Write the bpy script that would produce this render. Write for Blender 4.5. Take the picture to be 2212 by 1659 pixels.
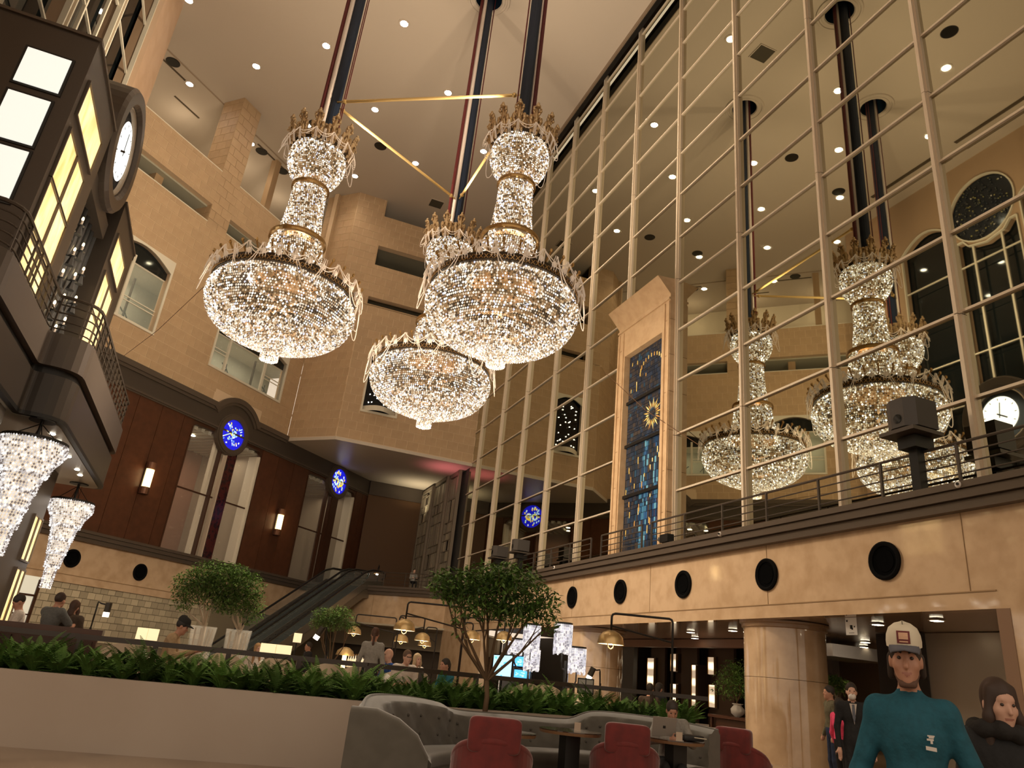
import bpy, bmesh, math, random
import numpy as np
from mathutils import Vector, Matrix
from mathutils.geometry import delaunay_2d_cdt

for _o in list(bpy.data.objects): bpy.data.objects.remove(_o)
SC = bpy.context.scene
COL = SC.collection
RND = random.Random(7)
PI = math.pi

# ------------------------------------------------------------------ camera
# world: X across the hall towards the mirror wall, Y along it, Z up; metres
RC = np.array([[0.9163491505776907, 0.22825575483990573, 0.32894307200184203],
               [-0.3892648286127135, 0.3156618416355801, 0.8653499262959168],
               [0.0936863247259646, -0.9210086384598672, 0.378108397740175]])
EYE = np.array([0.0, 0.0, 1.4])
FPX, PPX, PPY = 1574.0, 1129.0, 811.0
cam_d = bpy.data.cameras.new('camera')
cam_d.sensor_width = 36.0
cam_d.lens = 36.0 * FPX / 2212.0
cam_d.shift_x = (1106.0 - PPX) / 2212.0
cam_d.shift_y = (PPY - 829.5) / 2212.0
cam_d.clip_start, cam_d.clip_end = 0.1, 400
cam = bpy.data.objects.new('camera', cam_d)
COL.objects.link(cam)
cam.matrix_world = Matrix([[RC[0][0], -RC[0][1], -RC[0][2], EYE[0]],
                           [RC[1][0], -RC[1][1], -RC[1][2], EYE[1]],
                           [RC[2][0], -RC[2][1], -RC[2][2], EYE[2]], [0, 0, 0, 1]])
SC.camera = cam

# ------------------------------------------------------------------ world, exposure
wd = bpy.data.worlds.new('world'); SC.world = wd; wd.use_nodes = True
wd.node_tree.nodes['Background'].inputs[0].default_value = (1.0, 0.80, 0.60, 1)
wd.node_tree.nodes['Background'].inputs[1].default_value = 0.85
SC.view_settings.view_transform = 'Standard'
SC.view_settings.look = 'None'
SC.view_settings.gamma = 1.0
SC.view_settings.use_curve_mapping = False
SC.view_settings.exposure = 0.12
SC.cycles.use_denoising = True
SC.cycles.use_adaptive_sampling = True
SC.cycles.adaptive_threshold = 0.05
SC.cycles.max_bounces = 5
SC.cycles.diffuse_bounces = 2
SC.cycles.glossy_bounces = 3
SC.cycles.transmission_bounces = 2
SC.cycles.sample_clamp_indirect = 4.0
SC.cycles.caustics_reflective = False
SC.cycles.caustics_refractive = False

# ------------------------------------------------------------------ pixel helpers (directions only)
def ray(x, y):
    d = RC @ np.array([x - PPX, y - PPY, FPX]); return d / np.linalg.norm(d)
def atz(x, y, z):
    d = ray(x, y); return EYE + (z - EYE[2]) / d[2] * d
def atx(x, y, X):
    d = ray(x, y); return EYE + X / d[0] * d
def aty(x, y, Y):
    d = ray(x, y); return EYE + Y / d[1] * d
MX = 13.87            # mirror plane
ZC = 32.1             # ceiling
def refl_z(x, y, z):
    q = atz(x, y, z); return np.array([2 * MX - q[0], q[1], z])
R2 = math.sqrt(2)
def P45(s, d, z):     # the diagonal wall y = x + 44.28; d > 0 into the room
    return Vector(((R2 * s - 44.28) / 2 + d / R2, (R2 * s + 44.28) / 2 - d / R2, z))
def hit45(x, y, d=0.0):
    r = ray(x, y); n = np.array([1, -1, 0]) / R2
    p0 = np.array(P45(0, d, 0)); t = ((p0 - EYE) @ n) / (r @ n); p = EYE + t * r
    return (p[0] + p[1]) / R2, p[2]

# ------------------------------------------------------------------ materials
MATS = {}
def mat(name, base, rough=0.5, metal=0.0, emit=None, es=0.0, var=None, bump=None, rand=0.0, spec=None,
        alpha=1.0, trans=0.0, sample=True, ior=None, coat=0.0):
    """var=(scale, colour2, low, high[, detail]) noise mix; bump=(scale, strength); rand = value variation per object"""
    if name in MATS: return MATS[name]
    m = bpy.data.materials.new(name); m.use_nodes = True
    nt = m.node_tree; N = nt.nodes; L = nt.links; b = N['Principled BSDF']
    b.inputs['Base Color'].default_value = (*base, 1)
    b.inputs['Roughness'].default_value = rough
    b.inputs['Metallic'].default_value = metal
    if spec is not None: b.inputs['Specular IOR Level'].default_value = spec
    if ior: b.inputs['IOR'].default_value = ior
    b.inputs['Alpha'].default_value = alpha
    b.inputs['Transmission Weight'].default_value = trans
    b.inputs['Coat Weight'].default_value = coat
    src = None
    if var or bump:
        tc = N.new('ShaderNodeTexCoord')
    if var:
        n = N.new('ShaderNodeTexNoise'); n.inputs['Scale'].default_value = var[0]
        n.inputs['Detail'].default_value = var[4] if len(var) > 4 else 5.0
        L.new(tc.outputs['Object'], n.inputs['Vector'])
        r = N.new('ShaderNodeValToRGB')
        r.color_ramp.elements[0].position = var[2]; r.color_ramp.elements[1].position = var[3]
        r.color_ramp.elements[0].color = (*base, 1); r.color_ramp.elements[1].color = (*var[1], 1)
        L.new(n.outputs['Fac'], r.inputs['Fac']); src = r.outputs['Color']
    if rand:
        oi = N.new('ShaderNodeObjectInfo'); hs = N.new('ShaderNodeHueSaturation')
        mr = N.new('ShaderNodeMapRange'); mr.inputs['To Min'].default_value = 1 - rand; mr.inputs['To Max'].default_value = 1 + rand
        L.new(oi.outputs['Random'], mr.inputs['Value']); L.new(mr.outputs['Result'], hs.inputs['Value'])
        if src: L.new(src, hs.inputs['Color'])
        else: hs.inputs['Color'].default_value = (*base, 1)
        src = hs.outputs['Color']
    if src: L.new(src, b.inputs['Base Color'])
    if bump:
        n2 = N.new('ShaderNodeTexNoise'); n2.inputs['Scale'].default_value = bump[0]; n2.inputs['Detail'].default_value = 4
        L.new(tc.outputs['Object'], n2.inputs['Vector'])
        bp = N.new('ShaderNodeBump'); bp.inputs['Strength'].default_value = bump[1]; bp.inputs['Distance'].default_value = 0.05
        L.new(n2.outputs['Fac'], bp.inputs['Height']); L.new(bp.outputs['Normal'], b.inputs['Normal'])
    if emit:
        b.inputs['Emission Color'].default_value = (*emit, 1); b.inputs['Emission Strength'].default_value = es
        if not sample: m.cycles.emission_sampling = 'NONE'
    MATS[name] = m
    return m

def island_mat(name, stops, strength=1.0, rough=0.4, emission=True, extra=0.0):
    """colour per separate piece of a mesh; stops = [(pos, (r,g,b))] constant ramp"""
    m = bpy.data.materials.new(name); m.use_nodes = True
    nt = m.node_tree; N = nt.nodes; L = nt.links; b = N['Principled BSDF']
    g = N.new('ShaderNodeNewGeometry'); r = N.new('ShaderNodeValToRGB'); r.color_ramp.interpolation = 'CONSTANT'
    e = r.color_ramp.elements
    e[0].position = stops[0][0]; e[0].color = (*stops[0][1], 1)
    e[1].position = stops[1][0]; e[1].color = (*stops[1][1], 1)
    for p, c in stops[2:]:
        k = e.new(p); k.color = (*c, 1)
    L.new(g.outputs['Random Per Island'], r.inputs['Fac'])
    b.inputs['Roughness'].default_value = rough
    if emission:
        b.inputs['Base Color'].default_value = (0.05, 0.045, 0.04, 1)
        L.new(r.outputs['Color'], b.inputs['Emission Color']); b.inputs['Emission Strength'].default_value = strength
        m.cycles.emission_sampling = 'NONE'
    else:
        L.new(r.outputs['Color'], b.inputs['Base Color'])
        if extra:
            L.new(r.outputs['Color'], b.inputs['Emission Color']); b.inputs['Emission Strength'].default_value = extra
            m.cycles.emission_sampling = 'NONE'
    MATS[name] = m
    return m

# ------------------------------------------------------------------ mesh builder
def V(*a): return Vector(a)
class MB:
    def __init__(s): s.v = []; s.f = []; s.mi = []; s.cur = 0
    def add(s, vs, fs):
        o = len(s.v); s.v.extend([tuple(x) for x in vs])
        for f in fs: s.f.append([i + o for i in f]); s.mi.append(s.cur)
        return s
    def box(s, x0, y0, z0, x1, y1, z1):
        return s.hexa([(x0, y0, z0), (x1, y0, z0), (x1, y1, z0), (x0, y1, z0), (x0, y0, z1), (x1, y0, z1), (x1, y1, z1), (x0, y1, z1)])
    def hexa(s, p):
        return s.add(p, [[3, 2, 1, 0], [4, 5, 6, 7], [0, 1, 5, 4], [1, 2, 6, 5], [2, 3, 7, 6], [3, 0, 4, 7]])
    def obox(s, c, ax, ay, az):      # centre and half-axis vectors
        c = Vector(c); ax = Vector(ax); ay = Vector(ay); az = Vector(az)
        return s.hexa([c - ax - ay - az, c + ax - ay - az, c + ax + ay - az, c - ax + ay - az, c - ax - ay + az, c + ax - ay + az, c + ax + ay + az, c - ax + ay + az])
    def beam(s, a, b, w, h, up=(0, 0, 1)):   # rectangular bar from a to b
        a = Vector(a); b = Vector(b); d = b - a; L = d.length
        if L < 1e-6: return s
        d.normalize(); u = Vector(up)
        if abs(d.dot(u)) > .98: u = Vector((1, 0, 0))
        x = d.cross(u).normalized(); y = x.cross(d).normalized()
        return s.obox((a + b) / 2, d * L / 2, x * w / 2, y * h / 2)
    def cyl(s, a, b, r0, r1=None, n=12, caps=True):
        r1 = r0 if r1 is None else r1
        a = Vector(a); b = Vector(b); d = (b - a).normalized()
        u = Vector((0, 0, 1)) if abs(d.z) < .9 else Vector((1, 0, 0))
        x = d.cross(u).normalized(); y = d.cross(x)
        vs = []
        for p, r in ((a, r0), (b, r1)):
            for i in range(n):
                t = 2 * PI * i / n; vs.append(p + x * math.cos(t) * r + y * math.sin(t) * r)
        fs = [[i, (i + 1) % n, n + (i + 1) % n, n + i] for i in range(n)]
        if caps: fs += [list(range(n))[::-1], list(range(n, 2 * n))]
        return s.add(vs, fs)
    def tube(s, pts, r, n=6, caps=True):
        pts = [Vector(p) for p in pts]; m = len(pts); vs = []
        rs = r if isinstance(r, (list, tuple)) else [r] * m
        px = None
        for i, p in enumerate(pts):
            d = (pts[min(i + 1, m - 1)] - pts[max(i - 1, 0)])
            d = d.normalized() if d.length > 1e-9 else Vector((0, 0, 1))
            if px is None:
                u = Vector((0, 0, 1)) if abs(d.z) < .9 else Vector((1, 0, 0)); x = d.cross(u).normalized()
            else:
                x = (px - d * px.dot(d)); x = x.normalized() if x.length > 1e-6 else d.orthogonal().normalized()
            px = x; y = d.cross(x)
            for k in range(n):
                t = 2 * PI * k / n; vs.append(p + x * math.cos(t) * rs[i] + y * math.sin(t) * rs[i])
        fs = [[i * n + k, i * n + (k + 1) % n, (i + 1) * n + (k + 1) % n, (i + 1) * n + k] for i in range(m - 1) for k in range(n)]
        if caps: fs += [list(range(n))[::-1], list(range((m - 1) * n, m * n))]
        return s.add(vs, fs)
    def lathe(s, prof, n=32, c=(0, 0, 0), close=False, a0=0, a1=2 * PI, sx=1.0, sy=1.0):
        m = len(prof); full = abs(a1 - a0 - 2 * PI) < 1e-6; k = n if full else n + 1
        vs = []
        for r, z in prof:
            for i in range(k):
                t = a0 + (a1 - a0) * i / n; vs.append((c[0] + r * math.cos(t) * sx, c[1] + r * math.sin(t) * sy, c[2] + z))
        fs = []
        for j in range(m - 1 if not close else m):
            jn = (j + 1) % m
            for i in range(n):
                i2 = (i + 1) % k; fs.append([j * k + i, j * k + i2, jn * k + i2, jn * k + i])
        return s.add(vs, fs)
    def ell(s, c, rx, ry, rz, n=12, m=8, rot=None):
        vs = []; fs = []
        for j in range(m + 1):
            ph = PI * j / m
            for i in range(n):
                t = 2 * PI * i / n
                p = Vector((rx * math.sin(ph) * math.cos(t), ry * math.sin(ph) * math.sin(t), rz * math.cos(ph)))
                if rot: p = rot @ p
                vs.append(p + Vector(c))
        for j in range(m):
            for i in range(n): fs.append([j * n + i, (j + 1) * n + i, (j + 1) * n + (i + 1) % n, j * n + (i + 1) % n])
        return s.add(vs, fs)
    def sheet(s, o, ux, uy, outer, holes=(), thick=0.0):
        """flat plate in the plane o + a*ux + b*uy with polygonal holes, thickened along ux x uy (backwards)"""
        o = Vector(o); ux = Vector(ux); uy = Vector(uy); nn = ux.cross(uy).normalized()
        pts = []; ed = []
        for loop in [outer, *holes]:
            b = len(pts); pts += [Vector(p) for p in loop]; k = len(loop)
            ed += [(b + i, b + (i + 1) % k) for i in range(k)]
        vv, ee, ff, *_ = delaunay_2d_cdt(pts, ed, [], 0, 1e-5)
        def inside(p, loop):
            c = False; j = len(loop) - 1
            for i in range(len(loop)):
                xi, yi = loop[i][0], loop[i][1]; xj, yj = loop[j][0], loop[j][1]
                if (yi > p[1]) != (yj > p[1]) and p[0] < (xj - xi) * (p[1] - yi) / (yj - yi) + xi: c = not c
                j = i
            return c
        tri = []
        for f in ff:
            cx = sum(vv[i][0] for i in f) / len(f); cy = sum(vv[i][1] for i in f) / len(f)
            if inside((cx, cy), outer) and not any(inside((cx, cy), h) for h in holes): tri.append(list(f))
        base = [o + ux * p[0] + uy * p[1] for p in vv]
        s.add(base, tri)
        if thick:
            s.add([p - nn * thick for p in base], [f[::-1] for f in tri])
            for loop in [outer, *holes]:
                q = [o + ux * p[0] + uy * p[1] for p in loop]; k = len(q)
                vs = q + [p - nn * thick for p in q]
                fs = [[i, i + k, (i + 1) % k + k, (i + 1) % k] for i in range(k)]
                s.add(vs, fs)
        return s
    def mesh(s, name, mats, smooth=False):
        me = bpy.data.meshes.new(name); me.from_pydata(s.v, [], s.f)
        ms = mats if isinstance(mats, (list, tuple)) else [mats]
        for m in ms: me.materials.append(m)
        if len(ms) > 1: me.polygons.foreach_set('material_index', s.mi)
        if smooth: me.polygons.foreach_set('use_smooth', [True] * len(me.polygons))
        me.update(); return me
    def build(s, name, mats, parent=None, smooth=False, world=True, fix=False):
        if fix:
            me = s.mesh(name, mats, smooth); bm = bmesh.new(); bm.from_mesh(me)
            bmesh.ops.recalc_face_normals(bm, faces=bm.faces); bm.to_mesh(me); bm.free()
        else: me = s.mesh(name, mats, smooth)
        o = bpy.data.objects.new(name, me); COL.objects.link(o)
        if parent is not None:
            o.parent = parent
            if world:
                M = wmat(parent)
                if M != Matrix.Identity(4): me.transform(M.inverted())
        return o

def wmat(o):
    m = o.matrix_basis.copy()
    while o.parent is not None:
        o = o.parent; m = o.matrix_basis @ m
    return m
def tag(o, label=None, cat=None, group=None, kind=None):
    if label: o['label'] = label
    if cat: o['category'] = cat
    if group: o['group'] = group
    if kind: o['kind'] = kind
    return o
def thing(name, label, cat, loc=(0, 0, 0), rz=0.0, group=None):
    o = bpy.data.objects.new(name, None); COL.objects.link(o)
    o.location = loc; o.rotation_euler = (0, 0, rz); o.empty_display_size = .2
    return tag(o, label, cat, group)
def inst(name, me, parent, loc=(0, 0, 0), rot=(0, 0, 0), scale=(1, 1, 1)):
    o = bpy.data.objects.new(name, me); COL.objects.link(o)
    if parent is not None: o.parent = parent
    o.location = loc; o.rotation_euler = rot; o.scale = scale
    return o
def copy_tree(o, parent=None):
    c = o.copy(); COL.objects.link(c); c.parent = parent
    for ch in list(o.children): copy_tree(ch, c)
    return c
def lamp(name, kind, loc, power, color=(1, .85, .66), radius=.1, parent=None, rot=None, size=None, sizey=None, spot=None, blend=.5):
    d = bpy.data.lights.new(name, kind); d.energy = power; d.color = color
    if kind in ('POINT', 'SPOT'): d.shadow_soft_size = radius
    if kind == 'SPOT': d.spot_size = spot or 1.4; d.spot_blend = blend
    if kind == 'AREA':
        d.shape = 'RECTANGLE'; d.size = size; d.size_y = sizey or size
    o = bpy.data.objects.new(name, d); COL.objects.link(o)
    if parent is not None:
        o.parent = parent; loc = wmat(parent).inverted() @ Vector(loc)
    o.location = loc
    o.visible_glossy = False
    if rot is not None:
        from mathutils import Euler
        q = Euler(rot).to_matrix()
        if parent is not None: q = wmat(parent).to_3x3().normalized().inverted() @ q
        o.rotation_euler = q.to_euler()
    return o
def struct(name, mb, m, parent=None, **k):
    o = mb.build(name, m, parent, **k)
    if parent is None: o['kind'] = 'structure'
    return o
def arc(cx, cy, r, a0, a1, n=10, ry=None):
    ry = r if ry is None else ry
    return [(cx + r * math.cos(a0 + (a1 - a0) * i / n), cy + ry * math.sin(a0 + (a1 - a0) * i / n)) for i in range(n + 1)]
def rect(x0, y0, x1, y1): return [(x0, y0), (x1, y0), (x1, y1), (x0, y1)]

def clip_rects(x0, x1, z0, z1, holes):
    """a rectangle minus axis-aligned holes -> list of rectangles"""
    out = [(x0, x1, z0, z1)]
    for hx0, hx1, hz0, hz1 in holes:
        nx = []
        for a, b, c, d in out:
            if hx0 >= b or hx1 <= a or hz0 >= d or hz1 <= c: nx.append((a, b, c, d)); continue
            if a < hx0: nx.append((a, hx0, c, d))
            if hx1 < b: nx.append((hx1, b, c, d))
            l, r = max(a, hx0), min(b, hx1)
            if c < hz0: nx.append((l, r, c, hz0))
            if hz1 < d: nx.append((l, r, hz1, d))
        out = nx
    return out
UNIT = {}
def unit_box(m):
    if m.name not in UNIT:
        UNIT[m.name] = MB().box(-.5, -.5, -.5, .5, .5, .5).mesh('block_' + m.name, m)
    return UNIT[m.name]
def brickwork(parent, place, ang, a0, a1, z0, z1, bw, bh, m, holes=(), joint=.028, proud=.014, name='brick', limit=300, zoff=0.0, shift=.5):
    """place(a, z) -> world point on the wall face; bricks are boxes turned by ang, standing proud of the face"""
    rects = []; row = 0; z = z0 + zoff
    while z < z1 - 1e-3:
        zz0, zz1 = max(z, z0), min(z + bh, z1)
        a = a0 - (bw * shift if row % 2 else 0)
        while a < a1 - 1e-3:
            x0, x1 = max(a, a0), min(a + bw, a1)
            if x1 - x0 > .06:
                for r in clip_rects(x0 + joint / 2, x1 - joint / 2, zz0 + joint / 2, zz1 - joint / 2, holes):
                    if r[1] - r[0] > .05 and r[3] - r[2] > .05: rects.append(r)
            a += bw
        z += bh; row += 1
    E = Vector(EYE)
    rects.sort(key=lambda r: (Vector(place((r[0] + r[1]) / 2, (r[2] + r[3]) / 2)) - E).length / ((r[1] - r[0]) * (r[3] - r[2])) ** .25)
    me = unit_box(m)
    for r in rects[:limit]:
        p = place((r[0] + r[1]) / 2, (r[2] + r[3]) / 2)
        inst(name, me, parent, p, (0, 0, ang), (r[1] - r[0], 2 * proud, r[3] - r[2]))
    if len(rects) > limit:
        mb = MB(); ax = Vector((math.cos(ang), math.sin(ang), 0)); ay = Vector((-math.sin(ang), math.cos(ang), 0))
        for r in rects[limit:]:
            mb.obox(place((r[0] + r[1]) / 2, (r[2] + r[3]) / 2), ax * (r[1] - r[0]) / 2, ay * proud, Vector((0, 0, (r[3] - r[2]) / 2)))
        o = mb.build(name + 'work_rest', m, parent); o['kind'] = 'stuff'
# ================================================================== materials of the hall
TILE = mat('tile_stone', (.44, .295, .165), .55, var=(1.5, (.39, .255, .14), .35, .75), rand=.05, bump=(25, .05))
GROUT = mat('tile_joint', (.60, .43, .27), .8)
PLASTER = mat('ceiling_plaster', (.44, .36, .28), .7, bump=(6, .06))
BRONZE = mat('dark_bronze', (.072, .056, .043), .38, .35)
BRONZE2 = mat('bronze_trim', (.10, .075, .055), .4, .3)
BLACK = mat('black_metal', (.012, .011, .010), .45, .2)
MARBLE = mat('marble', (.50, .345, .21), .06, var=(2.2, (.41, .27, .155), .4, .68, 8.0), spec=.9)
WOOD = mat('red_wood', (.080, .029, .014), .42, var=(3, (.058, .021, .010), .35, .7), rand=.08)
WOODD = mat('dark_wood', (.05, .02, .010), .4)
CHAMP = mat('champagne_metal', (.66, .54, .40), .38, .35)
MIRROR = mat('tinted_mirror', (.56, .545, .42), 0.015, 1.0)
CREAM = mat('cream_paint', (.62, .55, .42), .6)
WHITEP = mat('pale_wall', (.50, .47, .36), .6)
DARKGLASS = mat('night_glass', (.008, .010, .010), .04, 0, spec=.6)
FLOORM = mat('floor_marble', (.33, .24, .16), .12, var=(.8, (.20, .13, .08), .4, .62, 6))
VOID = mat('dark_void', (.008, .010, .014), .9)
SPOTE = mat('lamp_glow', (1, .95, .85), .5, emit=(1.0, .90, .72), es=28.0, sample=False)
GOLD = mat('gilt_metal', (.50, .30, .12), .32, .85)
WARMW = mat('warm_glow', (1, .9, .7), .5, emit=(1, .80, .45), es=1.6)
REDMAR = mat('red_marble', (.06, .012, .012), .1, var=(5, (.02, .008, .01), .45, .6))

# ================================================================== floor
struct('floor', MB().box(-30, -12, -.2, 34, 66, 0), FLOORM)

# ================================================================== ceiling with the three chandelier wells
CH = [(0.1, 22.65), (6.1, 26.05), (6.27, 18.85)]
out = [(-20, -8), (13.36, -8), (13.36, 62), (-20, 62)]
holes = [[(cx + .66 * math.cos(2 * PI * k / 28), cy + .66 * math.sin(2 * PI * k / 28)) for k in range(28)] for cx, cy in CH]
ceiling = struct('ceiling', MB().sheet((0, 0, ZC), (1, 0, 0), (0, -1, 0), [(x, -y) for x, y in out], [[(x, -y) for x, y in h] for h in holes]), PLASTER)
for cx, cy in CH:
    MB().lathe([(.66, 0), (.66, 1.2), (0.01, 1.2)], 28, (cx, cy, ZC)).build('ceiling_well', mat('well_blue', (.012, .028, .05), .6), ceiling)
    MB().lathe([(.67, .0), (.70, -.05), (.82, -.05), (.84, -.02), (.93, -.02), (.95, -.06), (1.05, -.06), (1.08, 0)], 40, (cx, cy, ZC)).build('ceiling_ring', PLASTER, ceiling, smooth=False)
# recess along the mirror wall
mb = MB(); mb.box(13.36, -8, 32.1, 13.48, 62, 32.3); mb.box(13.48, -8, 32.6, 14.2, 62, 32.7)
struct('trim_1', mb, BRONZE2)
struct('trim_2', MB().box(13.22, -8, 31.86, 13.36, 62, 32.1), mat('cornice_metal', (.25, .18, .12), .4, .3))
struct('trim_3', MB().box(13.30, -8, 31.78, 13.52, 62, 31.86), BLACK)

# ================================================================== mirror wall
wall_right = struct('wall_right', MB().box(13.93, -6, 5.0, 14.2, 62, 32.6), mat('mirror_back', (.05, .045, .04), .8))
MULL = [17.05 + 3.65 * k for k in range(-5, 8)] + [44.42]
TR = [9.68 + 2.03 * k for k in range(-1, 12)]
rows = [5.56] + TR + [32.5]
pane_me = MB().box(-.01, -.5, -.5, .01, .5, .5).mesh('mirror_pane', MIRROR)
tran_me = MB().box(-.035, -.5, -.032, .06, .5, .032).mesh('transom', CHAMP)
mull_me = {}
for i, y in enumerate(MULL):
    if y > 44: 
        MB().box(13.72, y - .05, 13.71, 13.9, y + .05, 32.4).build('mullion', CHAMP, wall_right); continue
    for z0, z1 in ((5.56, 9.6), (9.62, 15.9), (15.92, 22.1), (22.12, 28.3), (28.32, 32.5)):
        k = round(z1 - z0, 2)
        if k not in mull_me:
            mull_me[k] = MB().box(-.10, -.085, -k / 2, .02, .085, k / 2).box(-.17, -.045, -k / 2, -.10, .045, k / 2).mesh('mullion', CHAMP)
        inst('mullion', mull_me[k], wall_right, (13.87, y, (z0 + z1) / 2))
for i in range(len(MULL) - 1):
    y0, y1 = MULL[i], MULL[i + 1]
    for j in range(len(rows) - 1):
        z0, z1 = rows[j], rows[j + 1]
        inst('mirror_pane', pane_me, wall_right, (13.88, (y0 + y1) / 2, (z0 + z1) / 2), (0, 0, 0), (1, y1 - y0 - .01, z1 - z0 - .006))
        if j: inst('transom', tran_me, wall_right, (13.84, (y0 + y1) / 2, z0), (0, 0, 0), (1, y1 - y0, 1))

# lower right wall: marble fascia with ledge, on a long opening
rl = MB()
YR0, YR1 = 9.25, 36.0
rl.sheet((12.94, 0, 0), (0, -1, 0), (0, 0, 1), [(6, 0), (-YR0, 0), (-YR0, 3.27), (-YR1, 3.27), (-YR1, 0), (-42.76, 0), (-42.76, 5.06), (6, 5.06)], (), .35)
wall_right_lower = struct('wall_right_lower', rl, MARBLE)
for z, w in ((3.585, .012),):
    MB().box(12.925, 9.2, z - .012, 12.94, 42.7, z + .012).build('groove', mat('marble_joint', (.26, .16, .08), .6), wall_right_lower)
for y in (15.2 + 5.5 * k for k in range(-1, 6)):
    MB().box(12.93, y - .006, 3.6, 12.941, y + .006, 5.06).build('joint', MATS['marble_joint'], wall_right_lower)
struct('trim_4', MB().box(12.75, -6, 5.06, 13.0, 42.9, 5.24).box(12.66, -6, 5.25, 13.0, 42.9, 5.42).box(12.6, -6, 5.43, 13.95, 42.9, 5.56), BRONZE2)

def railing(name, label, pts, z0, h, post=1.83, nr=4, w=.05, grp=None, sub=True):
    t = thing(name, label, 'railing', tuple(Vector((*pts[0], z0))), 0, grp)
    P = [Vector((*p, 0)) for p in pts]
    for k in range(nr):
        z = z0 + h - k * h / nr
        r = (w * .6) if k == 0 else w * .32
        MB().tube([p + V(0, 0, z) for p in P], r, 6).build('rail', BRONZE, t)
    for a, b in zip(P[:-1], P[1:]):
        L = (b - a).length; n = max(1, round(L / post))
        for k in range(n + 1 if b is P[-1] else n):
            p = a + (b - a) * k / n
            MB().box(p.x - w / 2, p.y - w / 2, z0, p.x + w / 2, p.y + w / 2, z0 + h).build('post', BRONZE, t)
    return t
railing('ledge_railing', 'dark metal railing along the right ledge from the stained glass niche to the frame edge', [(12.82, 4), (12.82, 20.5)], 5.56, .82)
railing('ledge_railing', 'short dark metal railing on the ledge in front of the tall stained glass', [(12.82, 21.1), (12.82, 23.9)], 5.56, .82, 1.4)
railing('ledge_railing', 'dark metal railing on the right ledge between stained glass and the far corner', [(12.82, 24.7), (12.82, 42.6)], 5.56, .82)

# stained glass pilaster
pil = struct('wall_right_pilaster', MB().sheet((13.5, 0, 0), (0, -1, 0), (0, 0, 1), [(-24.55, 5.56), (-20.7, 5.56), (-20.7, 15.24), (-24.55, 15.24)],
        [[(-24.0, 5.7), (-21.25, 5.7), (-21.25, 13.8), (-24.0, 13.8)]], .37), mat('pilaster_stone', (.50, .335, .19), .3, var=(3, (.42, .27, .145), .4, .7, 7)))
PST = MATS['pilaster_stone']
capv = [V(13.5, 20.7, 15.2), V(13.5, 24.55, 15.2), V(13.87, 24.55, 15.2), V(13.87, 20.7, 15.2), V(12.95, 20.75, 15.86), V(12.95, 24.6, 15.86), V(13.87, 24.6, 15.95), V(13.87, 20.75, 15.95)]
MB().hexa([capv[i] for i in (0, 3, 2, 1, 4, 7, 6, 5)]).build('capital', PST, pil, fix=True)
MB().box(13.44, 20.7, 14.98, 13.5, 24.55, 15.06).build('moulding', PST, pil)
for y0, y1 in ((20.72, 20.84), (24.41, 24.53), (21.02, 21.12), (24.08, 24.18)):
    MB().box(13.455, y0, 5.56, 13.5, y1, 14.9).build('moulding', PST, pil)
for k in range(6):
    z = 6.9 + k * 1.45
    MB().box(13.49, 20.69, z - .01, 13.88, 21.0, z + .01).build('joint', MATS['marble_joint'], pil)
    MB().box(13.49, 24.25, z - .01, 13.52, 24.56, z + .01).build('joint', MATS['marble_joint'], pil)
sg = thing('stained_glass', 'tall narrow stained glass panel with a golden sunburst in the stone pilaster', 'stained glass', (13.74, 22.6, 5.7))
MB().box(13.76, 21.2, 5.7, 13.80, 24.05, 13.85).build('backing', mat('lead', (.012, .014, .017), .6), sg)
for z in (7.95, 9.95, 11.75):
    MB().box(13.66, 21.2, z - .06, 13.76, 24.05, z + .06).build('glazing_bar', BLACK, sg)
def glass_mat(name, stops, ex): return island_mat(name, stops, emission=False, extra=ex, rough=.15)
gdark = glass_mat('glass_dark', [(0, (.015, .02, .03)), (.3, (.03, .028, .03)), (.55, (.02, .03, .05)), (.8, (.045, .035, .03)), (.93, (.02, .05, .08))], .25)
gblue = glass_mat('glass_blue', [(0, (.015, .04, .09)), (.3, (.05, .15, .24)), (.55, (.03, .09, .2)), (.75, (.12, .30, .40)), (.93, (.05, .04, .06))], .16)
ggold = glass_mat('glass_gold', [(0, (.50, .33, .08)), (.4, (.65, .5, .2)), (.8, (.4, .2, .05))], .35)
gr = random.Random(3); A, B, Cc = MB(), MB(), MB()
zz = 5.75
while zz < 13.75:
    hh = .09 + .10 * gr.random() if zz > 9.9 else .14 + .14 * gr.random()
    yy = 21.28
    while yy < 23.97:
        ww = .06 + .07 * gr.random() if zz < 9.9 else .09 + .13 * gr.random()
        t = (yy - 21.2) / 2.8; col = math.sin(yy * 7.3) + math.sin(yy * 3.1 + 1) ; hgt = 9.6 - 1.2 * abs(t - .35) * 2 + .8 * math.sin(yy * 9)
        blue = zz < hgt and col > .0 and gr.random() < .85
        c = B if blue else A
        c.box(13.745 - .01 * gr.random(), yy, zz, 13.765, min(yy + ww, 23.97) - .018, min(zz + hh, 13.78) - .02)
        yy += ww
    zz += hh
for k in range(26):                       # sunburst petals
    a = 2 * PI * k / 26; r0, r1 = .22, .48 + .16 * (k % 2)
    c = V(13.735, 22.15, 10.85); d = V(0, math.cos(a), math.sin(a)); e = V(0, -math.sin(a), math.cos(a)) * .035
    Cc.add([c + d * r0, c + d * (r0 + r1) / 2 + e, c + d * r1, c + d * (r0 + r1) / 2 - e], [[0, 1, 2, 3]])
for k in range(30):
    y = gr.uniform(21.4, 23.9); z = gr.uniform(6, 9.6) if k < 22 else gr.uniform(11.8, 13.4)
    Cc.box(13.735, y, z, 13.75, y + .05, z + gr.uniform(.12, .3))
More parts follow.
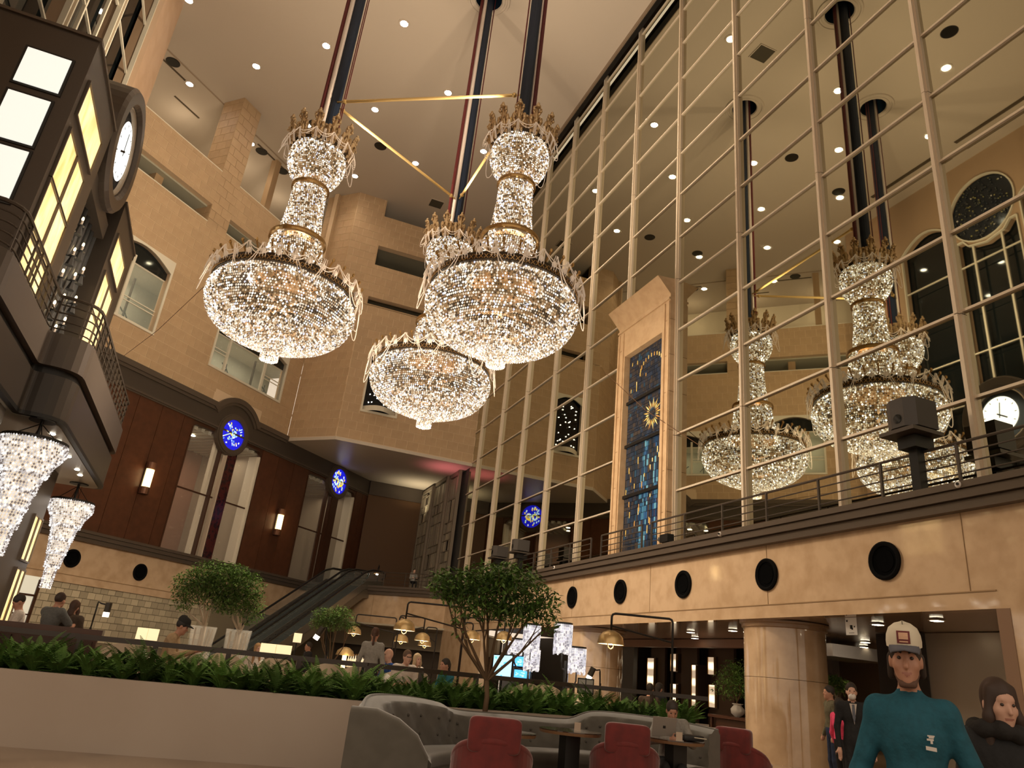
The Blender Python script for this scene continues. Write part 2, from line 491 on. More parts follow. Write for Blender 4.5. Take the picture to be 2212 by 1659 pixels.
for k in range(12):
    a = PI * k / 12; p = V(13.735, 22.3 + .8 * math.cos(a), 12.7 + .55 * math.sin(a)); Cc.box(13.735, p.y, p.z, 13.75, p.y + .06, p.z + .16)
for nm, mbx, mm in (('dark_glass_pieces', A, gdark), ('blue_glass_pieces', B, gblue), ('gold_glass_pieces', Cc, ggold)):
    o = mbx.build(nm, mm, sg); o['kind'] = 'stuff'

# ================================================================== diagonal wall (left): tile above, wood below
S0, S1 = 16.5, 34.66
OP = []      # openings in (s, z)
OP_HI = [(16.5, 24.6, 26.6, ZC), (26.05, 34.4, 26.6, ZC), (16.5, 24.6, 23.2, 24.3), (26.05, 34.4, 23.3, 24.25)]
WIN1 = (19.8, 23.4, 15.65, 19.65); WIN2 = (27.4, 33.2, 15.65, 18.7)
def win_poly(w, rise=.6):
    s0, s1, z0, z1 = w; n = 12
    return [(s0, z0), (s1, z0), (s1, z1 - rise)] + [(s0 + (s1 - s0) * (1 - k / n), z1 - rise + rise * math.sin(PI * k / n)) for k in range(1, n)] + [(s0, z1 - rise)]
def hump(c, r, n=16): return None
wl = MB()
e45 = V(1 / R2, 1 / R2, 0)
hl = [rect(a, c, b, d) for a, b, c, d in OP_HI[2:]] + [win_poly(WIN1), win_poly(WIN2)]
outl = [(S0, 13.6), (S1, 13.6), (S1, ZC), (34.4, ZC), (34.4, 26.6), (26.05, 26.6), (26.05, ZC), (24.6, ZC), (24.6, 26.6), (16.5, 26.6)]
wl.sheet(P45(0, 0, 0), e45, (0, 0, 1), outl, hl, .35)
wall_left = struct('wall_left', wl, GROUT)
rects = [(a, b, c, d) for a, b, c, d in OP_HI] + [(WIN1[0] - .12, WIN1[1] + .12, WIN1[2] - .12, WIN1[3] + .12), (WIN2[0] - .12, WIN2[1] + .12, WIN2[2] - .12, WIN2[3] + .12), (28.3, 32.1, 13.0, 14.55)]
brickwork(wall_left, lambda a, z: P45(a, 0, z), PI / 4, S0, S1, 13.75, ZC, .735, .57, TILE, rects)
# column depth, slab edges and gallery interior
cb = MB(); q = [P45(24.6, 0, 0), P45(26.05, 0, 0), P45(26.05, -1.6, 0), P45(24.6, -1.6, 0)]
cb.hexa([V(p.x, p.y, 23.0) for p in q] + [V(p.x, p.y, ZC) for p in q])
cb.build('column', mat('tile_plain', (.40, .265, .145), .6, var=(1.2, (.34, .215, .11), .35, .7)), wall_left)
TP = MATS['tile_plain']
brickwork(wall_left, lambda a, z: P45(24.6, -a, z), -PI / 4, 0, 1.6, 23.2, ZC, .735, .57, TILE, (), name='brick', limit=60)
gal = MB()
def slab45(mb, s0, s1, d0, d1, z0, z1):
    q = [P45(s0, d0, 0), P45(s1, d0, 0), P45(s1, d1, 0), P45(s0, d1, 0)]
    mb.hexa([V(p.x, p.y, z0) for p in q] + [V(p.x, p.y, z1) for p in q])
slab45(gal, 12, 36, -9.5, -.35, 22.7, 23.0); slab45(gal, 12, 36, -9.5, -.35, 24.35, 24.7)
struct('wall_left_gallery_floor', gal, CREAM)
gw = MB(); slab45(gw, 8, 44, -7.3, -6.9, 22.7, ZC)
struct('wall_left_gallery', gw, mat('gallery_wall', (.70, .60, .45), .7))
for _s in (19.5, 24.5, 29.5, 33.5):
    lamp('gallery_fill', 'POINT', P45(_s, -5.0, 30.6), 60, (1, .84, .62), .2, bpy.data.objects['wall_left_gallery'])  # unseen lights added to brighten the gallery wall and upper ceiling
gc = MB(); slab45(gc, 16, 35, -7, -.36, 24.2, 24.32)
struct('ceiling_gallery', gc, mat('gallery_ceiling', (.40, .37, .27), .7))
# piers in the openings
pm = MB().box(-.5, -.5, -.5, .5, .5, .5).mesh('pier', TP)
for s in (21.6, 30.3):
    for z0, z1 in ((23.0, 24.3),):
        inst('pier', pm, wall_left, P45(s, -1.0, (z0 + z1) / 2), (0, 0, PI / 4), (.5, .5, z1 - z0))
for s in (19.6, 30.2, 33.6):
    inst('pier', pm, wall_left, P45(s, -2.2, 29.3), (0, 0, PI / 4), (.45, .45, 5.6))
# coping strips
def strip45(nm, s0, s1, z, m, h=.07, d=.06, par=None):
    mb = MB(); slab45(mb, s0, s1, -.35, d, z, z + h); return mb.build(nm, m, par or wall_left)
for a, b, z in ((16.5, 24.6, 26.56), (26.05, 34.4, 26.56), (16.5, 24.6, 23.16), (26.05, 34.4, 23.26)):
    strip45('coping', a, b, z, CREAM, .06, .02)

# windows in the diagonal tile wall
def tile_window(nm, w, bars, rise=.6):
    s0, s1, z0, z1 = w
    o = MB(); poly = win_poly(w, rise); big = [(s0 - .12, z0 - .12), (s1 + .12, z0 - .12), (s1 + .12, z1 + .12), (s0 - .12, z1 + .12)]
    o.sheet(P45(0, .06, 0), e45, (0, 0, 1), big, [poly], .3)
    win = struct(nm, o, CREAM)
    # interior corridor
    mb = MB(); slab45(mb, s0 - 2, s1 + 2, -3.2, -3.0, z0 - .6, z1 + .6); mb.build('corridor_wall', WHITEP, win)
    mb = MB(); slab45(mb, s0 - 2, s1 + 2, -3.0, -.36, z1 - .55, z1 - .45); mb.build('corridor_ceiling', CREAM, win)
    mb = MB(); slab45(mb, s0 - 2, s1 + 2, -3.0, -.36, z0 - .3, z0 - .2); mb.build('corridor_floor', CREAM, win)
    mb = MB(); slab45(mb, s0, s1, -.3, -.24, z1 - 1.05, z1 - .95); mb.build('transom', CREAM, win)
    mb = MB(); mb.sheet(P45(0, -.2, 0), e45, (0, 0, 1), [(s0, z1 - .98), (s1, z1 - .98)] + poly[2:-1] + [(s0, z1 - rise)], (), .03); mb.build('fanlight', DARKGLASS, win)
    for b in bars:
        mb = MB(); slab45(mb, b - .07, b + .07, -.32, -.18, z0, z1 - .6); mb.build('mullion', CREAM, win)
    for a, b in zip([s0] + bars, bars + [s1]):
        if b - a > 2.4: continue
        for zz in (z0 + .95, z0 + 1.15):
            mb = MB(); slab45(mb, a, b, -.26, -.22, zz, zz + .05); mb.build('guard_rail', CREAM, win)
    mb = MB(); slab45(mb, s0 + .02, s1 - .02, -.29, -.28, z0, z1 - 1.0)
    mb.build('pane', mat('clear_pane', (.75, .85, .75), .02, 0, alpha=.12), win)
    lamp('corridor_lamp', 'AREA', P45((s0 + s1) / 2, -1.7, z1 - .7), 42, (1, .92, .72), parent=win, rot=(0, 0, PI / 4), size=s1 - s0, sizey=1.0)
    return win
w1 = tile_window('window_1', WIN1, [21.4])
w2 = tile_window('window_2', WIN2, [28.65, 31.7])
mb = MB(); slab45(mb, 21.7, 22.6, -3.02, -2.98, 15.4, 18.3); mb.build('corridor_door', CREAM, w1)
mb = MB(); slab45(mb, 22.66, 22.74, -1.6, -1.5, 15.4, 18.6); mb.build('curtain_pole', WOODD, w1)
mb = MB(); slab45(mb, 32.1, 32.2, -1.6, -1.5, 15.4, 18.0); mb.build('curtain_pole', WOODD, w2)
for s, c in ((27.9, w2), (29.3, w2), (22.2, w1), (32.6, w2)):
    MB().tube([P45(s - .35, -.8, 16.45), P45(s - .1, -.8, 16.25), P45(s, -.8, 16.3), P45(s + .25, -.8, 16.0)], .035, 5).tube([P45(s, -.8, 15.4), P45(s, -.8, 16.5)], .04, 5).build('rope_stand', BLACK, c)

# pilaster at the end of the window wall and the jut
pk = MB().box(-8.9, 29.5, 5, -7.86, 32.6, ZC)
struct('wall_left_pier', pk, mat('pink_stone', (.46, .30, .185), .6, var=(1, (.42, .27, .16), .4, .6)))
# jut: plane x + y = 49.02
jt = MB(); jt.hexa([V(2.39, 46.63, 13.71), V(5.02, 44.0, 13.71), V(5.5, 44.6, 13.71), V(2.9, 47.2, 13.71), V(2.39, 46.63, 22.95), V(5.02, 44.0, 22.95), V(5.5, 44.6, 22.95), V(2.9, 47.2, 22.95)])
jt.hexa([V(1.6, 47.42, 22.95), V(3.52, 45.5, 22.95), V(4.2, 46.2, 22.95), V(2.3, 48.1, 22.95), V(1.6, 47.42, ZC), V(3.52, 45.5, ZC), V(4.2, 46.2, ZC), V(2.3, 48.1, ZC)])
wall_jut = struct('wall_back_jut', jt, GROUT)
jp = lambda a, z: V(2.39 + a / R2, 46.63 - a / R2, z)
brickwork(wall_jut, jp, -PI / 4, 0, 3.72, 13.75, 22.95, .735, .57, TILE, ())
brickwork(wall_jut, jp, -PI / 4, -1.1, 1.6, 22.98, ZC, .735, .57, TILE, ())
# back wall
bw = MB(); bw.sheet((0, 44.0, 0), (1, 0, 0), (0, 0, 1), [(5.02, 13.71), (13.87, 13.71), (13.87, 22.95), (5.02, 22.95)], [rect(6.25, 15.7, 8.4, 19.9)], .5)
bw.sheet((0, 45.5, 0), (1, 0, 0), (0, 0, 1), [(3.52, 22.95), (13.87, 22.95), (13.87, 30.75), (5.5, 30.75), (5.5, ZC), (3.52, ZC)], [rect(5.5, 26.75, 13.6, 28.3), rect(5.5, 23.7, 13.6, 24.25)], .5)
bw.box(4.9, 44.0, 22.8, 13.87, 45.6, 22.95)
wall_back = struct('wall_back', bw, GROUT)
brickwork(wall_back, lambda a, z: V(a, 44.0, z), 0, 5.02, 13.87, 13.75, 22.95, .735, .57, TILE, [(6.15, 8.5, 15.6, 20.0)], limit=180)
brickwork(wall_back, lambda a, z: V(a, 45.5, z), 0, 3.52, 13.87, 22.98, ZC, .735, .57, TILE, [(5.5, 13.87, 30.75, 33), (5.5, 13.6, 26.75, 28.3), (5.5, 13.6, 23.7, 24.25)], limit=120)
gb = MB().box(3.5, 50.5, 22.9, 16, 50.9, ZC).box(3.5, 46, 22.5, 16, 50.9, 22.9).box(3.5, 46, 28.35, 16, 50.9, 28.6).box(3.5, 46, 24.35, 16, 50.9, 24.6).box(3.3, 46, 22.9, 3.5, 50.9, ZC)
struct('wall_back_gallery', gb, mat('gallery_dim', (.26, .23, .16), .7))
# niche window with small lights (back wall)
nw = MB()
nw.sheet((0, 43.95, 0), (1, 0, 0), (0, 0, 1), rect(6.15, 15.6, 8.5, 20.0), [[(6.27, 15.75)] + [(6.27, 19.4)] + [(6.27 + 2.1 * k / 10, 19.4 + .45 * math.sin(PI * k / 10)) for k in range(1, 10)] + [(8.37, 19.4), (8.37, 15.75)]], .1)
niche = struct('window_3', nw, CREAM)
MB().box(6.27, 44.25, 15.75, 8.37, 44.3, 20).build('pane', mat('black_glass', (.004, .005, .006), .1), niche)
MB().add([(6.27 + 2.1 * k / 10, 44.25 - .75 * math.sin(PI * k / 10), z) for z in (15.72, 16.05) for k in range(11)], [[k, k + 1, k + 12, k + 11] for k in range(10)]).add([(6.27 + 2.1 * k / 10, 44.25 - .75 * math.sin(PI * k / 10), 16.05) for k in range(11)], [list(range(11))]).build('curved_sill', CREAM, niche)
st = MB(); g2 = random.Random(5)
for k in range(34):
    x, z = g2.uniform(6.6, 8.0), g2.uniform(16.2, 19.4); st.ell((x, 44.2, z), .03, .02, .03, 6, 4)
o = st.build('star_lights', SPOTE, niche); o['kind'] = 'stuff'

# ---------------- soffit under the tile wall, recess walls
so = MB().sheet((0, 0, 13.71), (1, 0, 0), (0, -1, 0), [(x, -y) for x, y in [(2.39, 46.63), (5.02, 44.0), (13.87, 44.0), (13.87, 53.3), (9.3, 53.55)]], (), -.2)
struct('ceiling_soffit', so, mat('soffit_paint', (.50, .42, .33), .35))
# wood wall
SW1 = 44.44
DO1 = (27.45, 32.9); DO2 = (37.4, 42.8)
def door_poly(a, b):      # twin flat-arched doorway around a hanging disc
    c = (a + b) / 2
    return [(a, 5.56), (b, 5.56), (b, 11.7)] + [(b - .25 * (1 - math.cos(PI / 2 * k / 4)), 11.7 + .5 * math.sin(PI / 2 * k / 4)) for k in range(1, 5)] + \
           [(c + .9, 12.25), (c + .55, 12.2), (c - .55, 12.2), (c - .9, 12.25)] + [(a + .25 * (1 - math.cos(PI / 2 * k / 4)), 11.7 + .5 * math.sin(PI / 2 * k / 4)) for k in range(4, 0, -1)] + [(a, 11.7)]
ww = MB().sheet(P45(0, -.03, 0), e45, (0, 0, 1), [(14, 5.5), (SW1, 5.5), (SW1, 13.7), (14, 13.7)], [door_poly(*DO1), door_poly(*DO2)], .25)
wall_wood = struct('wall_left_wood', ww, WOODD)
for a0, a1, w in ((16.6, 27.4, 1.45), (32.95, 37.35, 1.46), (42.85, SW1, .8)):
    a = a0
    while a < a1 - .1:
        b = min(a + w, a1)
        pm2 = MB(); slab45(pm2, a + .012, b - .012, -.03, .02, 5.56, 12.55); pm2.build('panel', WOOD, wall_wood)
        a = b
# moulding band with the hump round the first disc
D1 = (30.2, 12.42); D2 = (40.48, 12.45)
def band(nm, d1, d0, zlo, zhi, r, m):
    mb = MB(); n = 20; c = D1
    th = math.asin((zhi - c[1]) / r); th2 = PI - th
    top = [(14, zhi), (c[0] + r * math.cos(th2), zhi)] + [(c[0] + r * math.cos(th2 - (th2 - th) * k / n), c[1] + r * math.sin(th2 - (th2 - th) * k / n)) for k in range(1, n)] + [(c[0] + r * math.cos(th), zhi), (SW1, zhi)]
    loop = [(14, zlo), (SW1, zlo)] + top[::-1]
    mb.sheet(P45(0, d1, 0), e45, (0, 0, 1), loop, (), d1 - d0)
    return mb.build(nm, m)
tr5 = band('trim_5', .10, -.05, 12.56, 13.62, 1.98, BRONZE); tr5['kind'] = 'structure'
tr6 = band('trim_6', .20, .10, 13.42, 13.74, 2.1, BRONZE2)
bpy.data.objects.remove(tr6)
mb = MB()
for a0, a1 in ((14, D1[0] - 1.66), (D1[0] + 1.66, 34.6)):
    slab45(mb, a0, a1, .1, .26, 13.50, 13.78); slab45(mb, a0, a1, .1, .18, 13.34, 13.50)
n = 24
for (r0, r1, dd) in ((1.84, 2.12, .26), (1.68, 1.84, .18)):
    for k in range(n):
        a, b = PI * .165 + PI * .67 * k / n, PI * .165 + PI * .67 * (k + 1) / n
        q = [P45(D1[0] + r * math.cos(t), d, D1[1] + r * math.sin(t)) for d in (.1, dd) for r, t in ((r0, a), (r1, a), (r1, b), (r0, b))]
        mb.hexa(q)
struct('trim_6', mb, BRONZE2, fix=True)
mb = MB(); slab45(mb, 14, SW1, 0, .14, 12.46, 12.56); slab45(mb, 14, SW1, 0, .07, 12.38, 12.46); struct('trim_7', mb, BRONZE2)
# far recess wall
fw = MB().box(9.2, 53.3, 5.0, 14.2, 53.6, 13.8); far_wall = struct('wall_back_recess', fw, mat('far_wood', (.085, .042, .018), .5))
MB().box(9.2, 53.2, 12.5, 14.2, 53.3, 13.7).build('band', BRONZE, far_wall)
# stained glass discs
def disc(c, nm, label, kind):
    t = thing(nm, label, 'stained glass', tuple(P45(c[0], .1, c[1] - .95)))
    mb = MB()
    for r0, r1, d in ((.86, 1.12, .22), (1.12, 1.2, .15)):
        for k in range(28):
            a, b = 2 * PI * k / 28, 2 * PI * (k + 1) / 28
            q = [P45(c[0] + r * math.cos(u), dd, c[1] + r * math.sin(u)) for dd in (-.1, d) for r, u in ((r0, a), (r1, a), (r1, b), (r0, b))]
            mb.hexa(q)
    mb.build('ring', BRONZE2, t, fix=True)
    mb = MB().add([P45(c[0], .12, c[1])] + [P45(c[0] + .87 * math.cos(2 * PI * k / 32), .12, c[1] + .87 * math.sin(2 * PI * k / 32)) for k in range(32)], [[0, k + 1, (k + 1) % 32 + 1] for k in range(32)])
    mb.build('blue_glass', mat('disc_blue', (.01, .01, .3), .2, emit=(.008, .010, .60), es=1.0, var=(4, (.02, .02, .15), .4, .6)), t)
    gl = MB(); g = random.Random(kind)
    def piece(u, v, du, dv, ang):
        cs, sn = math.cos(ang), math.sin(ang)
        pts = [(u + x * cs - y * sn, v + x * sn + y * cs) for x, y in ((-du, -dv), (du, -dv), (du, dv), (-du, dv))]
        if all(x * x + y * y < .80 ** 2 for x, y in pts): gl.hexa([P45(c[0] + x, .121, c[1] + y) for x, y in pts] + [P45(c[0] + x, .14, c[1] + y) for x, y in pts])
    gm = []
    if kind == 1:
        for k in range(46):
            t_ = g.uniform(-.75, .75); off = g.choice([-.16, 0, .13]); ang = g.choice([.55, 2.05])
            piece(t_ * math.cos(ang) - off * math.sin(ang), t_ * math.sin(ang) + off * math.cos(ang), .065, .028, ang)
        for k in range(24): piece(g.uniform(-.6, .6), g.uniform(-.6, .6), .05, .035, g.uniform(0, 3))
    else:
        for cx, cy in ((-.25, -.05), (.28, -.02)):
            for k in range(12):
                a = 2 * PI * k / 12; piece(cx + .17 * math.cos(a), cy + .2 * math.sin(a), .075, .04, a)
        for k in range(40): piece(g.uniform(-.6, .6), g.uniform(-.7, .7), .04, .07, g.uniform(-.4, .4))
    o = gl.build('coloured_glass', island_mat('disc_bits_%d' % kind, [(0, (.55, .85, 1)), (.3, (.9, .95, 1)), (.5, (1, .75, .05)) , (.75 if kind == 1 else .62, (.2, .5, .9) if kind == 1 else (1, .7, .02)), (.92, (.7, .9, .4))], 1.0), t, fix=True); o['kind'] = 'stuff'
    return t
disc(D1, 'glass_roundel', 'blue stained glass roundel with a cross pattern above the left doorway', 1)
disc(D2, 'glass_roundel', 'blue stained glass roundel with yellow figures above the far doorway', 2)
# doorways: reveals, mullions, interiors
def doorway(nm, a, b, first):
    c = (a + b) / 2
    fr = MB()
    slab45(fr, a - .06, a + .02, -.5, .05, 5.56, 12.0); 
    d = struct(nm, fr, WOODD)
    def part(n2, m, *args):
        mb = MB(); slab45(mb, *args); return mb.build(n2, m, d)
    part('jamb', CREAM, c - .62, c - .42, -.5, -.25, 5.56, 12.0) if first else None
    part('jamb', CREAM, b - .12, b + .02, -.8, -.03, 5.56, 11.9)
    part('glazing_bar', WOODD, c - .42, c - .34, -.3, .02, 5.56, 11.8)
    part('glazing_bar', WOODD, a, b, -.25, -.18, 8.75, 8.83)
    part('post', REDMAR if first else WOODD, c + .1, c + .75, -.25, .1, 5.56, 11.6)
    part('post_trim', CHAMP if first else WOODD, c + .02, c + .09, -.2, .06, 5.56, 11.6)
    part('glass_pane', mat('door_pane', (.6, .5, .4), .02, 0, alpha=.10), a, b, -.22, -.21, 5.56, 12.1)
    part('room_wall', mat('room_red', (.26, .12, .075), .6), a - 4, b + 3.5, -5.2, -5.0, 5.3, 13)
    part('room_wall', mat('room_cream', (.33, .27, .19), .6), b + .3, b + .5, -5.0, -.3, 5.3, 12.4)
    part('room_floor', mat('room_carpet', (.12, .06, .04), .8), a - 4, b + 4, -5.2, -.25, 5.35, 5.5)
    part('room_ceiling', CREAM, a - 4, b + 4, -5.2, -.25, 12.3, 12.4)
    k = a - 1
    while k < b + 1:
        part('ceiling_slat', WHITEP, k, k + .22, -4.5, -.4, 12.05, 12.28); k += .5
    part('room_doorway', mat('teal_black', (.012, .02, .024), .5), a + .1 + (0 if first else 3), a + 1.5 + (0 if first else 3), -5.02, -4.95, 5.5, 9.2)
    lamp('room_lamp', 'AREA', P45(c, -2.4, 11.9), 90 if first else 55, (1, .82, .6), parent=d, rot=(0, 0, PI / 4), size=b - a, sizey=2)
    return d
dr1 = doorway('door_1', *DO1, True); dr2 = doorway('door_2', *DO2, False)
for s, dd, d in ((27.9, -2.0, dr1), (29.0, -1.6, dr1), (32.0, -1.8, dr1), (38.2, -1.8, dr2), (38.6, -3.0, dr2)):
    MB().lathe([(0.001, 0), (.16, 0)], 12, tuple(P45(s, dd, 12.04))).build('downlight', SPOTE, d)

# ledge and marble under the wood wall
mb = MB(); slab45(mb, 14, 44, -.02, .18, 5.06, 5.24); slab45(mb, 14, 44, -.02, .27, 5.25, 5.42); slab45(mb, 14, 44, -.3, .33, 5.43, 5.56)
struct('trim_8', mb, BRONZE2)
mb = MB(); mb.sheet(P45(0, 0, 0), e45, (0, 0, 1), [(14, 3.25), (44, 3.25), (44, 5.06), (14, 5.06)], (), .3)
wlm = struct('wall_left_marble', mb, MARBLE)
mb = MB(); slab45(mb, 14, 40, -.01, .012, 3.57, 3.6); mb.build('groove', MATS['marble_joint'], wlm)
# stone block wall below
BLK = mat('stone_block', (.40, .33, .22), .55, rand=.22, bump=(30, .2))
mb = MB(); mb.sheet(P45(0, -.12, 0), e45, (0, 0, 1), [(14, 0), (44, 0), (44, 3.3), (14, 3.3)], (), .3)
wlb = struct('wall_left_blocks', mb, mat('block_joint', (.20, .16, .10), .8))
brickwork(wlb, lambda a, z: P45(a, -.12, z), PI / 4, 22.0, 32.0, .9, 3.25, .40, .30, BLK, (), joint=.02, proud=.05, name='stone_block', limit=300)
# glazed corner at far left below the marble
mb = MB(); slab45(mb, 18.6, 21.9, -.1, .02, 0, 3.3)
gcn = struct('window_4', mb, mat('frosted_glow', (.6, .58, .48), .3, emit=(1, .93, .72), es=.35))
for a, b, z0, z1 in ((18.6, 21.9, 2.5, 2.58), (20.2, 20.28, 0, 2.5), (18.6, 21.9, 1.75, 1.8), (21.85, 21.98, 0, 3.2)):
    mb = MB(); slab45(mb, a, b, .02, .08, z0, z1); mb.build('glazing_bar', WOODD, gcn)
# sconces
def sconce(s, z, label):
    t = thing('wall_sconce', label, 'lamp', tuple(P45(s, .05, z - .8)), 0, 'brass wall sconces on the wood panels')
    mb = MB(); slab45(mb, s - .16, s + .16, .02, .10, z - .72, z + .72); mb.build('back_plate', BRONZE, t)
    for dz, nm in ((-.62, 'end_cap'), (.62, 'end_cap')):
        MB().cyl(P45(s, .22, z + dz - .17), P45(s, .22, z + dz + .17), .24, n=16).build(nm, mat('copper', (.22, .11, .07), .3, .8), t)
    for ds in (-.11, .12):
        MB().cyl(P45(s + ds, .25, z - .46), P45(s + ds, .25, z + .46), .10, n=12).build('glass_tube', mat('sconce_glow', (1, .8, .5), .5, emit=(1, .76, .36), es=2.2), t)
    lamp('sconce_light', 'POINT', P45(s, .7, z + .2), 25, (1, .7, .35), .15, t)
sconce(25.46, 8.6, 'brass double tube sconce on red wood panels left of the first doorway')
sconce(35.4, 8.56, 'brass double tube sconce on red wood panels between the two doorways')

# ---------------- mezzanine and back marble wall
mz = MB().add([V(5.5, 50.2, 5.3), V(12.94, 42.76, 5.3), V(14.2, 42.76, 5.3), V(14.2, 53.6, 5.3), V(9.2, 53.6, 5.3)], [[0, 1, 2, 3, 4]])
struct('floor_mezzanine', mz, mat('mezz_carpet', (.05, .03, .02), .8))
bd = V(1 / R2, -1 / R2, 0); B0 = V(5.72, 49.98, 0); BL = 10.21
mb = MB().sheet(B0, bd, (0, 0, 1), [(-1, 3.3), (BL, 3.3), (BL, 5.06), (-1, 5.06)], (), .4)
wbm = struct('wall_back_marble', mb, MARBLE)
for u in (2.4, 5.2):
    MB().obox(B0 + bd * u + V(-.004, -.004, 4.2), bd * .008, bd.cross(V(0, 0, 1)) * .006, V(0, 0, .86)).build('joint', MATS['marble_joint'], wbm)
nb = V(-1 / R2, -1 / R2, 0)
mb = MB()
for z0, z1, d in ((5.06, 5.24, .18), (5.25, 5.42, .27), (5.43, 5.56, .33)):
    mb.obox(B0 + bd * (BL / 2 - .5) + nb * (d / 2 - .2) + V(0, 0, (z0 + z1) / 2), bd * (BL / 2 + .6), nb * (d / 2 + .2), V(0, 0, (z1 - z0) / 2))
struct('trim_9', mb, BRONZE2)
railing('mezzanine_railing', 'thin dark railing on the mezzanine edge beside the escalator top', [tuple((B0 + bd * u - nb * .1)[:2]) for u in (2.6, BL)], 5.56, .85, 1.6, 4, .045)
# bar zone below
br = MB().obox(B0 + bd * 5 - nb * 4.5 + V(0, 0, 1.6), bd * 7, nb * .15, V(0, 0, 1.8))
struct('wall_back_bar', br, mat('bar_dark', (.075, .055, .04), .5))
MB().obox(B0 + bd * 5 - nb * 4.1 + V(0, 0, 2.75), bd * 7, nb * .2, V(0, 0, .55)).build('wall_back_header', mat('header_cream', (.45, .37, .26), .6)).__setitem__('kind', 'structure')
struct('ceiling_bar', MB().obox(B0 + bd * 4.6 - nb * 2.2 + V(0, 0, 3.36), bd * 7, nb * 2.4, V(0, 0, .05)), mat('bar_ceiling', (.38, .32, .23), .6))
# lattice screen on the mezzanine
ls = thing('lattice_screen', 'tall dark lattice screen with grey glass panels beside the far corner', 'screen', (13.4, 49.5, 5.3))
LF = mat('lattice_frame', (.20, .16, .115), .5, .2); g = random.Random(11)
lg = mat('lattice_panel', (.30, .26, .18), .35, rand=.45)
for x, y0, y1, zt in ((13.25, 50.6, 53.2, 13.35), (13.4, 47.6, 50.4, 13.5), (13.55, 45.4, 47.4, 13.5)):
    for yy in (y0, y1): MB().box(x - .08, yy - .09, 5.3, x + .12, yy + .09, zt).build('post', LF, ls)
    MB().box(x - .08, y0, zt - .25, x + .12, y1, zt).build('head_rail', LF, ls)
    z = 5.4
    while z < zt - .5:
        h = g.choice([.5, .7, 1.0, 1.5]); h = min(h, zt - .3 - z)
        y = y0 + .1
        MB().box(x - .05, y0, z - .04, x + .08, y1, z).build('bar', LF, ls)
        while y < y1 - .15:
            w = min(g.choice([.22, .3, .45, .6]), y1 - .1 - y)
            if g.random() < .8 and h > .1: MB().box(x - .02, y + .03, z + .03, x + .02, y + w - .03, z + h - .07).build('panel', lg, ls)
            MB().box(x - .04, y - .02, z, x + .04, y + .02, z + h - .04).build('bar', LF, ls)
            y += w
        z += h
lamp('pink_wash', 'SPOT', (12.6, 45.4, 11.4), 170, (1, .25, .32), .3, ls, rot=(PI, 0, 0), spot=1.9, blend=1)
lamp('soffit_wash', 'SPOT', (12.5, 51.6, 11.2), 330, (1, .88, .62), .3, ls, rot=(PI, 0, 0), spot=2.4, blend=1)

# ================================================================== window wall (left, seen in the mirror)
XW = -7.86
wv = lambda y, z: (y, z)
ovc = (22.85, 28.5); OVY, OVZ = 1.95, 2.05
oval = [(ovc[0] + OVY * math.cos(2 * PI * k / 36), ovc[1] + OVZ * math.sin(2 * PI * k / 36)) for k in range(36)]
def archw(y0, y1, z0, z1, rise):
    n = 12; return [(y0, z0), (y1, z0), (y1, z1 - rise)] + [(y1 - (y1 - y0) * k / n, z1 - rise + rise * math.sin(PI * k / n)) for k in range(1, n)] + [(y0, z1 - rise)]
wwin = MB()
wins = [archw(24.9, 28.3, 6, 28.9, .9), [(21.0, 6), (24.6, 6), (24.6, 26.9), (24.2, 26.9), (23.9, 26.45), (22.85, 26.2), (21.8, 26.45), (21.4, 26.9), (21.0, 26.9)], archw(17.2, 20.7, 6, 28.9, .9)]
wwin.sheet((XW, 0, 0), (0, 1, 0), (0, 0, 1), [(8, 5), (29.5, 5), (29.5, ZC), (8, ZC)], wins + [oval], .4)
wall_window = struct('wall_left_window', wwin, mat('window_wall', (.40, .265, .16), .6))
MB().box(XW - .6, 8, 5, XW - .5, 29.5, ZC).build('outer_pane', DARKGLASS, wall_window)
fm = MB()
def frame2(mb, loop, w):
    n = len(loop); cx = sum(p[0] for p in loop) / n; cy = sum(p[1] for p in loop) / n
    for i in range(n):
        a, b = loop[i], loop[(i + 1) % n]
        mb.beam((XW + .03, a[0], a[1]), (XW + .03, b[0], b[1]), .08, w, (1, 0, 0))
for k, l in enumerate(wins + [oval]):
    m2 = MB(); frame2(m2, l, .16); m2.build('window_frame', CREAM, wall_window)
for y in (22.0, 23.7): MB().box(XW - .1, y - .05, 6, XW + .0, y + .06, 26.4).build('window_bar', CREAM, wall_window)
for z in (25.3, 22.6, 19.9, 17.2, 14.5, 11.8, 9.1):
    for y0, y1 in ((24.9, 28.3), (21.0, 24.6), (17.2, 20.7)):
        MB().box(XW - .1, y0, z - .035, XW - .02, y1, z + .04).build('window_bar', CREAM, wall_window)
og = MB(); g = random.Random(21)
for k in range(260):
    a, r = g.uniform(0, 2 * PI), math.sqrt(g.random())
    y, z = ovc[0] + r * 1.8 * math.cos(a), ovc[1] + r * 1.9 * math.sin(a); w = g.uniform(.03, .09)
    og.box(XW - .12, y, z, XW - .08, y + w, z + w)
o = og.build('mosaic_bits', island_mat('oval_bits', [(0, (.03, .035, .04)), (.4, (.06, .06, .05)), (.8, (.25, .22, .08)), (.94, (.6, .55, .45))], emission=False, rough=.25), wall_window); o['kind'] = 'stuff'
MB().add([(XW - .15, y, z) for y, z in oval], [list(range(36))]).build('oval_pane', mat('oval_dark', (.01, .014, .02), .12), wall_window)

